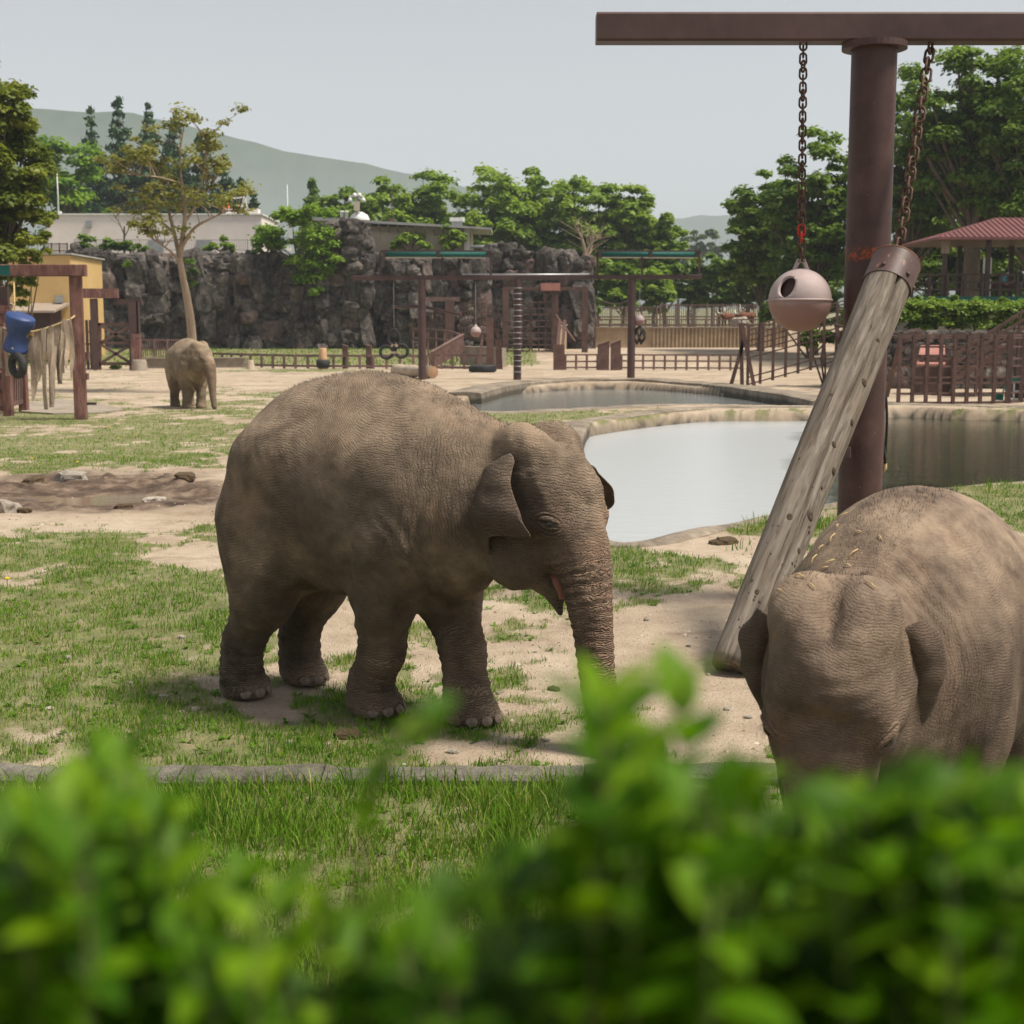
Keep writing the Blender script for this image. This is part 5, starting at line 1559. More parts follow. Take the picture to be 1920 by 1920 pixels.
# ---- long low rail fence in front of the wall
fh = Zp(668, 95) - Zp(692, 95)
fz = [Vector((W(px, Y), Y, zat((W(px, Y), Y)))) for px, Y in ((400, 99), (470, 97), (560, 95.5), (640, 95), (730, 95), (800, 95))]
fence('rail_fence', 'long low brown rail fence at the foot of the rock wall', fz, 0.95, 19, [0.18, 0.88], M['pink_wood'], 0.17, 0.15)
fz = [Vector((W(px, Y), Y, zat((W(px, Y), Y)))) for px, Y in ((806, 95), (860, 94.5), (914, 94))]
fence('rail_fence', 'short brown rail fence running up to the split gate post', fz, 0.98, 6, [0.10, 0.92], M['pink_wood'], 0.15, 0.15)
fz = [Vector((W(px, Y), Y, zat((W(px, Y), Y)))) for px, Y in ((1060, 93), (1120, 93.5))]
fence('rail_fence', 'low three-rail fence beside the left pair of gate boards', fz, 1.05, 4, [0.15, 0.55, 1.0], M['pink_wood'], 0.15, 0.11)
fz = [Vector((W(px, Y), Y, zat((W(px, Y), Y)))) for px, Y in ((1165, 93), (1390, 92))]
fence('rail_fence', 'low three-rail fence between the gate boards and the tall gate', fz, 1.05, 12, [0.15, 0.6, 1.0], M['pink_wood'], 0.14, 0.10)
# slatted railing left of the far elephant, with its concrete base
fz = [Vector((W(px, 96), 96, zat((W(px, 96), 96)) + 0.55)) for px in (266, 340)]
fence('slat_railing', 'brown slatted railing on a concrete base beside the cross-braced gate', fz, 1.45, 4, [0.12, 0.75, 1.38], M['pink_wood'], 0.13, 0.11, slats=5, cat='railing', sink=0.5)
pl = thing('concrete_plinth', 'low concrete plinth under the slatted railing', 'plinth', tuple(gnd(300, 95.8)))
MB().beam(Vector((W(262, 95.8), 95.8, 0.33)), Vector((W(462, 97), 97.0, 0.33)), 0.75, 0.35).build('plinth_block', M['concrete'], pl)
MB().beam(Vector((W(262, 95.8), 95.75, 0.73)), Vector((W(462, 97), 96.95, 0.73)), 0.08, 0.55).build('coping', M['concrete'], pl)
# stumps, boards, tyre swing
def stump(label, px, Y, h, r0, r1, mat, collar=False):
    g0 = gnd(px, Y)
    o = thing('bollard', label, 'bollard', tuple(g0))
    MB().lathe(g0 - UP * 0.1, [(r0, 0), (r0 * 0.95, h * 0.5), (r1, h + 0.05), (r1 * 0.9, h + 0.1), (0, h + 0.1)], 14).build('stump_body', mat, o)
    if collar: MB().lathe(g0, [(r0 * 1.05, 0.1), (r0 * 1.4, 0.14), (r0 * 1.45, 0.4), (r0 * 1.4, 0.62), (r0 * 1.0, 0.66)], 16).build('rubber_collar', M['rubber'], o)
    return o
stump('pale wooden stump standing before the low fence', 470, 94.2, 0.62, 0.30, 0.20, M['white_bark_log'])
stump('tall pale stump with a black rubber collar in the low fence', 606, 94.0, 1.42, 0.32, 0.24, M['cut_wood'], True)
def board(label, px, py0, py1, Y, w, mat='brown_wood', tilt=0.25, name='gate_board', group=None):
    a = gnd(px, Y); h = Zp(py0, Y) - a.z
    o = thing(name, label, 'board', tuple(a), group=group)
    mb = MB(); hw = w / 2; d = 0.16
    vs = [a + Vector((-hw, -d, -0.1)), a + Vector((hw, -d, -0.1)), a + Vector((hw, d, -0.1)), a + Vector((-hw, d, -0.1)),
          a + Vector((-hw, -d, h - tilt)), a + Vector((hw, -d, h)), a + Vector((hw, d, h)), a + Vector((-hw, d, h - tilt))]
    mb.add(vs, [(3, 2, 1, 0), (4, 5, 6, 7), (0, 1, 5, 4), (1, 2, 6, 5), (2, 3, 7, 6), (3, 0, 4, 7)]); mb.build('panel', M[mat], o)
    top = [vs[4] + UP * 0.002, vs[5] + UP * 0.002, vs[6] + UP * 0.002, vs[7] + UP * 0.002]
    MB().beam(lerp(top[0], top[3], 0.5) + UP * 0.03, lerp(top[1], top[2], 0.5) + UP * 0.03, 0.06, 0.40).build('cap', M['pink_wood'], o)
    return o
board('narrow upright brown board in the low fence nearer the rubber-collared stump', 648, 650, 692, 95.2, 0.38, tilt=-0.12, group='upright boards in the low fence')
board('narrow upright brown board in the low fence nearer the tyre swing', 692, 650, 692, 95.2, 0.38, tilt=-0.12, group='upright boards in the low fence')
board('wider gate board of the pair, nearer the boarded gate post', 1131, 640, 686, 92.6, 0.76, group='pair of wide gate boards')
board('slightly narrower gate board of the pair, nearer the shade frame post', 1154, 638, 686, 92.6, 0.66, group='pair of wide gate boards')
ty = thing('tyre_swing', 'three black tyres strapped together and hung from the shade beam', 'tyre swing', tuple(P(739, 680, 75)))
tY = 75.0
tc = [P(725, 660, tY), P(753, 658, tY), P(739, 632, tY)]
MB().torus(tc[0], (0, 1, 0), 0.335, 0.085, 24, 10).build('tyre', M['rubber'], ty)
MB().torus(tc[1], (0, 1, 0), 0.335, 0.085, 24, 10).build('tyre', M['rubber'], ty)
pts = [tc[2] + Vector((0.30 * math.sin(a) * (1.0 - 0.35 * math.cos(a)), 0, 0.42 * math.cos(a))) for a in np.linspace(0, 2 * math.pi, 20, endpoint=False)]
MB().tube(pts, 0.075, 9, closed=True).build('tyre', M['rubber'], ty)
for a_, b_ in ((P(733, 650, tY - 0.1), P(741, 642, tY - 0.1)), (P(745, 650, tY - 0.1), P(738, 642, tY - 0.1)), (P(734, 661, tY - 0.1), P(744, 661, tY - 0.1))): MB().beam(a_, b_, 0.13, 0.10).build('strap', M['hose'], ty)
MB().tube([tc[2] + UP * 0.40, Vector((tc[2].x, tY, bz))], 0.014, 5).build('wire', M['steel'], ty)
# loose tyre and logs by the pond
tt = thing('tyre', 'thick black tyre lying flat on the sand near the far pond', 'tyre', tuple(gnd(905, 88)))
g0 = gnd(905, 88)
MB().torus(g0 + UP * 0.22, (0, 0, 1), 0.62, 0.24, 28, 10).build('casing', M['rubber'], tt)
for k in range(28):
    a = 2 * math.pi * k / 28
    MB().beam(g0 + Vector((0.84 * math.cos(a), 0.84 * math.sin(a), 0.06)), g0 + Vector((0.84 * math.cos(a + 0.1), 0.84 * math.sin(a + 0.1), 0.38)), 0.07, 0.09, up=Vector((math.cos(a), math.sin(a), 0))).build('tread_block', M['rubber'], tt)
lg = thing('fallen_log', 'bleached fallen log with a fresh orange cut end', 'log', tuple(gnd(800, 76.5)))
a_, b_ = gnd(742, 80) + UP * 0.36, gnd(812, 76) + UP * 0.36
pts = [lerp(a_, b_, k / 8) for k in range(9)]
MB().tube(pts, [0.33 + 0.03 * math.sin(k * 2.1) for k in range(9)], 14).build('trunk_piece', M['white_bark_log'], lg)
dv = (b_ - a_).normalized()
MB().lathe(b_ + dv * 0.004, [(0.0, 0.012), (0.29, 0.010), (0.33, -0.01)], 18, axis=dv).build('cut_face', M['cut_wood'], lg)

# ---- left of the paths: curved railing, ramp and the cage gates
cz = 1.35
cv = [Vector((W(px, Y), Y, Zp(py, Y))) for px, py, Y in ((775, 637, 112), (805, 638, 109), (838, 642, 106), (860, 648, 103), (868, 656, 100.5))]
fence('curved_railing', 'curved brown railing sweeping round above the grass strip', crom(cv, 3), 0.95, 9, [0.15, 0.85], M['pink_wood'], 0.12, 0.14, cat='railing', sink=1.6)
rp = thing('ramp_board', 'sloping brown board leading down from the curved railing', 'ramp', tuple(gnd(812, 97)))
a_, b_ = P(868, 642, 99.5), P(808, 676, 97)
MB().beam(a_, b_, 1.1, 0.18).build('plank', M['brown_wood'], rp)
MB().beam(a_ + UP * 0.58, b_ + UP * 0.58, 0.07, 0.28).build('cap', M['pink_wood'], rp)
MB().beam(gnd(812, 97.1) - UP * 0.1, P(812, 668, 97.1), 0.2, 0.2).build('post', M['brown_wood'], rp)
cw = thing('kerb_wall', 'low mossy concrete wall below the curved railing', 'wall', tuple(gnd(900, 100)))
MB().beam(gnd(868, 101) + UP * 0.5, gnd(945, 98) + UP * 0.5, 1.5, 0.4).build('block', M['concrete'], cw)
MB().beam(gnd(868, 101) + UP * 1.28, gnd(945, 98) + UP * 1.28, 0.08, 0.5).build('coping', M['concrete'], cw)
# split gate post with leaning braces
sg = thing('gate_post', 'tall reddish wooden gate post with leaning braces', 'gate post', tuple(gnd(920, 94)))
g0 = gnd(920, 94)
MB().beam(g0 - UP * 0.2, P(918, 596, 94), 0.50, 0.40).build('post', M['brown_wood'], sg)
MB().beam(gnd(937, 94.6) - UP * 0.2, P(934, 636, 94.6), 0.42, 0.36).build('post', M['brown_wood'], sg)
MB().beam(P(924, 602, 94.3), P(936, 640, 94.5), 0.13, 0.13).build('brace', M['brown_wood'], sg)
MB().beam(P(905, 628, 93.8), P(898, 690, 93.4), 0.16, 0.16).build('brace', M['brown_wood'], sg)
sg = thing('gate_post', 'brown boarded gate post with two leaning planks at the sandy path', 'gate post', tuple(gnd(1048, 93)))
MB().beam(gnd(1048, 93) - UP * 0.2, P(1048, 646, 93), 0.74, 0.5).build('post', M['brown_wood'], sg)
for px in (1046, 1055): MB().beam(P(px, 648, 92.9), P(px + 4, 600, 93.2), 0.2, 0.16).build('plank', M['pink_wood'], sg)
# cages behind
grid('cage_fence', 'brown steel grid fence panel in front of the dark wall', Vector((W(862, 118), 118, gz(0, 118) + 0.9)), Vector((W(912, 113), 113, gz(0, 113) + 1.5)), 3.0, 9, [0.2 + 0.35 * k for k in range(9)], M['pink_wood'], 0.09, 0.08, cat='fence')
grid('cage_fence', 'brown barred fence panel next to the rock wall foot', Vector((W(798, 119), 119, 0.7)), Vector((W(838, 118), 118, 0.7)), 3.4, 10, [0.4, 2.4, 3.35], M['brown_wood'], 0.10, 0.14, cat='fence')
bl = thing('cage_pier', 'brown cage pier with a wide lintel', 'pier', tuple(gnd(846, 117)))
MB().beam(Vector((W(844, 117), 117, 0.3)), Vector((W(844, 117), 117, Zp(563, 117))), 0.75, 0.5).build('pier', M['brown_wood'], bl)
MB().beam(P(788, 561, 117), P(862, 561, 117), 0.36, 0.3).build('lintel', M['pink_wood'], bl)
grid('cage_fence', 'thin grid fence panel between the cage and the arch gate', Vector((W(915, 113), 113, 1.2)), Vector((W(945, 112), 112, 1.0)), 3.4, 3, [0.3 + 0.42 * k for k in range(8)], M['brown_wood'], 0.09, 0.06, cat='fence')
# arch gate
aY = 116.0
ag = thing('arch_gate', 'brown arch gate with a boxed lintel above barred leaves', 'gate', tuple(gnd(990, aY)))
for px, pt, w in ((948, 540, 0.5), (1040, 545, 0.55), (1096, 541, 0.5)):
    g0 = gnd(px, aY); MB().beam(g0 - UP * 0.2, Vector((g0.x, aY, Zp(pt, aY))), w, 0.45).build('post', M['brown_wood'], ag)
MB().beam(P(942, 541, aY), P(1100, 541, aY), 0.28, 0.4).build('lintel', M['brown_wood'], ag)
MB().beam(P(1014, 538, aY - 0.3), P(1050, 538, aY - 0.3), 0.62, 0.7).build('lintel_box', M['pink_roof'], ag)
MB().beam(P(1022, 547, aY), P(1022, 566, aY), 0.3, 0.3).build('hanger', M['brown_wood'], ag)
for x0, x1 in ((952, 993), (997, 1036)):
    a_, b_ = gnd(x0, aY + 0.1), gnd(x1, aY + 0.1)
    ht = Zp(566, aY) - a_.z
    for k in range(4):
        p = lerp(a_, b_, k / 3); MB().beam(p + UP * 0.1, p + UP * ht, 0.11, 0.1).build('bar', M['brown_wood'], ag)
    for k in range(9): MB().beam(a_ + UP * (0.12 + (ht - 0.15) * k / 8), b_ + UP * (0.12 + (ht - 0.15) * k / 8), 0.10, 0.07).build('rail', M['pink_wood'], ag)
MB().beam(P(1042, 590, aY - 0.3), P(1078, 640, 110), 0.12, 0.12).build('brace', M['brown_wood'], ag)
# back posts with braces
for i, (px, px2) in enumerate(((1097, 1130), (1112, 1175))):
    pass
bp = thing('braced_post', 'brown braced post with a sagging rope beside the arch gate', 'post', tuple(gnd(1112, 124)))
MB().beam(gnd(1112, 124) - UP * 0.2, P(1112, 556, 124), 0.42, 0.4).build('post', M['brown_wood'], bp)
MB().beam(P(1098, 560, 124), P(1128, 602, 124), 0.16, 0.16).build('brace', M['brown_wood'], bp)
MB().tube(crom([P(1113, 558, 124), P(1140, 568, 124), P(1160, 570, 124), P(1180, 562, 124)], 5), 0.06, 6).build('rope', M['dark_brown'], bp)

# ---- retaining wall and upper terrace
rw_ = thing('retaining_wall', 'long tan concrete retaining wall with ribbed face at the back of the sand yard', 'wall', tuple(gnd(1230, 130.8)))
x0, x1 = W(1046, 130.8), W(1470, 130.8)
zt = Zp(615, 130.8)
MB().beam(Vector((x0, 131.2, (zt + 0.6) / 2)), Vector((x1, 131.2, (zt + 0.6) / 2)), zt - 0.6, 0.7).build('wall_face', M['tan_wall'], rw_)
MB().beam(Vector((x0, 131.1, zt + 0.06)), Vector((x1, 131.1, zt + 0.06)), 0.14, 1.0).build('coping', M['concrete'], rw_)
x = W(1225, 130.8)
while x < x1:
    MB().beam((x, 130.78, 0.8), (x, 130.78, zt - 0.02), 0.16, 0.16).build('rib', M['tan_wall'], rw_); x += 0.36
pr_ = thing('side_wall', 'short tan wall end beside the arch gate', 'wall', tuple(gnd(1050, 118)))
MB().beam(Vector((W(1044, 117), 117, 1.6)), Vector((W(1070, 130), 130, 1.9)), 2.6, 0.5).build('block', M['tan_wall'], pr_)
MB().beam(Vector((W(1044, 117), 117, 2.94)), Vector((W(1070, 130), 130, 3.24)), 0.10, 0.7).build('coping', M['concrete'], pr_)
fz = [Vector((W(px, 131.2), 131.2, zt + 0.12)) for px in (1052, 1478)]
fence('wall_railing', 'two-rail brown railing along the top of the tan retaining wall', fz, 0.72, 20, [0.12, 0.66], M['pink_wood'], 0.13, 0.12, cat='railing')
fz = [Vector((W(px, 142), 142, zat((W(px, 142), 142)))) for px in (1116, 1230)]
fence('slat_fence', 'brown slatted fence behind the upper terrace', fz, 2.1, 5, [0.25, 1.0, 1.95], M['pink_wood'], 0.18, 0.13, slats=8)
fz = [Vector((W(px, 140), 140, zat((W(px, 140), 140)))) for px in (1236, 1440)]
fence('slat_fence', 'faded brown slatted fence behind the long-horned cattle', fz, 2.3, 8, [0.2, 1.0, 2.15], M['pink_wood'], 0.16, 0.13, slats=7)

# ---- tall steel gates on the right
gY = 65.0
a_, b_ = gnd(1402, gY), gnd(1590, gY)
h1 = Zp(611, gY)
grid('steel_gate', 'tall brown steel grid gate by the pond end', a_, b_, h1, 8, [0.12, 0.45, 1.35, 1.62, 1.9, 2.15, 2.4, 2.65, h1 - 0.04], M['brown_wood'], 0.12, 0.06)
br_ = thing('brace_frame', 'leaning brown brace beside the tall grid gate', 'brace', tuple(gnd(1372, gY)))
MB().beam(gnd(1370, gY), P(1394, 640, gY), 0.16, 0.14).build('leg', M['brown_wood'], br_)
MB().beam(gnd(1392, gY), P(1389, 606, gY), 0.16, 0.14).build('post', M['brown_wood'], br_)
MB().beam(gnd(1415, gY - 0.3), P(1391, 607, gY - 0.3), 0.16, 0.12).build('leg', M['brown_wood'], br_)
MB().beam(P(1389, 608, gY), P(1402, 609, gY), 0.10, 0.10).build('tie', M['brown_wood'], br_)
br_ = thing('brace_frame', 'leaning brown brace between the two grid gates', 'brace', tuple(gnd(1665, 58)))
MB().beam(gnd(1664, 56), P(1690, 630, 52), 0.16, 0.14).build('leg', M['brown_wood'], br_)
MB().beam(gnd(1585, 64.5), P(1567, 606, 64.5), 0.16, 0.14).build('leg', M['brown_wood'], br_)
MB().beam(P(1567, 610, 64.4), P(1690, 634, 52), 0.1, 0.1).build('tie', M['brown_wood'], br_)
gY2 = 50.0
a_, b_ = gnd(1686, gY2), gnd(1890, gY2 + 0.6)
h2 = Zp(627, gY2)
grid('steel_gate', 'wide brown steel grid fence in front of the stairs', a_, b_, h2, 8, [0.05, 0.38, 0.75, 0.95, 1.35, 1.62, 2.05, 2.38, h2 - 0.03], M['brown_wood'], 0.12, 0.065, cat='fence')
a_, b_ = gnd(1893, gY2 + 0.6), gnd(2020, gY2 + 6)
grid('steel_gate', 'brown steel grid fence corner section with a heavy end post', a_, b_, h2, 6, [0.05, 0.38, 0.75, 0.95, 1.35, 1.62, 2.05, 2.38, h2 - 0.03], M['brown_steel'], 0.13, 0.065, cat='fence')
# bank wall of dark stone under the hedge
bw = thing('bank_wall', 'dark stone bank wall below the clipped hedge', 'wall', tuple(gnd(1750, 63.3)))
bx0, bx1 = W(1585, 63.3), W(2150, 63.3)
MB().beam(Vector((bx0, 64.0, 1.2)), Vector((bx1, 64.0, 1.2)), 2.5, 1.2).build('core', M['dark_brown'], bw)
r_ = random.Random(9)
bwo = woff(bw)
n_ = 0
zrow = 0.25
while zrow < 2.4:
    x = bx0 + r_.uniform(0, 0.4)
    while x < bx1:
        w = r_.uniform(0.5, 0.95)
        o = link_mesh('stone', rock_meshes[r_.randrange(10)], None, bw)
        o.location = Vector((x, 63.45, zrow)) - bwo; o.scale = (w * 0.56, 0.22, 0.30); o.rotation_euler = (0, r_.uniform(-0.15, 0.15), r_.uniform(-0.2, 0.2))
        x += w; n_ += 1
    zrow += 0.52
# kennel with a pitched board roof
kn = thing('kennel', 'brown wooden kennel with a faded red lean-to roof behind the grid fence', 'kennel', tuple(gnd(1755, 57)))
kY = 57.0
x0, x1 = W(1727, kY), W(1783, kY)
MB().box(((x0 + x1) / 2, kY + 0.7, 0.8), (x1 - x0, 1.4, 1.7)).build('cabin', M['brown_wood'], kn)
zl, zh = Zp(682, kY), Zp(648, kY)
mb = MB(); mb.add([(W(1716, kY), kY - 0.15, zl), (W(1770, kY), kY - 0.15, zl), (W(1792, kY), kY + 1.6, zh), (W(1746, kY), kY + 1.6, zh), (W(1716, kY), kY - 0.15, zl - 0.08), (W(1770, kY), kY - 0.15, zl - 0.08), (W(1792, kY), kY + 1.6, zh - 0.08), (W(1746, kY), kY + 1.6, zh - 0.08)],
    [(0, 1, 2, 3), (7, 6, 5, 4), (0, 4, 5, 1), (1, 5, 6, 2), (2, 6, 7, 3), (3, 7, 4, 0)]); mb.build('roof', M['pink_roof'], kn)
MB().beam((x1 + 0.05, kY - 0.1, 0), (x1 + 0.05, kY - 0.1, 1.6), 0.12, 0.12).build('post', M['pink_wood'], kn)
# stairs climbing to the bank
stt = thing('staircase', 'brown steel staircase with slanted rails climbing the bank', 'stairs', tuple(gnd(1800, 56)))
for Yq in (56.0, 58.4):
    a_, b_ = P(1792, 712, Yq), P(1990, 586, Yq)
    for dz in (0.0, 0.35, 0.7, 1.05):
        MB().beam(a_ + UP * dz, b_ + UP * dz, 0.10 if dz else 0.22, 0.08).build('rail' if dz else 'stringer', M['brown_wood'], stt)
    for k in range(6):
        p = lerp(a_, b_, k / 5); MB().beam(p, p + UP * 1.05, 0.09, 0.09).build('baluster', M['brown_wood'], stt)
    for k in (1, 3, 5):
        p = lerp(a_, b_, k / 5); MB().beam(Vector((p.x, p.y, 0)), p, 0.12, 0.12).build('leg', M['brown_wood'], stt)
a_, b_ = P(1792, 712, 56.0), P(1990, 586, 56.0)
for k in range(15):
    p = lerp(a_, b_, (k + 0.5) / 15); MB().beam(Vector((p.x, 56.02, p.z)), Vector((p.x, 58.38, p.z)), 0.05, 0.3).build('tread', M['brown_wood'], stt)
# crates and junk under the stairs
M['green_plastic'] = mat_mottled('green_plastic', (0.01, 0.12, 0.09), (0.03, 0.2, 0.15), 4, 0.5)
cr_ = thing('crate', 'green lidded crate with white frame beside the stairs', 'crate', tuple(gnd(1912, 53)))
c = gnd(1912, 53)
for sx_ in (-1, 1):
    for sy_ in (-1, 1): MB().beam(c + Vector((sx_ * 0.3, sy_ * 0.3, 0)), c + Vector((sx_ * 0.3, sy_ * 0.3, 0.72)), 0.05, 0.05).build('leg', M['white_metal'], cr_)
for z in (0.05, 0.36, 0.68):
    MB().beam(c + Vector((-0.3, -0.3, z)), c + Vector((0.3, -0.3, z)), 0.05, 0.05).build('rail', M['white_metal'], cr_)
MB().box(c + UP * 0.38, (0.52, 0.52, 0.6)).build('bin', M['dark_brown'], cr_)
MB().box(c + UP * 0.80, (0.74, 0.74, 0.16), bev=0.03).build('lid', M['green_plastic'], cr_)
sv_ = thing('shovel', 'green plastic scoop leaning by the crate', 'scoop', tuple(gnd(1878, 53.5)))
c = gnd(1878, 53.5)
MB().beam(c, c + Vector((0.2, 0.1, 0.55)), 0.05, 0.05).build('handle', M['green_plastic'], sv_)
MB().box(c + Vector((-0.05, 0, 0.12)), (0.3, 0.12, 0.24), bev=0.03).build('scoop_blade', M['green_plastic'], sv_)

# ---- pavilion on the bank
pY = 80.0
pv = thing('pavilion', 'open pavilion with a maroon hipped roof on the bank', 'pavilion', tuple(gnd(1860, pY)))
dz_ = Zp(556, pY)
xl, xr = W(1702, pY), W(2040, pY)
MB().box(((xl + xr) / 2, pY + 2.0, dz_ - 0.35), (xr - xl, 6.4, 0.5)).build('deck', M['dark_brown'], pv)
MB().box(((xl + xr) / 2, pY - 1.23, dz_ - 0.16), (xr - xl, 0.05, 0.26)).build('deck_trim', M['green_canvas'], pv)
MB().box(((xl + xr) / 2, pY + 2.0, (dz_ - 0.6 + 2.2) / 2), (xr - xl - 1, 5.4, dz_ - 0.6 - 2.2)).build('footing', M['concrete'], pv)
ez = Zp(446, pY - 1)
rxl, rxr = W(1745, pY - 1.5), W(2060, pY - 1.5)
rz = Zp(409, pY + 2)
mb = MB(); q = [(rxl, pY - 1.9, ez), (rxr, pY - 1.9, ez), (rxr, pY + 5.5, ez), (rxl, pY + 5.5, ez), (W(1852, pY + 2), pY + 1.8, rz), (rxr - 3, pY + 1.8, rz)]
q2 = [(a, b_, c_ - 0.14) for a, b_, c_ in q[:4]]
mb.add(q + q2, [(0, 1, 5, 4), (1, 2, 5), (2, 3, 4, 5), (3, 0, 4), (0, 6, 7, 1), (1, 7, 8, 2), (2, 8, 9, 3), (3, 9, 6, 0), (9, 8, 7, 6)])
rf = mb.build('roof', M['red_roof'], pv)
for k in range(30):
    f = (k + 0.5) / 30
    x = rxl + (rxr - rxl) * f
    x4, x5 = q[4][0], q[5][0]
    if x < x4: tt_ = (x - rxl) / (x4 - rxl)
    elif x > x5: tt_ = (rxr - x) / (rxr - x5)
    else: tt_ = 1.0
    a_ = Vector((x, pY - 1.9, ez + 0.03)); b_ = Vector((x, pY - 1.9 + 3.7 * tt_, ez + (rz - ez) * tt_ + 0.03))
    MB().beam(a_, b_, 0.05, 0.05).build('roof_rib', M['red_roof'], rf)
for px, Yq in ((1763, pY - 1.0), (1843, pY - 1.0), (1925, pY - 1.0), (1790, pY + 4.6), (1886, pY + 4.6), (1960, pY + 4.6)):
    MB().beam(Vector((W(px, Yq), Yq, dz_ - 0.1)), Vector((W(px, Yq), Yq, ez)), 0.24, 0.24).build('post', M['dark_brown'], pv)
MB().box(P(1773, 460, pY - 1.2), (0.45, 0.12, 0.9)).build('banner', M['hose'], pv)
MB().box(P(1851, 500, pY - 0.9), (0.45, 0.1, 1.0)).build('notice_board', M['white_metal'], pv)
MB().box(P(1853, 540, pY - 0.9), (0.25, 0.1, 1.0)).build('notice_board', M['white_metal'], pv)
rb = [Vector((W(px, pY - 1.15), pY - 1.15, dz_ - 0.1)) for px in (1704, 2030)]
fence('deck_railing', 'dark brown railing around the pavilion deck', rb, 1.35, 11, [0.45, 0.85, 1.28], M['dark_brown'], 0.17, 0.10, cat='railing')
bn = thing('bench', 'dark wooden bench inside the pavilion', 'bench', tuple(Vector((W(1880, pY + 1), pY + 1, dz_))))
bx_ = Vector((W(1880, pY + 1), pY + 1, dz_ - 0.1))
MB().box(bx_ + UP * 0.48, (3.2, 0.5, 0.08)).build('seat', M['brown_wood'], bn)
MB().box(bx_ + Vector((0, 0.28, 0.80)), (3.2, 0.06, 0.4)).build('backrest', M['brown_wood'], bn)
for sx_ in (-1.4, 1.4): MB().box(bx_ + Vector((sx_, 0, 0.22)), (0.1, 0.45, 0.46)).build('leg', M['dark_brown'], bn)

# ---- clipped leaves, people and cattle come later; wooden play frame on the left
fY = 41.6
pf = thing('goal_frame', 'big reddish brown timber goal frame with a worn lower post', 'frame', tuple(gnd(148, fY)))
def tpost(px, name='post'):
    g0 = gnd(px, fY)
    MB().beam(g0 - UP * 0.2, Vector((g0.x, fY, Zp(499, fY))), 0.36, 0.36, up=Vector((1, 0.22, 0)), bev=0.02).build(name, M['frame_wood'], pf)
t = NT('worn_red_brown_timber'); v = t.coord('Object', (3, 3, 0.6))
n = t.noise(v, 2.0, 6, 0.65)
col = t.ramp(n, [(0.36, (0.10, 0.045, 0.038)), (0.52, (0.17, 0.08, 0.066)), (0.68, (0.26, 0.15, 0.125))])
col = t.mix(t.mrange(t.noise(t.coord('Object', (1, 1, 1)), 1.6, 5), 0.58, 0.66, 0.0, 0.75), col, (0.055, 0.042, 0.038))
M['frame_wood'] = t.base(col, 0.75, t.bump(n, 0.4, 0.02), 0.3)
tpost(149); tpost(-75)
MB().beam(P(-95, 507, fY - 0.1), P(161, 507, fY - 0.1), 0.34, 0.30, bev=0.02).build('beam', M['frame_wood'], pf)
gp = MB().beam(P(-95, 507, fY - 0.26), P(18, 507, fY - 0.26), 0.30, 0.03).build('green_patch', M['green_canvas'], pf)
MB().beam(P(162, 700, fY), P(162, 712, fY), 0.10, 0.2).build('cleat', M['brown_wood'], pf)
MB().beam(P(160, 757, fY - 0.05), P(180, 757, fY - 0.05), 0.07, 0.14).build('peg', M['dark_brown'], pf)
MB().beam(P(164, 660, fY + 0.1), P(164, 676, fY + 0.1), 0.10, 0.16).build('cleat', M['pink_wood'], pf)
# concrete pad
pd_ = [G(a, b) for a, b in ((40, 774), (60, 756), (110, 750), (200, 762), (232, 770), (190, 776), (100, 778))]
mb = MB(); mb.prism([(p.x, p.y) for p in pd_], -0.1, 0.055); tag(mb.build('concrete_pad', M['concrete']), kind='structure')
# hanging blue drum
dc = P(34, 622, 40.9)
dr = thing('blue_drum', 'crumpled blue plastic drum hanging from the timber frame', 'drum', tuple(P(34, 655, 40.9)))
rot = Matrix.Rotation(0.30, 3, 'Y') @ Matrix.Rotation(0.25, 3, 'X')
mb = MB(); V_, F_ = [], []
prof = [(0.0, 0.50), (0.36, 0.50), (0.39, 0.46), (0.38, 0.25), (0.30, 0.02), (0.27, -0.08), (0.33, -0.25), (0.39, -0.46), (0.41, -0.55), (0.0, -0.53)]
for i, (rr, zz) in enumerate(prof):
    for k in range(24):
        a = 2 * math.pi * k / 24
        q = 1 + 0.12 * math.sin(2 * a + zz * 4) - (0.35 * max(0, math.cos(a - 1.4)) if abs(zz) < 0.2 else 0)
        V_.append(dc + rot @ Vector((rr * q * math.cos(a), rr * q * math.sin(a), zz)))
for i in range(len(prof) - 1):
    for k in range(24): F_.append((i * 24 + k, i * 24 + (k + 1) % 24, (i + 1) * 24 + (k + 1) % 24, (i + 1) * 24 + k))
mb.add(V_, F_, True); mb.build('shell', M['blue_plastic'], dr)
MB().tube([dc + Vector((-0.08, 0, 0.48)), P(27, 560, 41.2), P(26, 515, fY - 0.1)], 0.025, 6).build('rope', M['straw'], dr)
MB().lathe(dc + rot @ Vector((0.05, -0.38, -0.42)), [(0.06, 0), (0.05, 0.03), (0, 0.035)], 8, axis=rot @ Vector((0, -1, 0))).build('bung', M['steel'], dr)
tr = thing('tyre', 'black tyre hanging beneath the blue drum', 'tyre', tuple(P(33, 708, 40.7)))
MB().torus(P(33, 685, 40.7), (0.75, 1, 0.05), 0.28, 0.115, 28, 12).build('casing', M['rubber'], tr)
MB().tube([P(33, 650, 40.8), P(33, 668, 40.7)], 0.02, 6).build('rope', M['straw'], tr)
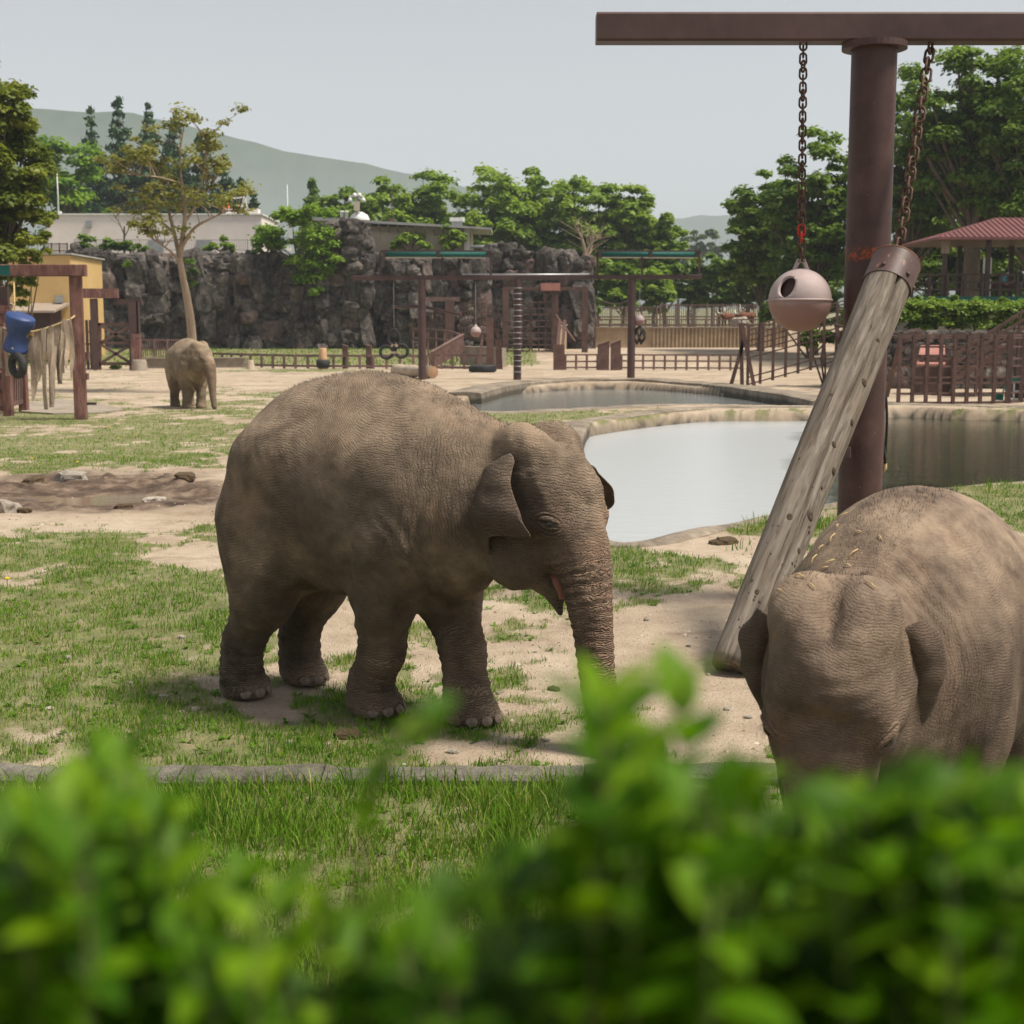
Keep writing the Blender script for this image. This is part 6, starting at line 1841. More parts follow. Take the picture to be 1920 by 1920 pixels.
# strap curtain on a rope
sc = thing('strap_curtain', 'row of frayed canvas straps hanging from a slack rope by the timber post', 'strap curtain', tuple(gnd(95, 41.2)))
rope = crom([P(-40, 606, 41.2), P(0, 614, 41.2), P(30, 620, 41.2), P(60, 622, 41.2), P(95, 613, 41.2), P(120, 603, 41.2), P(134, 597, 41.3), P(140, 592, 41.4)], 5)
MB().tube(rope, 0.03, 6).build('rope', M['straw'], sc)
MB().beam(P(14, 619, 41.15), P(62, 626, 41.15), 0.13, 0.08).build('slack_strap', mat_mottled('ochre_strap', (0.35, 0.22, 0.10), (0.45, 0.3, 0.15), 4, 0.9), sc)
def ropez(px):
    best = min(rope, key=lambda q: abs(project(q.x, q.y, q.z)[0] - px)); return best
r_ = random.Random(21)
for px, pyb, w in ((2, 690, 9), (10, 705, 8), (-10, 700, 9), (-22, 690, 8), (61, 752, 11), (73, 716, 11), (84, 768, 9), (92, 764, 10), (101, 757, 9), (108, 720, 9), (114, 700, 8), (119, 712, 9), (125, 690, 8), (131, 710, 7), (67, 740, 6), (97, 735, 7)):
    tp_ = ropez(px); yb_ = P(px + r_.uniform(-3, 5), pyb, 41.15 + r_.uniform(-0.1, 0.15))
    n_ = 12; V_, F_ = [], []
    hw = w * 41.2 / FPX / 2
    for k in range(n_ + 1):
        f = k / n_
        c = lerp(tp_ + UP * 0.03, yb_, f) + Vector((0.03 * math.sin(f * 5 + px), 0.03 * math.sin(f * 7 + px * 2), 0))
        tw = 0.5 * math.sin(f * 3.0 + px) * f
        ws = hw * (1 - (0.55 * max(0, f - 0.75) / 0.25 if px % 2 else 0)) * (1 + 0.1 * math.sin(f * 13 + px))
        e = Vector((math.cos(tw), math.sin(tw), 0)) * ws; th_ = Vector((-math.sin(tw), math.cos(tw), 0)) * 0.012
        V_ += [c - e - th_, c + e - th_, c + e + th_, c - e + th_]
    for k in range(n_):
        o_ = k * 4
        for j in range(4): F_.append((o_ + j, o_ + (j + 1) % 4, o_ + 4 + (j + 1) % 4, o_ + 4 + j))
    F_ += [(0, 1, 2, 3), (n_ * 4 + 3, n_ * 4 + 2, n_ * 4 + 1, n_ * 4)]
    mb = MB(); mb.add(V_, F_); mb.build('strap', M['hose'], sc)
# timber platform at the left edge
tp = thing('timber_platform', 'brown timber platform with slatted side below the blue drum', 'platform', tuple(gnd(20, 43.5)))
for px, Yq, pt in ((13, 43.2, 690), (42, 45.5, 690), (-30, 43.2, 690), (-60, 43.2, 560), (6, 46.0, 536)):
    g0 = gnd(px, Yq); MB().beam(g0 - UP * 0.1, Vector((g0.x, Yq, Zp(pt, Yq))), 0.26, 0.26).build('post', M['frame_wood'], tp)
for py in (706, 732, 764): MB().beam(P(-60, py, 43.15), P(14, py + 2, 43.15), 0.14, 0.10).build('rail', M['brown_wood'], tp)
for py in (706, 760): MB().beam(P(14, py, 43.25), P(42, py - 8, 45.5), 0.14, 0.10).build('rail', M['brown_wood'], tp)
for k in range(6):
    f = (k + 0.7) / 6.5; MB().beam(lerp(P(14, 706, 43.25), P(42, 698, 45.5), f), lerp(P(14, 760, 43.25), P(42, 752, 45.5), f), 0.09, 0.05).build('slat', M['pink_wood'], tp)
MB().box(lerp(P(-60, 700, 44.3), P(24, 700, 44.3), 0.5), (1.45, 2.2, 0.10)).build('floor', M['brown_wood'], tp)
MB().beam(P(-70, 556, 45.8), P(16, 556, 45.8), 0.62, 0.2).build('sign_board', M['dark_brown'], tp)
MB().beam(P(-70, 582, 45.6), P(20, 580, 45.6), 0.26, 0.26).build('lintel', M['frame_wood'], tp)
MB().beam(P(-8, 612, 45.5), P(18, 584, 45.5), 0.16, 0.16).build('brace', M['frame_wood'], tp)

# cross-braced gate behind
xY = 93.0
xg = thing('cross_braced_gate', 'heavy brown steel gate with crossed braces beside the timber frame', 'gate', tuple(gnd(215, xY)))
MB().beam(P(150, 550, xY), P(221, 550, xY), 0.62, 0.5).build('lintel', M['frame_wood'], xg)
MB().beam(P(214, 566, xY + 0.3), P(266, 566, xY + 0.3), 0.36, 0.4).build('lintel', M['brown_steel'], xg)
for px, pt, w in ((181, 560, 0.42), (255, 566, 0.62), (263, 566, 0.14)):
    g0 = gnd(px, xY); MB().beam(g0 - UP * 0.2, Vector((g0.x, xY, Zp(pt, xY))), w, 0.4).build('post', M['brown_steel'], xg)
MB().beam(gnd(255, xY - 0.5), P(255, 626, xY - 0.5), 0.55, 0.4).build('stop_post', M['frame_wood'], xg)
for py in (608, 682, 697): MB().beam(P(181, py, xY), P(250, py, xY), 0.2, 0.16).build('rail', M['brown_wood'], xg)
for px in (187, 246): MB().beam(P(px, 606, xY), P(px, 697, xY), 0.2, 0.16).build('stile', M['brown_wood'], xg)
for (a0, a1), (b0, b1) in (((189, 611), (246, 642)), ((246, 611), (189, 642)), ((189, 646), (246, 681)), ((246, 646), (189, 681)), ((189, 643), (246, 643))):
    MB().beam(P(a0, a1, xY - 0.05), P(b0, b1, xY - 0.05), 0.17, 0.12).build('cross_brace', M['brown_wood'], xg)
for px in (166, 173):
    g0 = gnd(px, xY + 1); MB().beam(g0 - UP * 0.1, Vector((g0.x, xY + 1, Zp(600, xY + 1))), 0.16, 0.16).build('side_bar', M['brown_steel'], xg)
for py in (622, 645, 668, 692): MB().beam(P(160, py, xY + 1), P(181, py, xY + 1), 0.10, 0.10).build('side_rail', M['brown_wood'], xg)
wb = stump('pale concrete buffer block at the foot of the cross-braced gate', 262, 91.5, 0.72, 0.55, 0.45, M['concrete'])

# pump box and drain at the far pond
pb = thing('pump_box', 'grey steel pump box standing on the far pond rim', 'box', tuple(P(985, 745, 68)))
c = P(985, 729, 68.2)
MB().box(c + UP * -0.15, (0.52, 0.5, 0.95), bev=0.03).build('housing', M['steel'], pb)
MB().box(c + UP * 0.36, (0.62, 0.6, 0.10), bev=0.02).build('lid', M['concrete'], pb)
MB().beam(c + Vector((0.12, -0.262, -0.5)), c + Vector((0.12, -0.262, 0.2)), 0.2, 0.02).build('door', M['grey_roof'], pb)
dp = thing('drain_pipe', 'black drain pipe mouth in the far pond rim', 'pipe', tuple(P(1087, 727, 71)))
c = P(1087, 723, 71.6)
MB().lathe(c, [(0.15, -0.4), (0.15, 0.32), (0.11, 0.32), (0.11, -0.2), (0.0, -0.2)], 16, axis=(0, -1, 0)).build('mouth', M['rubber'], dp)
MB().torus(c + Vector((0, -0.31, 0)), (0, 1, 0), 0.15, 0.02, 18, 6).build('collar', M['dark_brown'], dp)
# ---------------------------------------------------------------- trees, hedges, bushes
M['leaf_green'] = mat_leaf('fresh_green_leaves', (0.12, 0.21, 0.025), (0.30, 0.42, 0.06), 0.45)
M['leaf_mid'] = mat_leaf('mid_green_leaves', (0.070, 0.135, 0.020), (0.20, 0.31, 0.045), 0.45)
M['leaf_dark'] = mat_leaf('dark_green_needles', (0.022, 0.060, 0.024), (0.065, 0.135, 0.045), 0.2)
M['leaf_yellow'] = mat_leaf('yellow_green_leaves', (0.11, 0.155, 0.018), (0.27, 0.30, 0.04), 0.45)
M['leaf_olive'] = mat_leaf('olive_young_leaves', (0.16, 0.175, 0.04), (0.33, 0.33, 0.10), 0.45)
M['leaf_bright'] = mat_leaf('bright_green_leaves', (0.12, 0.24, 0.016), (0.30, 0.45, 0.04), 0.45)
M['leaf_haze'] = mat_leaf('grey_green_leaves', (0.11, 0.15, 0.07), (0.20, 0.25, 0.12))

def leaves_mesh(name, lobes, per, size, seed, flat=1.0, off=Vector((0, 0, 0)), shell=0.55, aspect=0.62, hang=0.0):
    """lobes: (centre, radii, tint). many small leaf faces spread through each clump"""
    r = np.random.default_rng(seed)
    C, T = [], []
    Nn = []
    for c, rad, tint in lobes:
        n = max(8, int(per * (rad[0] * rad[2]) ** 0.5 / lobes[0][1][0])) if per > 0 else 8
        d = r.normal(0, 1, (n, 3)); d /= np.linalg.norm(d, axis=1, keepdims=True)
        d[:, 2] = np.where(d[:, 2] < -0.25, -d[:, 2] * 0.5, d[:, 2])
        q = shell + (1 - shell) * r.random(n) ** 0.6
        q *= 1 + 0.22 * r.normal(0, 1, n)
        C.append(np.array(c)[None] + d * q[:, None] * np.array(rad)[None])
        Nn.append(d)
        T.append(np.clip(tint + r.normal(0, 0.16, n), 0, 1))
    C = np.concatenate(C); Nn = np.concatenate(Nn); T = np.concatenate(T)
    n = len(C)
    nr = Nn * 0.75 + r.normal(0, 0.55, (n, 3)) + np.array((0, 0, flat)); nr /= np.linalg.norm(nr, axis=1, keepdims=True)
    a = np.cross(nr, r.normal(0, 1, (n, 3))); a[:, 2] -= hang; a /= np.linalg.norm(a, axis=1, keepdims=True) + 1e-9
    b = np.cross(nr, a); b /= np.linalg.norm(b, axis=1, keepdims=True) + 1e-9
    s = (size * r.uniform(0.6, 1.35, n))[:, None]
    o = np.array(off)[None]
    V = np.stack([C - a * s, C + b * s * aspect + nr * s * 0.15, C + a * s, C - b * s * aspect + nr * s * 0.15], 1).reshape(-1, 3) - o
    me = np_mesh(name, V, np.arange(4 * n).reshape(-1, 4))
    fattr(me, 'tint', np.repeat(T, 4))
    return me

def tree(label, px, Y, top_py, hw_px, mat, name='broadleaf_tree', bark='bark', seed=0, crown_bottom=0.30, n_lobes=42, per=230, leaf=None, group=None, lobe_r=0.27, trunk_r=None, lean=0.0, tint0=0.5, gap=1.0, dz=0.0):
    r = random.Random(seed * 13 + 5)
    g0 = gnd(px, Y) - UP * 0.1 + UP * dz
    H = Zp(top_py, Y) - g0.z
    hw = hw_px * Y / FPX
    leaf = leaf or 0.0020 * Y
    root = thing(name, label, 'tree', tuple(g0), group=group)
    cz0 = H * crown_bottom
    ch = (H - cz0) / 2; cc = g0 + Vector((lean * H, 0, cz0 + ch))
    lobes = []
    rb = hw * lobe_r
    for k in range(n_lobes):
        for _ in range(20):
            d = Vector((r.gauss(0, 1), r.gauss(0, 1), r.gauss(0, 1))).normalized()
            q = r.random() ** 0.45
            p = Vector((d.x * q * (hw - rb * 0.7), d.y * q * (hw - rb * 0.7) * 0.85, d.z * q * (ch - rb * 0.3)))
            if p.z < -0.5 * ch and p.length > hw * 0.8: continue
            break
        rr = rb * r.uniform(0.7, 1.25)
        lobes.append((tuple(cc + p), (rr, rr, rr * r.uniform(0.6, 0.85)), min(1, max(0, tint0 + r.gauss(0, 0.22) + 0.10 * p.z / ch))))
    me = leaves_mesh('crown', lobes, per, leaf, seed, off=g0)
    link_mesh('crown', me, mat, root)
    tr = trunk_r or max(0.14, H * 0.016)
    mb = MB()
    top = cc + UP * ch * 0.35
    sp = [g0, g0 + Vector((lean * H * 0.2 + r.uniform(-0.2, 0.2), 0, H * 0.18)), lerp(g0, cc, 0.75) + Vector((r.uniform(-0.3, 0.3), 0, 0)), top]
    mb.tube(crom(sp, 4), crom1([tr * 1.35, tr, tr * 0.75, tr * 0.2], 4), 10)
    for c, rad, _ in lobes[::3]:
        c = Vector(c)
        f = min(0.9, max(0.2, ((c.z - g0.z) / H) * 0.72))
        s0 = lerp(g0, top, f)
        mid = lerp(s0, c, 0.5) + UP * (-0.06 * (c - s0).length) + Vector((r.uniform(-0.2, 0.2), r.uniform(-0.2, 0.2), 0))
        mb.tube(crom([s0, mid, c], 3), crom1([tr * 0.38, tr * 0.24, tr * 0.08], 3), 6, cap=False)
    mb.build('trunk', M[bark], root)
    return root

def conifer(label, px, Y, top_py, hw_px, seed, group=None, mat='leaf_dark'):
    r = np.random.default_rng(seed)
    g0 = gnd(px, Y) - UP * 0.1
    H = Zp(top_py, Y) - g0.z; hw = hw_px * Y / FPX
    root = thing('conifer', label, 'tree', tuple(g0), group=group)
    lobes = []
    nl = 26
    for k in range(nl):
        f = (k + 0.5) / nl
        rad = hw * (1 - f) ** 0.8
        z = H * (0.12 + 0.88 * f)
        m = max(1, int(7 * (1 - f) + 1))
        for j in range(m):
            a = 2 * math.pi * j / m + r.uniform(0, 6.28)
            c = g0 + Vector((math.cos(a) * rad * 0.6, math.sin(a) * rad * 0.6, z + r.uniform(-0.3, 0.3)))
            lobes.append((tuple(c), (rad * 0.55 + 0.35, rad * 0.55 + 0.35, rad * 0.25 + 0.6), float(np.clip(0.4 + r.normal(0, 0.22), 0, 1))))
    link_mesh('crown', leaves_mesh('crown', lobes, 150, 0.0024 * Y, seed, flat=0.2, off=g0, hang=0.5, aspect=0.4), M[mat], root)
    MB().tube([g0, g0 + UP * H * 0.5, g0 + UP * H * 0.97], [H * 0.018, H * 0.012, 0.03], 8).build('trunk', M['bark'], root)
    return root

GR = 'leafy trees in a row behind the rock wall'
ROW = ('fresh green tree behind the lamp tower beside the dark rounded conifer', 'fresh green tree rising behind the rusty antenna mast', 'fresh green tree behind the lodge roof between antenna mast and white vent', 'fresh green tree behind the white vent and the lodge roof tip', 'tall fresh green tree above the rock wall between lodge and bare tree', 'fresh green tree directly behind the bare grey tree', 'fresh green tree above the right-hand awning, next to the smallest of the row', 'smallest fresh green tree closing the row before the gap of sky')
for i, (px, Yt, tp_, hw, tn) in enumerate(((640, 172, 352, 78, 0.42), (722, 168, 336, 96, 0.5), (812, 170, 322, 100, 0.55), (905, 168, 316, 104, 0.55), (1000, 172, 312, 106, 0.6), (1095, 168, 318, 100, 0.58), (1182, 165, 346, 82, 0.55), (1246, 163, 398, 46, 0.5))):
    tree(ROW[i], px, Yt, tp_, hw, M['leaf_green'], seed=20 + i, group=GR, n_lobes=170, per=150, lobe_r=0.18, crown_bottom=0.02, tint0=tn)
conifer('dark rounded conifer at the left end of the leafy tree row', 592, 185, 338, 40, 90, mat='leaf_mid')
for i, (px, tp_, hw) in enumerate(((190, 205, 62), (240, 180, 64), (292, 196, 62), (340, 215, 62), (388, 250, 58), (428, 292, 48), (460, 340, 36), (482, 366, 30))):
    conifer('dark tall conifer in the clump behind the pale building', px, 205, tp_, hw, 100 + i, group='dark conifers behind the pale building')
tree('light green feathery tree between the conifers and the leaning yellow-green tree', 135, 176, 226, 84, M['leaf_bright'], seed=40, n_lobes=50, per=190, crown_bottom=0.25, tint0=0.25)
for i, (px, hw) in enumerate(((215, 42), (265, 40), (330, 40))):
    tree('low bright green treetop showing just over the pale building roof', px, 158, 382, hw, M['leaf_bright'], seed=45 + i, n_lobes=22, per=200, tint0=0.3, group='low treetops behind the pale building')
tree('tall yellow-green tree standing behind the timber frame and blue drum', 0, 66, 96, 122, M['leaf_yellow'], seed=50, n_lobes=190, per=190, leaf=0.15, crown_bottom=0.18, lobe_r=0.2, tint0=0.3)
# right hand trees
tree('rounded dark green tree beyond the pond left of the thick post', 1425, 118, 306, 84, M['leaf_mid'], seed=60, n_lobes=120, per=190, crown_bottom=0.12, lobe_r=0.2, tint0=0.65)
tree('broad green tree right behind the pink feeder ball', 1525, 112, 236, 110, M['leaf_mid'], seed=61, n_lobes=150, per=190, crown_bottom=0.12, lobe_r=0.18, tint0=0.6)
tree('tall green tree between the thick post and the pavilion', 1690, 104, 120, 130, M['leaf_mid'], seed=62, n_lobes=170, per=190, crown_bottom=0.12, lobe_r=0.17, tint0=0.6)
tree('tall green tree with a dark curved trunk behind the pavilion', 1806, 98, 70, 150, M['leaf_mid'], seed=63, n_lobes=170, per=190, crown_bottom=0.30, lobe_r=0.16, tint0=0.55, trunk_r=0.62, lean=0.02)
tree('tall leafy tree behind the far end of the pavilion', 1930, 94, 90, 140, M['leaf_mid'], seed=64, n_lobes=160, per=190, crown_bottom=0.14, lobe_r=0.17, tint0=0.6)
tree('lower green tree filling the gap under the tall trees by the pavilion', 1745, 112, 330, 110, M['leaf_green'], seed=65, n_lobes=110, per=200, crown_bottom=0.03, lobe_r=0.2, tint0=0.45)
tree('lower yellow-green tree behind the pavilion posts', 1860, 110, 370, 100, M['leaf_green'], seed=66, n_lobes=110, per=200, crown_bottom=0.03, lobe_r=0.2, tint0=0.5)
# loose young trees behind the sand yard
for i, (px, Yt, tp_, hw, mt, tn) in enumerate(((1120, 150, 470, 38, 'leaf_green', 0.4), (1165, 148, 492, 40, 'leaf_green', 0.35), (1225, 150, 500, 42, 'leaf_green', 0.5), (1290, 152, 478, 44, 'leaf_mid', 0.6), (1345, 150, 470, 44, 'leaf_mid', 0.7), (1400, 146, 480, 40, 'leaf_yellow', 0.35), (1460, 144, 470, 46, 'leaf_mid', 0.5), (1530, 140, 480, 50, 'leaf_mid', 0.45))):
    tree(['slender young tree with fresh leaves behind the sand yard fence', 'bushy young tree behind the long-horned cattle'][i > 3], px, Yt, tp_, hw, M[mt], name='young_tree', seed=70 + i, n_lobes=44, per=150, crown_bottom=0.05, lobe_r=0.26, tint0=tn, group=['young trees behind the sand yard', 'bushy trees behind the cattle'][i > 3])
for i, (px, tp_, hw) in enumerate(((1270, 428, 26), (1300, 408, 24), (1335, 425, 26), (1180, 440, 40))):
    tree('distant grey-green tree far beyond the sand yard', px, 420, tp_, hw, M['leaf_haze'], name='distant_tree', seed=80 + i, n_lobes=20, per=110, group='distant trees in the gap')
# bare pale tree
def bare_tree(label, px, Y, pts, seed, bark='pale_bark', r0=0.2, name='bare_tree', sub=10):
    g0 = gnd(px, Y) - UP * 0.1
    root = thing(name, label, 'tree', tuple(g0))
    r = random.Random(seed)
    mb = MB(); ends = []
    for branch in pts:
        q = [P(a, b, Y + c) for a, b, c in branch[0]]
        if branch[1]: q[0] = g0
        mb.tube(crom(q, 5), list(np.linspace(branch[2], branch[3], 5 * (len(q) - 1) + 1)), 8, cap=False)
        ends.append(crom(q, 5))
    tw = MB()
    for e in ends[1:]:
        for k in range(sub):
            s = e[r.randrange(len(e) // 3, len(e))]
            d = Vector((r.gauss(0, 0.6), r.gauss(0, 0.4), r.uniform(0.1, 1.0))) * (Y / 60.0)
            tw.tube([s, s + d * 0.5 + Vector((r.uniform(-0.1, 0.1), 0, 0)), s + d], [r0 * 0.14, r0 * 0.09, r0 * 0.03], 5, cap=False)
            ends.append([s, s + d])
    mb.build('trunk', M[bark], root)
    tw.build('branches', M[bark], root)
    return root, ends
bare_tree('bare grey tree at the right end of the rock wall', 1096, 138, [([(1096, 600, 0), (1093, 520, 0), (1098, 470, 0)], True, 0.40, 0.22), ([(1098, 475, 0), (1090, 445, 0), (1078, 425, 0)], False, 0.2, 0.06), ([(1097, 478, 0), (1110, 455, 0), (1128, 445, 0)], False, 0.2, 0.06), ([(1096, 490, 0), (1108, 470, 1), (1112, 440, 1)], False, 0.15, 0.05)], 3, 'pale_bark', 0.3)
bare_tree('leafless shrub on the wall top before the pale building', 234, 127, [([(234, 480, 0), (233, 450, 0), (233, 425, 0)], True, 0.12, 0.06), ([(233, 440, 0), (222, 415, 0), (212, 402, 0)], False, 0.06, 0.02), ([(233, 445, 0), (246, 420, 0), (252, 405, 0)], False, 0.06, 0.02)], 4, 'bark', 0.14)
# slim tree with sparse olive leaves in front of the wall
stY = 60.0
root, ends = bare_tree('slim pale-trunked tree with sparse olive leaves in front of the rock wall', 364, stY,
    [([(364, 730, 0), (359, 620, 0), (351, 560, 0), (342, 515, 0), (336, 478, 0)], True, 0.22, 0.115),
     ([(337, 482, 0), (343, 440, 0), (347, 400, 0.2), (341, 350, 0.4), (338, 290, 0.5), (345, 235, 0.5)], False, 0.13, 0.02),
     ([(336, 480, 0), (325, 430, 0.4), (312, 380, 0.8), (300, 330, 1.0), (280, 280, 1.2)], False, 0.10, 0.015),
     ([(338, 470, 0), (362, 430, -0.5), (395, 410, -0.9), (430, 395, -1.0), (455, 400, -1.0)], False, 0.08, 0.012),
     ([(344, 420, 0.2), (372, 380, 0.5), (398, 345, 0.8), (420, 310, 0.9)], False, 0.07, 0.012),
     ([(325, 435, 0.4), (295, 410, 0.2), (270, 395, 0), (252, 400, -0.2)], False, 0.06, 0.012),
     ([(343, 345, 0.4), (300, 333, 0), (255, 328, -0.4), (215, 322, -0.6)], False, 0.05, 0.010),
     ([(337, 490, 0), (318, 470, -0.5), (296, 455, -0.8), (280, 440, -0.9)], False, 0.06, 0.012),
     ([(343, 390, 0.3), (375, 350, -0.6), (385, 300, -0.8), (390, 255, -0.8)], False, 0.06, 0.010)], 8, 'pale_bark', 0.2, 'slim_tree', 12)
r_ = random.Random(3)
lob = []
for e in ends[1:]:
    L_ = len(e)
    for k in range(2 if L_ > 3 else 1):
        p = e[-1] if k == 0 else e[r_.randrange(L_ // 2, L_)]
        rr = r_.uniform(0.28, 0.55); lob.append((tuple(p), (rr, rr, rr * 0.8), r_.uniform(0.1, 0.9)))
lob[0] = (lob[0][0], (0.3, 0.3, 0.25), 0.5)
link_mesh('crown', leaves_mesh('crown', lob, 44, 0.095, 5, off=woff(root), shell=0.2), M['leaf_olive'], root)

def bush(label, lobes_px, Y, mat, seed, per=200, leaf=None, name='bush', cat='bush', group=None, base=None, stem=True):
    r = random.Random(seed)
    lobes = []
    for px, py, rp in lobes_px:
        c = P(px, py, Y + r.uniform(-0.6, 0.6)); rr = rp * Y / FPX
        for k in range(5):
            d = Vector((r.gauss(0, 1), r.gauss(0, 0.7), r.gauss(0, 1))) * rr * 0.45
            lobes.append((tuple(c + d), (rr * 0.55, rr * 0.55, rr * 0.42), r.uniform(0.2, 0.8)))
    cx = sum(l[0][0] for l in lobes) / len(lobes)
    g0 = Vector((cx, Y, base)) if base is not None else Vector((cx, Y, zat((cx, Y))))
    root = thing(name, label, cat, tuple(g0), group=group)
    link_mesh('foliage', leaves_mesh('foliage', lobes, per, leaf or 0.0017 * Y, seed, off=g0, shell=0.3), mat, root)
    mb = MB()
    for l in lobes[::5]:
        c = Vector(l[0]); mb.tube([g0 + Vector((r.uniform(-0.15, 0.15), 0, -0.05)), lerp(g0, c, 0.5) + Vector((r.uniform(-0.2, 0.2), 0, 0.1)), c], [0.0007 * Y + 0.01, 0.0005 * Y + 0.006, 0.004], 6, cap=False)
    mb.build('stems', M['bark'], root)
    return root
bush('big bright green bush spilling over the middle of the rock wall', [(505, 435, 34), (545, 450, 36), (585, 430, 36), (560, 490, 34), (600, 470, 34), (585, 520, 26), (590, 548, 14), (530, 415, 24), (610, 500, 24), (490, 460, 20), (570, 410, 26)], 123.2, M['leaf_bright'], 3, per=420, leaf=0.16, base=Zp(500, 123.2))
bush('grey-green shrub on the wall top below the pale building vent', [(150, 462, 16), (170, 458, 14), (195, 462, 16), (215, 466, 12)], 126.5, M['leaf_mid'], 4, per=130, base=Zp(480, 126.5))
bush('small green shrub on the wall top beside the bare shrub', [(240, 466, 13), (262, 468, 12)], 126.5, M['leaf_mid'], 5, per=130, base=Zp(482, 126.5))
bush('low leafy shrub on the wall top right of the slim tree', [(400, 466, 14), (418, 462, 12), (432, 470, 9)], 126.5, M['leaf_green'], 6, per=130, base=Zp(480, 126.5))
bush('green creeper hanging down the rock wall behind the slim tree', [(355, 495, 10), (358, 515, 11), (362, 530, 9)], 123.4, M['leaf_mid'], 7, per=130, base=Zp(520, 123.6))
bush('tuft of weeds growing out of the rock wall', [(240, 496, 9)], 123.2, M['leaf_green'], 8, per=60, base=Zp(500, 123.4))
bush('rounded shrub against the cream lodge wall', [(742, 458, 14), (760, 450, 16), (778, 452, 16), (796, 460, 12)], 131.5, M['leaf_green'], 9, per=150, base=Zp(475, 131.5))
bush('creeper bush by the lodge pillar', [(838, 448, 14), (852, 442, 14), (858, 455, 16), (845, 466, 14)], 131.5, M['leaf_green'], 10, per=150, base=Zp(475, 131.5))
bush('low bushes at the foot of the rock wall end', [(1090, 585, 12), (1120, 580, 14)], 128, M['leaf_green'], 12, per=120)
bush('dark shrub beneath the cross-braced gate', [(215, 690, 7), (222, 684, 6)], 94.5, M['leaf_mid'], 13, per=120)
bush('low green thicket behind the tall grid gate', [(1440, 585, 22), (1480, 575, 26), (1520, 590, 26), (1560, 580, 26), (1590, 600, 24)], 108, M['leaf_mid'], 14, per=260)
bush('leafy bush left of the clipped hedge below the bank', [(1500, 640, 14), (1530, 632, 16), (1560, 636, 18), (1590, 640, 18)], 66.5, M['leaf_mid'], 15, per=260)
bush('shrubby bank plants under the pavilion deck', [(1720, 566, 10), (1750, 566, 10), (1790, 567, 10), (1830, 567, 10), (1880, 567, 10)], 76, M['leaf_mid'], 16, per=160)

# clipped hedge on the bank
hg = thing('clipped_hedge', 'long dense clipped hedge along the bank below the pavilion', 'hedge', tuple(gnd(1760, 65.5)))
hr = np.random.default_rng(12)
lobes = []
hx0, hx1, hz0, hz1 = W(1588, 65.5), W(2080, 65.5), 2.35, Zp(566, 65.5)
for k in range(230):
    x = hr.uniform(hx0, hx1); z = hz0 + 0.3 + (hz1 - hz0 - 0.45) * hr.random() ** 0.7
    lobes.append(((x, 65.4 + hr.uniform(-0.5, 0.6), z), (0.42, 0.40, 0.30), float(np.clip(hr.normal(0.45, 0.2), 0, 1))))
link_mesh('foliage', leaves_mesh('foliage', lobes, 190, 0.085, 77, off=woff(hg)), M['leaf_green'], hg)
mb = MB()
for k in range(20):
    x = hx0 + (hx1 - hx0) * (k + 0.5) / 20; mb.tube([(x, 65.5, 2.2), (x + 0.1, 65.5, 3.0), (x - 0.1, 65.5, hz1 - 0.3)], [0.05, 0.04, 0.01], 6)
mb.build('stems', M['bark'], hg)

# ---------------------------------------------------------------- far hills
def hill(name, Y, prof, mat, depth=900):
    mb = MB()
    q = crom([P(a, b, Y) for a, b in prof], 6)
    n = len(q); vs, fs = [], []
    for i, p in enumerate(q):
        j = float(fbm(np.array([p.x * 0.01, 2.0, 0.3]), 4, 3)) * 14
        vs += [(p.x, Y - depth * 0.45, -40), (p.x, Y - depth * 0.2, (p.z + j) * 0.55), (p.x, Y, p.z + j), (p.x, Y + depth, -40)]
    for i in range(n - 1):
        for k in range(3): fs.append((i * 4 + k, (i + 1) * 4 + k, (i + 1) * 4 + k + 1, i * 4 + k + 1))
    mb.add(vs, fs, True)
    return tag(mb.build(name, mat), kind='structure')
M['hill'] = mat_mottled('wooded_hillside', (0.030, 0.055, 0.030), (0.060, 0.085, 0.045), 0.02, 0.95, 0.3, 1.0)
hill('hills', 3300, [(-700, 300), (-300, 240), (0, 205), (250, 215), (450, 262), (620, 300), (820, 338), (960, 366), (1120, 396), (1250, 412), (1330, 408), (1450, 404), (1700, 414), (2100, 400), (2700, 420)], M['hill'])

# hazy spring air between here and the hills
hz_ = MB().box((0, 2600, 128), (9000, 5500, 270)).build('haze', None)
t = NT('hazy_air')
t.n.remove(t.b)
pv_ = t.n.new('ShaderNodeVolumePrincipled')
pv_.inputs['Color'].default_value = (0.84, 0.93, 1.0, 1)
pv_.inputs['Density'].default_value = 0.00026
t.l.new(pv_.outputs[0], t.out.inputs['Volume'])
hz_.data.materials.append(t.m)
tag(hz_, kind='stuff')

bush('drooping yellow-green branches hanging behind the blue drum', [(5, 540, 30), (35, 552, 22), (58, 528, 14), (18, 500, 30), (62, 486, 20), (30, 470, 26), (80, 455, 18), (10, 580, 16)], 62, M['leaf_yellow'], 33, per=170, leaf=0.13)
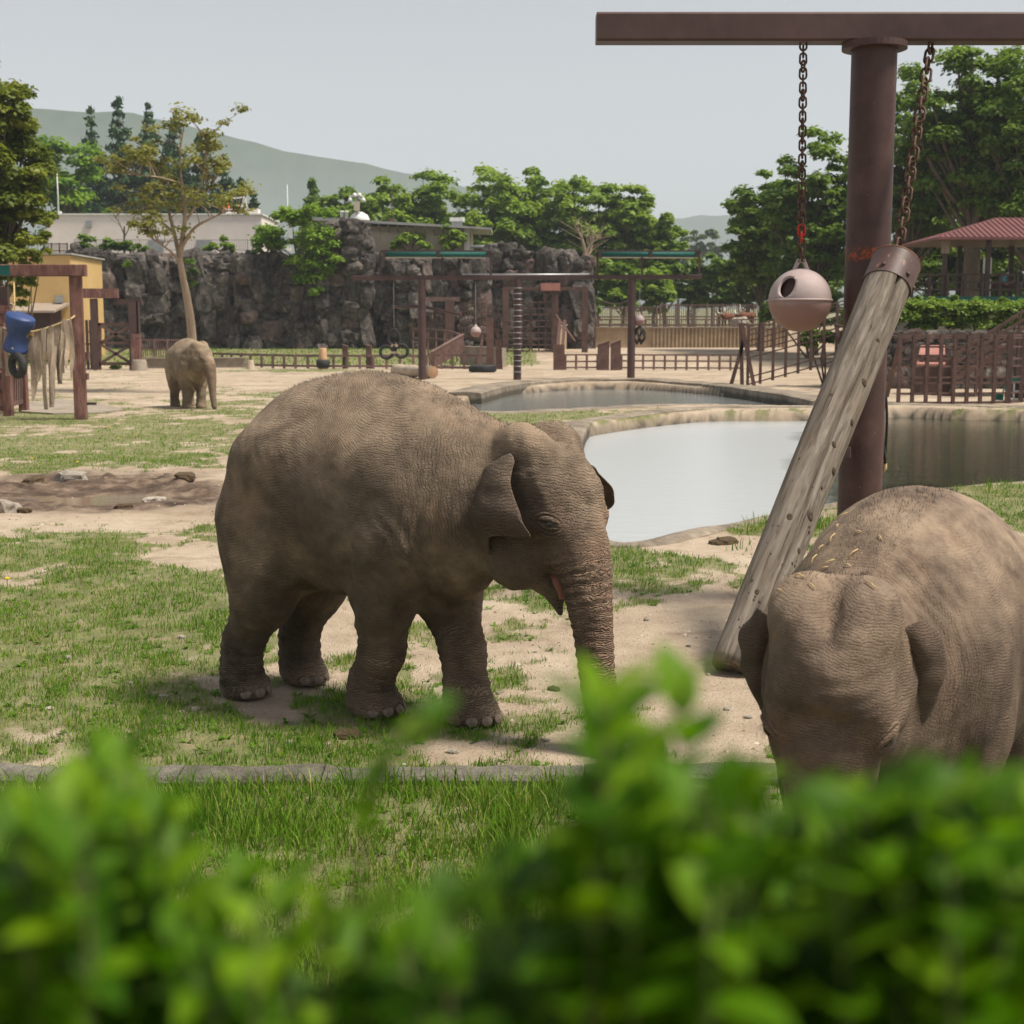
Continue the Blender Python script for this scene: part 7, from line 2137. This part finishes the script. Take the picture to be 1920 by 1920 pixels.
# ---------------------------------------------------------------- people in the pavilion and cattle
def skin_part(name, build, mat, root, lo, hi, h=0.03):
    f = Field(lo, hi, h); build(f)
    V, F = f.polygonise(); V = relax(V, F, 1, 0.4)
    return link_mesh(name, np_mesh(name, V, F, True), mat, root)
M['skin_tone'] = mat_mottled('skin_tone', (0.40, 0.25, 0.18), (0.48, 0.31, 0.23), 6, 0.6, 0.05)
M['black_hair'] = mat_mottled('black_hair', (0.012, 0.010, 0.009), (0.03, 0.025, 0.022), 12, 0.6, 0.3)
M['teal_cloth'] = mat_mottled('teal_cloth', (0.07, 0.22, 0.26), (0.10, 0.29, 0.33), 5, 0.85, 0.3)
M['dark_cloth'] = mat_mottled('dark_cloth', (0.016, 0.018, 0.022), (0.035, 0.038, 0.045), 5, 0.85, 0.3)
M['grey_cloth'] = mat_mottled('grey_cloth', (0.10, 0.11, 0.13), (0.16, 0.17, 0.19), 5, 0.85, 0.3)
def person(label, loc, heading, bend, shirt, trousers, s=1.0):
    root = thing('person', label, 'person', tuple(loc), heading)
    root.scale = (s, s, s)
    sn, cs_ = math.sin(bend), math.cos(bend)
    def T(x, y, z):
        """upper body bends forward at the hips"""
        dz = z - 0.92
        return (x * cs_ + dz * sn, y, 0.92 + dz * cs_ - x * sn)
    lo, hi = (-0.5, -0.55, -0.02), (0.95, 0.55, 1.85)
    arms = lambda sy: [T(0, sy * 0.19, 1.42), T(0.10, sy * 0.25, 1.16), T(0.33, sy * 0.20, 1.02), T(0.42, sy * 0.17, 1.02)]
    def body(f):
        f.ell(T(0.03, 0, 1.62), (0.095, 0.075, 0.115), 0.03); f.ell(T(0.11, 0, 1.60), (0.02, 0.015, 0.02), 0.02)
        f.cone(T(0.0, 0, 1.40), T(0.01, 0, 1.54), 0.06, 0.052, 0.04)
        f.cone(T(0, 0, 1.36), T(0, 0, 0.98), 0.11, 0.115, 0.05)
        for sy in (-1, 1):
            f.ell(T(0.02, sy * 0.075, 1.61), (0.02, 0.012, 0.03), 0.01)
            a = arms(sy); f.chain(a, [0.05, 0.042, 0.033, 0.03], 0.03); f.chain([a[3], T(0.50, sy * 0.165, 1.01)], [0.03, 0.018], 0.02)
            for q in range(4): f.chain([T(0.46, sy * (0.14 + q * 0.018), 1.015), T(0.53 + 0.01 * (q in (1, 2)), sy * (0.14 + q * 0.018), 0.995)], [0.010, 0.008], 0.006)
            f.chain([T(0.43, sy * 0.15, 1.02), T(0.47, sy * 0.115, 1.01)], [0.012, 0.009], 0.006)
            f.chain([(0, sy * 0.09, 0.90), (0.02, sy * 0.10, 0.48), (-0.01, sy * 0.10, 0.09)], [0.09, 0.062, 0.045], 0.05)
            f.chain([(-0.03, sy * 0.10, 0.05), (0.14, sy * 0.11, 0.04)], [0.045, 0.035], 0.03)
    skin_part('body', body, M['skin_tone'], root, lo, hi, 0.02)
    def shirt_f(f):
        f.ell(T(0, 0, 1.22), (0.135, 0.20, 0.29), 0.05); f.ell(T(0, 0, 1.38), (0.10, 0.20, 0.09), 0.06); f.ell(T(0, 0, 0.98), (0.13, 0.175, 0.12), 0.06)
        for sy in (-1, 1): a = arms(sy); f.chain(a[:2] + [tuple((np.array(a[1]) * 0.5 + np.array(a[2]) * 0.5))], [0.072, 0.066, 0.055], 0.05)
    skin_part('shirt', shirt_f, shirt, root, lo, hi, 0.025)
    def tr_f(f):
        f.ell((0, 0, 0.92), (0.135, 0.175, 0.13), 0.05)
        for sy in (-1, 1): f.chain([(0, sy * 0.09, 0.88), (0.02, sy * 0.10, 0.48), (-0.01, sy * 0.10, 0.10)], [0.112, 0.085, 0.07], 0.05)
    skin_part('trousers', tr_f, trousers, root, lo, hi, 0.025)
    def hair_f(f):
        f.ell(T(-0.005, 0, 1.66), (0.10, 0.088, 0.10), 0.03); f.ell(T(-0.05, 0, 1.58), (0.06, 0.08, 0.10), 0.03)
    skin_part('hair', hair_f, M['black_hair'], root, lo, hi, 0.02)
    for sy in (-1, 1): 
        MBs = MB().lathe((-0.0, sy * 0.105, 0.0), [(0.0, 0.0), (0.05, 0.0), (0.055, 0.05), (0.04, 0.085)], 10)
        for i, (x, y, z) in enumerate(MBs.v): MBs.v[i] = (x * 2.0 + 0.06, y, z)
        link_mesh('shoe', MBs.mesh('shoe'), M['dark_cloth'], root)
    return root
dk_z = dz_ - 0.1
person('person in a teal shirt leaning forward at the pavilion railing', (W(1868, 79.6), 79.6, dk_z), R(-40), 0.55, M['teal_cloth'], M['dark_cloth'], 0.95)
person('person in dark clothes standing inside the pavilion', (W(1906, 80.2), 80.2, dk_z), R(160), 0.08, M['dark_cloth'], M['grey_cloth'], 1.0)

M['cow_hide'] = mat_mottled('chestnut_hide', (0.10, 0.030, 0.014), (0.19, 0.062, 0.030), 3, 0.7, 0.2)
M['horn'] = mat_mottled('pale_horn', (0.55, 0.50, 0.42), (0.70, 0.66, 0.58), 4, 0.5, 0.1)
def cow(label, loc, heading, horn=1.0, s=1.0, head_low=0.0):
    root = thing('longhorn_cow', label, 'cow', tuple(loc), heading); root.scale = (s, s, s)
    def body(f):
        f.ell((0, 0, 1.02), (0.72, 0.30, 0.36), 0.05); f.ell((0.50, 0, 1.05), (0.34, 0.27, 0.38), 0.12); f.ell((-0.52, 0, 1.10), (0.34, 0.27, 0.32), 0.12); f.ell((0.46, 0, 1.38), (0.22, 0.12, 0.13), 0.1)
        hz = 1.28 - head_low
        f.cone((0.70, 0, 1.12), (1.05, 0, hz), 0.22, 0.15, 0.12); f.cone((1.08, 0, hz + 0.03), (1.42, 0, hz - 0.22), 0.135, 0.085, 0.08); f.ell((0.72, 0, 0.85), (0.2, 0.07, 0.22), 0.1)
        for sy in (-1, 1):
            f.ell((1.06, sy * 0.19, hz + 0.02), (0.05, 0.12, 0.05), 0.04)
            f.chain([(0.50, sy * 0.17, 0.92), (0.52, sy * 0.17, 0.50), (0.50, sy * 0.17, 0.08), (0.53, sy * 0.17, 0.03)], [0.15, 0.075, 0.055, 0.065], 0.06)
            f.chain([(-0.55, sy * 0.17, 0.98), (-0.42, sy * 0.17, 0.62), (-0.60, sy * 0.17, 0.42), (-0.56, sy * 0.17, 0.08), (-0.53, sy * 0.17, 0.03)], [0.20, 0.10, 0.06, 0.055, 0.065], 0.06)
        f.chain([(-0.84, 0, 1.25), (-0.92, 0, 0.9), (-0.90, 0, 0.5)], [0.04, 0.025, 0.035], 0.03)
    skin_part('body', body, M['cow_hide'], root, (-1.1, -0.5, -0.02), (1.6, 0.5, 1.7), 0.035)
    hz = 1.28 - head_low
    for sy in (-1, 1):
        q = crom([(1.04, sy * 0.08, hz + 0.13), (1.02, sy * 0.32 * horn, hz + 0.18), (1.0, sy * 0.56 * horn, hz + 0.42 * horn), (0.98, sy * 0.52 * horn, hz + 0.72 * horn), (0.98, sy * 0.40 * horn, hz + 0.92 * horn)], 5)
        mb = MB().tube(q, list(np.linspace(0.105, 0.018, len(q))), 10); link_mesh('horn', mb.mesh('horn'), M['horn'], root)
        e = MB().lathe((1.20, sy * 0.125, hz - 0.02), [(0, -0.02), (0.02, 0), (0, 0.02)], 8); link_mesh('eye', e.mesh('eye'), M['eye'], root)
    return root
cY = 136.0
def tz(px, Y): return Vector((W(px, Y), Y, zat((W(px, Y), Y))))
cow('chestnut long-horned cow with big white horns turned towards the pond', tz(1398, cY), R(-165), 1.15, 1.0, 0.18)
cow('second chestnut cow standing behind the big-horned one', tz(1362, cY + 1.6), R(-140), 0.85, 0.95, 0.1)
bld = thing('boulder', 'pale boulder on the terrace in front of the long-horned cow', 'boulder', tuple(tz(1384, 132.6)))
o = link_mesh('stone', rock_meshes[2].copy(), None, bld); o.data.materials.clear(); o.data.materials.append(M['stone']); o.scale = (0.75, 0.5, 0.5); o.location = (0, 0, 0.35)

# straw and twigs on the young elephant (lying on its skin)
dg = bpy.context.evaluated_depsgraph_get(); bpy.context.view_layer.update()
eb = [c for c in E2.children if c.name.startswith('body')][0]
inv = (E2.matrix_world).inverted()
def cast_on(px, py):
    o_ = inv @ Vector((0, 0, CAMH)); d_ = (inv.to_3x3() @ (P(px, py, 10.0) - Vector((0, 0, CAMH)))).normalized()
    ok, loc_, nr_, _ = eb.ray_cast(o_, d_)
    return (E2.matrix_world @ loc_, (E2.matrix_world.to_3x3() @ nr_).normalized()) if ok else None
r_ = random.Random(31)
straw_me = None
for i, (px, py) in enumerate(((1462, 1108), (1500, 1082), (1545, 1068), (1553, 1058), (1590, 1062), (1632, 1098), (1562, 1010), (1572, 988), (1528, 1050), (1580, 970), (1610, 1000), (1540, 1030), (1600, 1040), (1650, 1010), (1520, 1100))):
    h_ = cast_on(px, py)
    if h_ is None: continue
    p, n = h_
    d = n.cross(Vector((r_.gauss(0, 1), r_.gauss(0, 1), r_.gauss(0, 1)))).normalized()
    L_ = r_.uniform(0.012, 0.030)
    s = thing('straw', 'loose dry straw lying on the young elephant\'s neck and crown', 'straw', tuple(p), group='straw on the young elephant')
    MB().tube([p - d * L_ + n * 0.004, p + n * 0.012, p + d * L_ + n * 0.006], 0.0028, 5).build('stalk', M['straw'], s)

# stones lying about
def loose(label, px, py, r, grp=None, mat='stone'):
    g0 = G(px, py); g0.z = zat(g0)
    o = link_mesh('loose_stone', bpy.data.meshes.get('stone_%s' % mat) or rock_meshes[r_.randrange(10)].copy(), None, None, tuple(g0 + UP * r * 0.25))
    o.data.name = 'stone_%s' % mat
    o.data.materials.clear(); o.data.materials.append(M[mat])
    o.scale = (r * r_.uniform(0.9, 1.4), r * r_.uniform(0.8, 1.1), r * r_.uniform(0.45, 0.7)); o.rotation_euler = (r_.uniform(-0.2, 0.2), r_.uniform(-0.2, 0.2), r_.uniform(0, 6.28))
    return tag(o, label, 'stone', grp)
loose('pale stone on the mud rim above the puddle', 135, 900, 0.22)
loose('pale stone at the right end of the puddle', 288, 932, 0.13)
loose('pale stone at the left edge of the mud wallow', 6, 960, 0.20)
for px, py in ((343, 1196), (128, 1236), (310, 1305), (336, 1333), (364, 1328), (545, 1395), (618, 1398), (860, 1350), (888, 1368), (1005, 1220), (940, 1300), (1210, 1165), (760, 1440), (850, 1415), (1065, 1120), (720, 1150), (240, 1280), (90, 1330), (480, 1200), (1110, 1380), (1290, 1215), (1360, 1330), (1330, 1265), (990, 1100), (1180, 1300), (1400, 1345), (1020, 1390)):
    loose('small pale stone lying in the trampled grass', px + r_.uniform(-4, 4), py, r_.uniform(0.016, 0.034), 'small stones in the grass')

# dung and dry clods dropped on the sand
M['dung'] = mat_mottled('dry_dung', (0.07, 0.045, 0.025), (0.17, 0.12, 0.07), 14, 0.95, 0.8, 0.02)
dung_me = rock_meshes[6].copy(); dung_me.materials.clear(); dung_me.materials.append(M['dung'])
for px, py, rr in ((1365, 1018, 0.10), (1345, 1020, 0.07), (1130, 1385, 0.05), (655, 1385, 0.06), (40, 958, 0.09), (350, 905, 0.12), (60, 905, 0.14), (230, 948, 0.10), (1040, 1292, 0.035), (690, 760, 0.16)):
    g0 = G(px, py); g0.z = zat(g0)
    o = link_mesh('dung_clod', dung_me, None, None, tuple(g0 + UP * rr * 0.2))
    o.scale = (rr * 1.3, rr, rr * 0.55); o.rotation_euler = (0.1, 0.1, px * 0.7)
    tag(o, 'dark clod of dung or mud lying on the bare ground', 'clod', 'clods on the bare ground')
# ---------------------------------------------------------------- grass
t = NT('grass_blades'); 
_c = t.ramp(t.attr('tint'), [(0.0, (0.055, 0.150, 0.008)), (0.45, (0.135, 0.270, 0.016)), (0.75, (0.25, 0.31, 0.045)), (1.0, (0.44, 0.37, 0.17))])
t.base(_c, 0.6, None, 0.2)
tr = t.node('ShaderNodeBsdfTranslucent'); t.l.new(_c, tr.inputs[0])
mx = t.n.new('ShaderNodeMixShader'); mx.inputs[0].default_value = 0.3
t.l.new(t.b.outputs[0], mx.inputs[1]); t.l.new(tr.outputs[0], mx.inputs[2]); t.l.new(mx.outputs[0], t.out.inputs[0])
M['grass'] = t.m

def grass_field(name, label, n, y0, y1, h0, h1, w0, thr, seed, power=1.0, mask=None, tall=None):
    r = np.random.default_rng(seed)
    # depth falls off with distance so that blade density on the ground thins out gently
    u = r.random(n)
    y = y0 * (y1 / y0) ** (u ** power)
    x = (r.random(n) * 2 - 1) * (1.5 + 0.40 * y)
    m = grass_mask(x, y) if mask is None else mask(x, y)
    clump = 0.58 + 1.7 * fbm2(x * 3.5, y * 3.5, 3, 41)
    keep = r.random(n) < np.clip(m * 1.15 - thr, 0.0, 1) * np.clip(clump, 0.06, 1) + (0.035 * sstep(0.15, 0.45, fbm2(x * 1.7, y * 1.7, 3, 91)) * (pond_sd(x, y) > 0.3) if mask is None else 0.0)
    x, y, m = x[keep], y[keep], m[keep]
    n = len(x)
    z = ground_z(x, y)
    lush = np.clip(0.5 + 0.8 * fbm2(x * 0.7, y * 0.7, 3, 51), 0, 1)
    h = (h0 + (h1 - h0) * r.random(n) ** 1.6) * (0.5 + 0.7 * lush) * (0.45 + 0.55 * m)
    if tall is not None: h = h * tall(x, y)
    w = w0 * r.uniform(0.6, 1.3, n) * (1 + y / 22.0)
    a = r.uniform(0, 2 * math.pi, n)
    dx, dy = np.cos(a) * w, np.sin(a) * w
    la = r.uniform(0, 2 * math.pi, n); lm = h * r.uniform(0.1, 0.75, n)
    B = np.stack([x, y, z - 0.004], -1)
    S = np.stack([dx, dy, 0 * dx], -1)
    Mi = B + np.stack([np.cos(la) * lm * 0.35, np.sin(la) * lm * 0.35, h * 0.6], -1)
    Tp = B + np.stack([np.cos(la) * lm, np.sin(la) * lm, h], -1)
    V = np.stack([B - S, B + S, Mi + S * 0.75, Tp, Mi - S * 0.75], 1).reshape(-1, 3)
    i0 = np.arange(n) * 5
    me = bpy.data.meshes.new(name)
    F4 = np.stack([i0, i0 + 1, i0 + 2, i0 + 4], -1); F3 = np.stack([i0 + 4, i0 + 2, i0 + 3], -1)
    loops = np.concatenate([F4.ravel(), F3.ravel()]).astype(np.int32)
    starts = np.concatenate([np.arange(n) * 4, 4 * n + np.arange(n) * 3]).astype(np.int32)
    me.vertices.add(len(V)); me.vertices.foreach_set('co', V.astype(np.float32).ravel())
    me.loops.add(len(loops)); me.loops.foreach_set('vertex_index', loops)
    me.polygons.add(2 * n); me.polygons.foreach_set('loop_start', starts)
    me.update(calc_edges=True)
    tint = np.clip(0.20 + 0.46 * (1 - lush) + r.normal(0, 0.17, n) + 0.45 * (r.random(n) < 0.09), 0, 1)
    fattr(me, 'tint', np.repeat(tint, 5))
    o = link_mesh(name, me, M['grass'])
    return tag(o, label, 'grass', None, 'stuff')
grass_field('grass', 'patchy short green grass around the elephants', 760000, 4.2, 30, 0.022, 0.095, 0.0022, 0.02, 1, power=0.92)
grass_field('grass', 'thin grass patches on the sand in the far paddock', 170000, 28, 97, 0.04, 0.10, 0.0028, 0.05, 2)
def shore(x, y):
    d = pond_sd(x, y)
    px, py = project(x, y, 0.0)
    return np.where((d > 0.2) & (d < 1.5) & (y < 34) & (px > 1280), np.clip(1.25 * np.exp(-((px - 1440) / 70) ** 2) + np.exp(-((px - 1500) / 60) ** 2) + sstep(1640, 1760, px) * 0.6, 0, 1) * sstep(-0.1, 0.3, fbm2(x * 0.9, y * 0.9, 3, 66)), 0.0)
grass_field('grass', 'taller weeds along the near pond shore', 60000, 16, 30, 0.10, 0.30, 0.0045, 0.05, 3, mask=shore)
def strip(x, y): return ((y > 5.2) & (y < 7.9)) * np.clip(0.75 + 0.6 * fbm2(x * 0.9, y * 0.9, 3, 71), 0, 1) * (1 - 0.6 * sstep(0.0, 1.2, x))
grass_field('grass', 'longer grass growing in front of the stone kerb', 90000, 5.2, 7.95, 0.06, 0.22, 0.0030, 0.0, 4, mask=strip)
def gstrip(x, y): return ((y > 98) & (y < 124) & (x < 1.5)) * 1.0
grass_field('grass', 'green grass strip between the low fence and the rock wall', 30000, 97, 124, 0.10, 0.25, 0.006, 0.0, 5, mask=gstrip)

# broad-leaved weeds scattered in the grass
r8 = np.random.default_rng(8)
wv, wt = [], []
_y = 6.2 * (26 / 6.2) ** r8.random(2200); _x = (r8.random(2200) * 2 - 1) * (1 + 0.4 * _y)
_k = grass_mask(_x, _y) > 0.35 * r8.random(2200) + 0.1
_x, _y = _x[_k], _y[_k]; _z = ground_z(_x, _y)
for x, y, z in zip(_x, _y, _z):
    tn = np.clip(r8.normal(0.22, 0.12), 0, 1)
    for q in range(r8.integers(5, 10)):
        a = r8.uniform(0, 6.28); L = r8.uniform(0.025, 0.06); up = r8.uniform(0.15, 0.9)
        d = np.array((math.cos(a), math.sin(a), up)); s_ = np.array((-math.sin(a), math.cos(a), 0)) * L * 0.22
        p0 = np.array((x, y, z)); m_ = p0 + d * L * 0.6; e = p0 + np.array((math.cos(a), math.sin(a), up * 0.7)) * L
        wv += [p0, m_ - s_, e, m_ + s_]; wt += [tn] * 4
me = np_mesh('weeds', np.array(wv), np.arange(len(wv)).reshape(-1, 4)); fattr(me, 'tint', wt)
tag(link_mesh('weeds', me, M['grass']), 'small broad-leaved weeds scattered through the grass', 'weeds', None, 'stuff')

# dandelions
for px, py in ((255, 823), (145, 876), (206, 808), (222, 829), (14, 1105), (60, 870)):
    g0 = G(px, py); g0.z = zat(g0)
    o = thing('dandelion', 'tiny yellow dandelion flower in the grass near the puddle', 'flower', tuple(g0), group='dandelions in the grass')
    MB().tube([g0, g0 + UP * 0.10], 0.004, 5).build('stalk', M['grass'], o)
    MB().lathe(g0 + UP * 0.10, [(0.0, -0.005), (0.03, 0.0), (0.026, 0.014), (0.0, 0.02)], 10).build('flower_head', M['dandelion'], o)

# fine gravel and crumbs on the bare sand
rg = np.random.default_rng(17)
n = 26000
y = 5.5 * (34 / 5.5) ** rg.random(n); x = (rg.random(n) * 2 - 1) * (1 + 0.4 * y)
k = (pond_sd(x, y) > 0.3) & (rg.random(n) < np.clip(0.25 + 0.9 * fbm2(x * 0.8, y * 0.8, 3, 29), 0.03, 1)) & (grass_mask(x, y) < 0.6)
x, y = x[k], y[k]; n = len(x); z = ground_z(x, y)
oc = np.array([(1, 0, 0), (0, 1, 0), (-1, 0, 0), (0, -1, 0), (0, 0, 1.0)]); of = np.array([(0, 1, 4), (1, 2, 4), (2, 3, 4), (3, 0, 4)])
sz_ = (0.003 + 0.012 * rg.random(n) ** 3)[:, None, None] * (1 + y / 30)[:, None, None] * rg.uniform(0.6, 1.3, (n, 5, 3))
V = oc[None] * sz_ * np.array((1.2, 1.0, 0.7)) + np.stack([x, y, z], -1)[:, None, :]
F = (of[None] + 5 * np.arange(n)[:, None, None]).reshape(-1, 3)
me = np_mesh('gravel', V.reshape(-1, 3), F); fattr(me, 'tint', np.repeat(rg.random(n), 5))
t = NT('gravel_crumbs'); M['gravel'] = t.base(t.ramp(t.attr('tint'), [(0.0, (0.14, 0.10, 0.07)), (0.5, (0.34, 0.27, 0.20)), (1.0, (0.58, 0.52, 0.45))]), 0.9, None, 0.2)
tag(link_mesh('gravel', me, M['gravel']), 'fine gravel and crumbs strewn over the bare sand', 'gravel', None, 'stuff')
# ---------------------------------------------------------------- leafy shrubs right in front of the camera
t = NT('glossy_shrub_leaf')
rn = t.rnd()
col = t.ramp(rn, [(0.0, (0.040, 0.115, 0.003)), (0.5, (0.095, 0.215, 0.005)), (1.0, (0.20, 0.34, 0.010))])
t.base(col, 0.5, None, 0.2)
tr = t.node('ShaderNodeBsdfTranslucent'); t.l.new(t.mix(1.0, col, (1.15, 1.25, 0.35), 'MULTIPLY'), tr.inputs[0])
mx = t.n.new('ShaderNodeMixShader'); mx.inputs[0].default_value = 0.5
t.l.new(t.b.outputs[0], mx.inputs[1]); t.l.new(tr.outputs[0], mx.inputs[2]); t.l.new(mx.outputs[0], t.out.inputs[0])
M['shrub_leaf'] = t.m
M['twig'] = mat_mottled('green_twig', (0.08, 0.10, 0.03), (0.14, 0.16, 0.05), 20, 0.7)

def leaf_mesh(L, Wd, curl, fold):
    n = 6; V, F = [], []
    for i in range(n + 1):
        f = i / n
        w = Wd * (math.sin(math.pi * min(1, f * 0.96 + 0.04) ** 0.85)) ** 0.8 * 0.5
        z = -curl * L * f * f
        V += [(f * L, -w, z + fold * w), (f * L, 0, z), (f * L, w, z + fold * w)]
    for i in range(n):
        a = i * 3
        F += [(a, a + 3, a + 4, a + 1), (a + 1, a + 4, a + 5, a + 2)]
    return np_mesh('leaf', np.array(V), np.array(F), True)
LEAF = [leaf_mesh(0.027, 0.0172, c, f) for c, f in ((0.1, 0.3), (0.25, 0.2), (0.35, 0.4), (0.0, 0.15))]
for m_ in LEAF: m_.materials.append(M['shrub_leaf'])

def shrub(label, tops, seed, d0, d1, limit=300, per_stem=22, depth_px=420, extra=0):
    """tops: (px, py) of shoot tips as seen across the shrub; stems rise from the platform"""
    r = random.Random(seed)
    cx = sum(P(a, b, (d0 + d1) / 2).x for a, b in tops) / len(tops)
    base = Vector((cx, (d0 + d1) / 2, zat((cx, (d0 + d1) / 2))))
    root = thing('shrub', label, 'shrub', tuple(base))
    n = 0
    cand = []
    for px, py in tops:
        Y = r.uniform(d0, d1)
        tip = P(px + r.uniform(-6, 6), py, Y)
        b0 = Vector((tip.x + r.uniform(-0.05, 0.05), Y + r.uniform(-0.05, 0.05), zat((tip.x, Y)) - 0.02))
        mid = lerp(b0, tip, 0.6) + Vector((r.uniform(-0.03, 0.03), r.uniform(-0.03, 0.03), 0))
        q = crom([b0, lerp(b0, mid, 0.5), mid, tip], 8)
        MB().tube(q, list(np.linspace(0.0032, 0.0010, len(q))), 5).build('stem', M['twig'], root)
        for k in range(per_stem):
            s = (k + 0.3) * 0.0092 * r.uniform(0.8, 1.2)
            f = s / (tip - mid).length
            p = lerp(tip, mid, f) if f < 1 else lerp(mid, b0, min(1, (s - (tip - mid).length) / (mid - b0).length))
            a = k * 2.4 + r.uniform(-0.5, 0.5)
            el = r.uniform(0.0, 0.9) if k > 1 else r.uniform(0.7, 1.3)
            cand.append((s, p, a, el))
    cand.sort(key=lambda c: c[0])
    for s, p, a, el in cand[:limit]:
        o = link_mesh('leaf', LEAF[r.randrange(4)], None, root)
        d = Vector((math.cos(a) * math.cos(el), math.sin(a) * math.cos(el), math.sin(el)))
        o.location = p - base
        o.rotation_euler = (d.to_track_quat('X', 'Z')).to_euler()
        sc = r.uniform(0.7, 1.25); o.scale = (sc, sc, sc)
    rest = cand[limit:]
    if rest:
        V_, F_ = [], []; off = 0
        for s, p, a, el in rest:
            m_ = LEAF[r.randrange(4)]
            co = np.array([v.co for v in m_.vertices]); fa = np.array([tuple(q.vertices) for q in m_.polygons])
            d = Vector((math.cos(a) * math.cos(el), math.sin(a) * math.cos(el), math.sin(el)))
            Rm = np.array(d.to_track_quat('X', 'Z').to_matrix())
            V_.append(co @ Rm.T * r.uniform(0.8, 1.3) + np.array(p - base)); F_.append(fa + off); off += len(co)
        tag(link_mesh('inner_leaves', np_mesh('inner_leaves', np.concatenate(V_), np.concatenate(F_), True), M['shrub_leaf'], root), kind='stuff')
    return root
rs_ = random.Random(77)
def line(x0, x1, n, f): return [(x0 + (x1 - x0) * (k + rs_.random()) / n, f(x0 + (x1 - x0) * (k + 0.5) / n) + rs_.uniform(55, 120)) for k in range(n)]
prL = lambda x: np.interp(x, [-80, 40, 110, 200, 290, 335, 400, 470, 560], [1460, 1440, 1395, 1345, 1355, 1500, 1600, 1580, 1600])
shrub('blurred leafy shrub in front of the paddock grass beside the main elephant\'s hind legs', line(-60, 340, 17, prL) + line(-80, 420, 20, lambda x: prL(x) + 130), 1, 0.47, 0.66, 300, 28)
prM = lambda x: np.interp(x, [350, 450, 560, 700, 820, 930, 1050], [1600, 1580, 1630, 1690, 1640, 1600, 1550])
shrub('low blurred shrub below the main elephant\'s front feet', line(380, 1060, 22, prM) + line(360, 1080, 24, lambda x: prM(x) + 150), 2, 0.46, 0.66, 300, 22)
prR = lambda x: np.interp(x, [1060, 1100, 1140, 1180, 1230, 1290, 1350, 1420, 1500, 1580, 1660, 1740, 1800, 1860, 1920, 2000], [1450, 1390, 1335, 1400, 1415, 1430, 1420, 1450, 1455, 1440, 1420, 1450, 1425, 1440, 1420, 1430])
shrub('leafy blurred shrub in front of the main elephant\'s trunk tip', [(1128, 1325), (1150, 1300), (1112, 1365), (1172, 1350), (1140, 1390), (1286, 1285)] + line(1085, 1420, 13, prR) + line(1060, 1450, 22, lambda x: prR(x) + 130), 3, 0.45, 0.62, 300, 28)
shrub('leafy blurred shrub in front of the young elephant\'s trunk', line(1400, 1720, 15, prR) + line(1390, 1740, 20, lambda x: prR(x) + 130), 4, 0.46, 0.66, 300, 28)
shrub('leafy blurred shrub in front of the young elephant\'s front legs', line(1690, 2010, 15, prR) + line(1700, 2020, 18, lambda x: prR(x) + 130), 5, 0.46, 0.66, 300, 28)
sp_ = thing('leafy_sprig', 'single blurred leafy sprig crossing before the main elephant\'s front foot', 'sprig', tuple(P(640, 1900, 0.55)))
q = crom([P(640, 1900, 0.55), P(680, 1600, 0.52), P(715, 1430, 0.50), P(800, 1345, 0.50)], 6)
MB().tube(q, list(np.linspace(0.0022, 0.0008, len(q))), 5).build('stem', M['twig'], sp_)
for k, (px, py) in enumerate(((720, 1400), (752, 1376), (790, 1352), (690, 1480), (675, 1560))):
    o = link_mesh('leaf', LEAF[k % 4], None, sp_); o.location = P(px, py, 0.50) - woff(sp_); o.rotation_euler = (0.5, -0.2 - 0.2 * k, 0.3 * k); o.scale = (0.7, 0.6, 0.7)
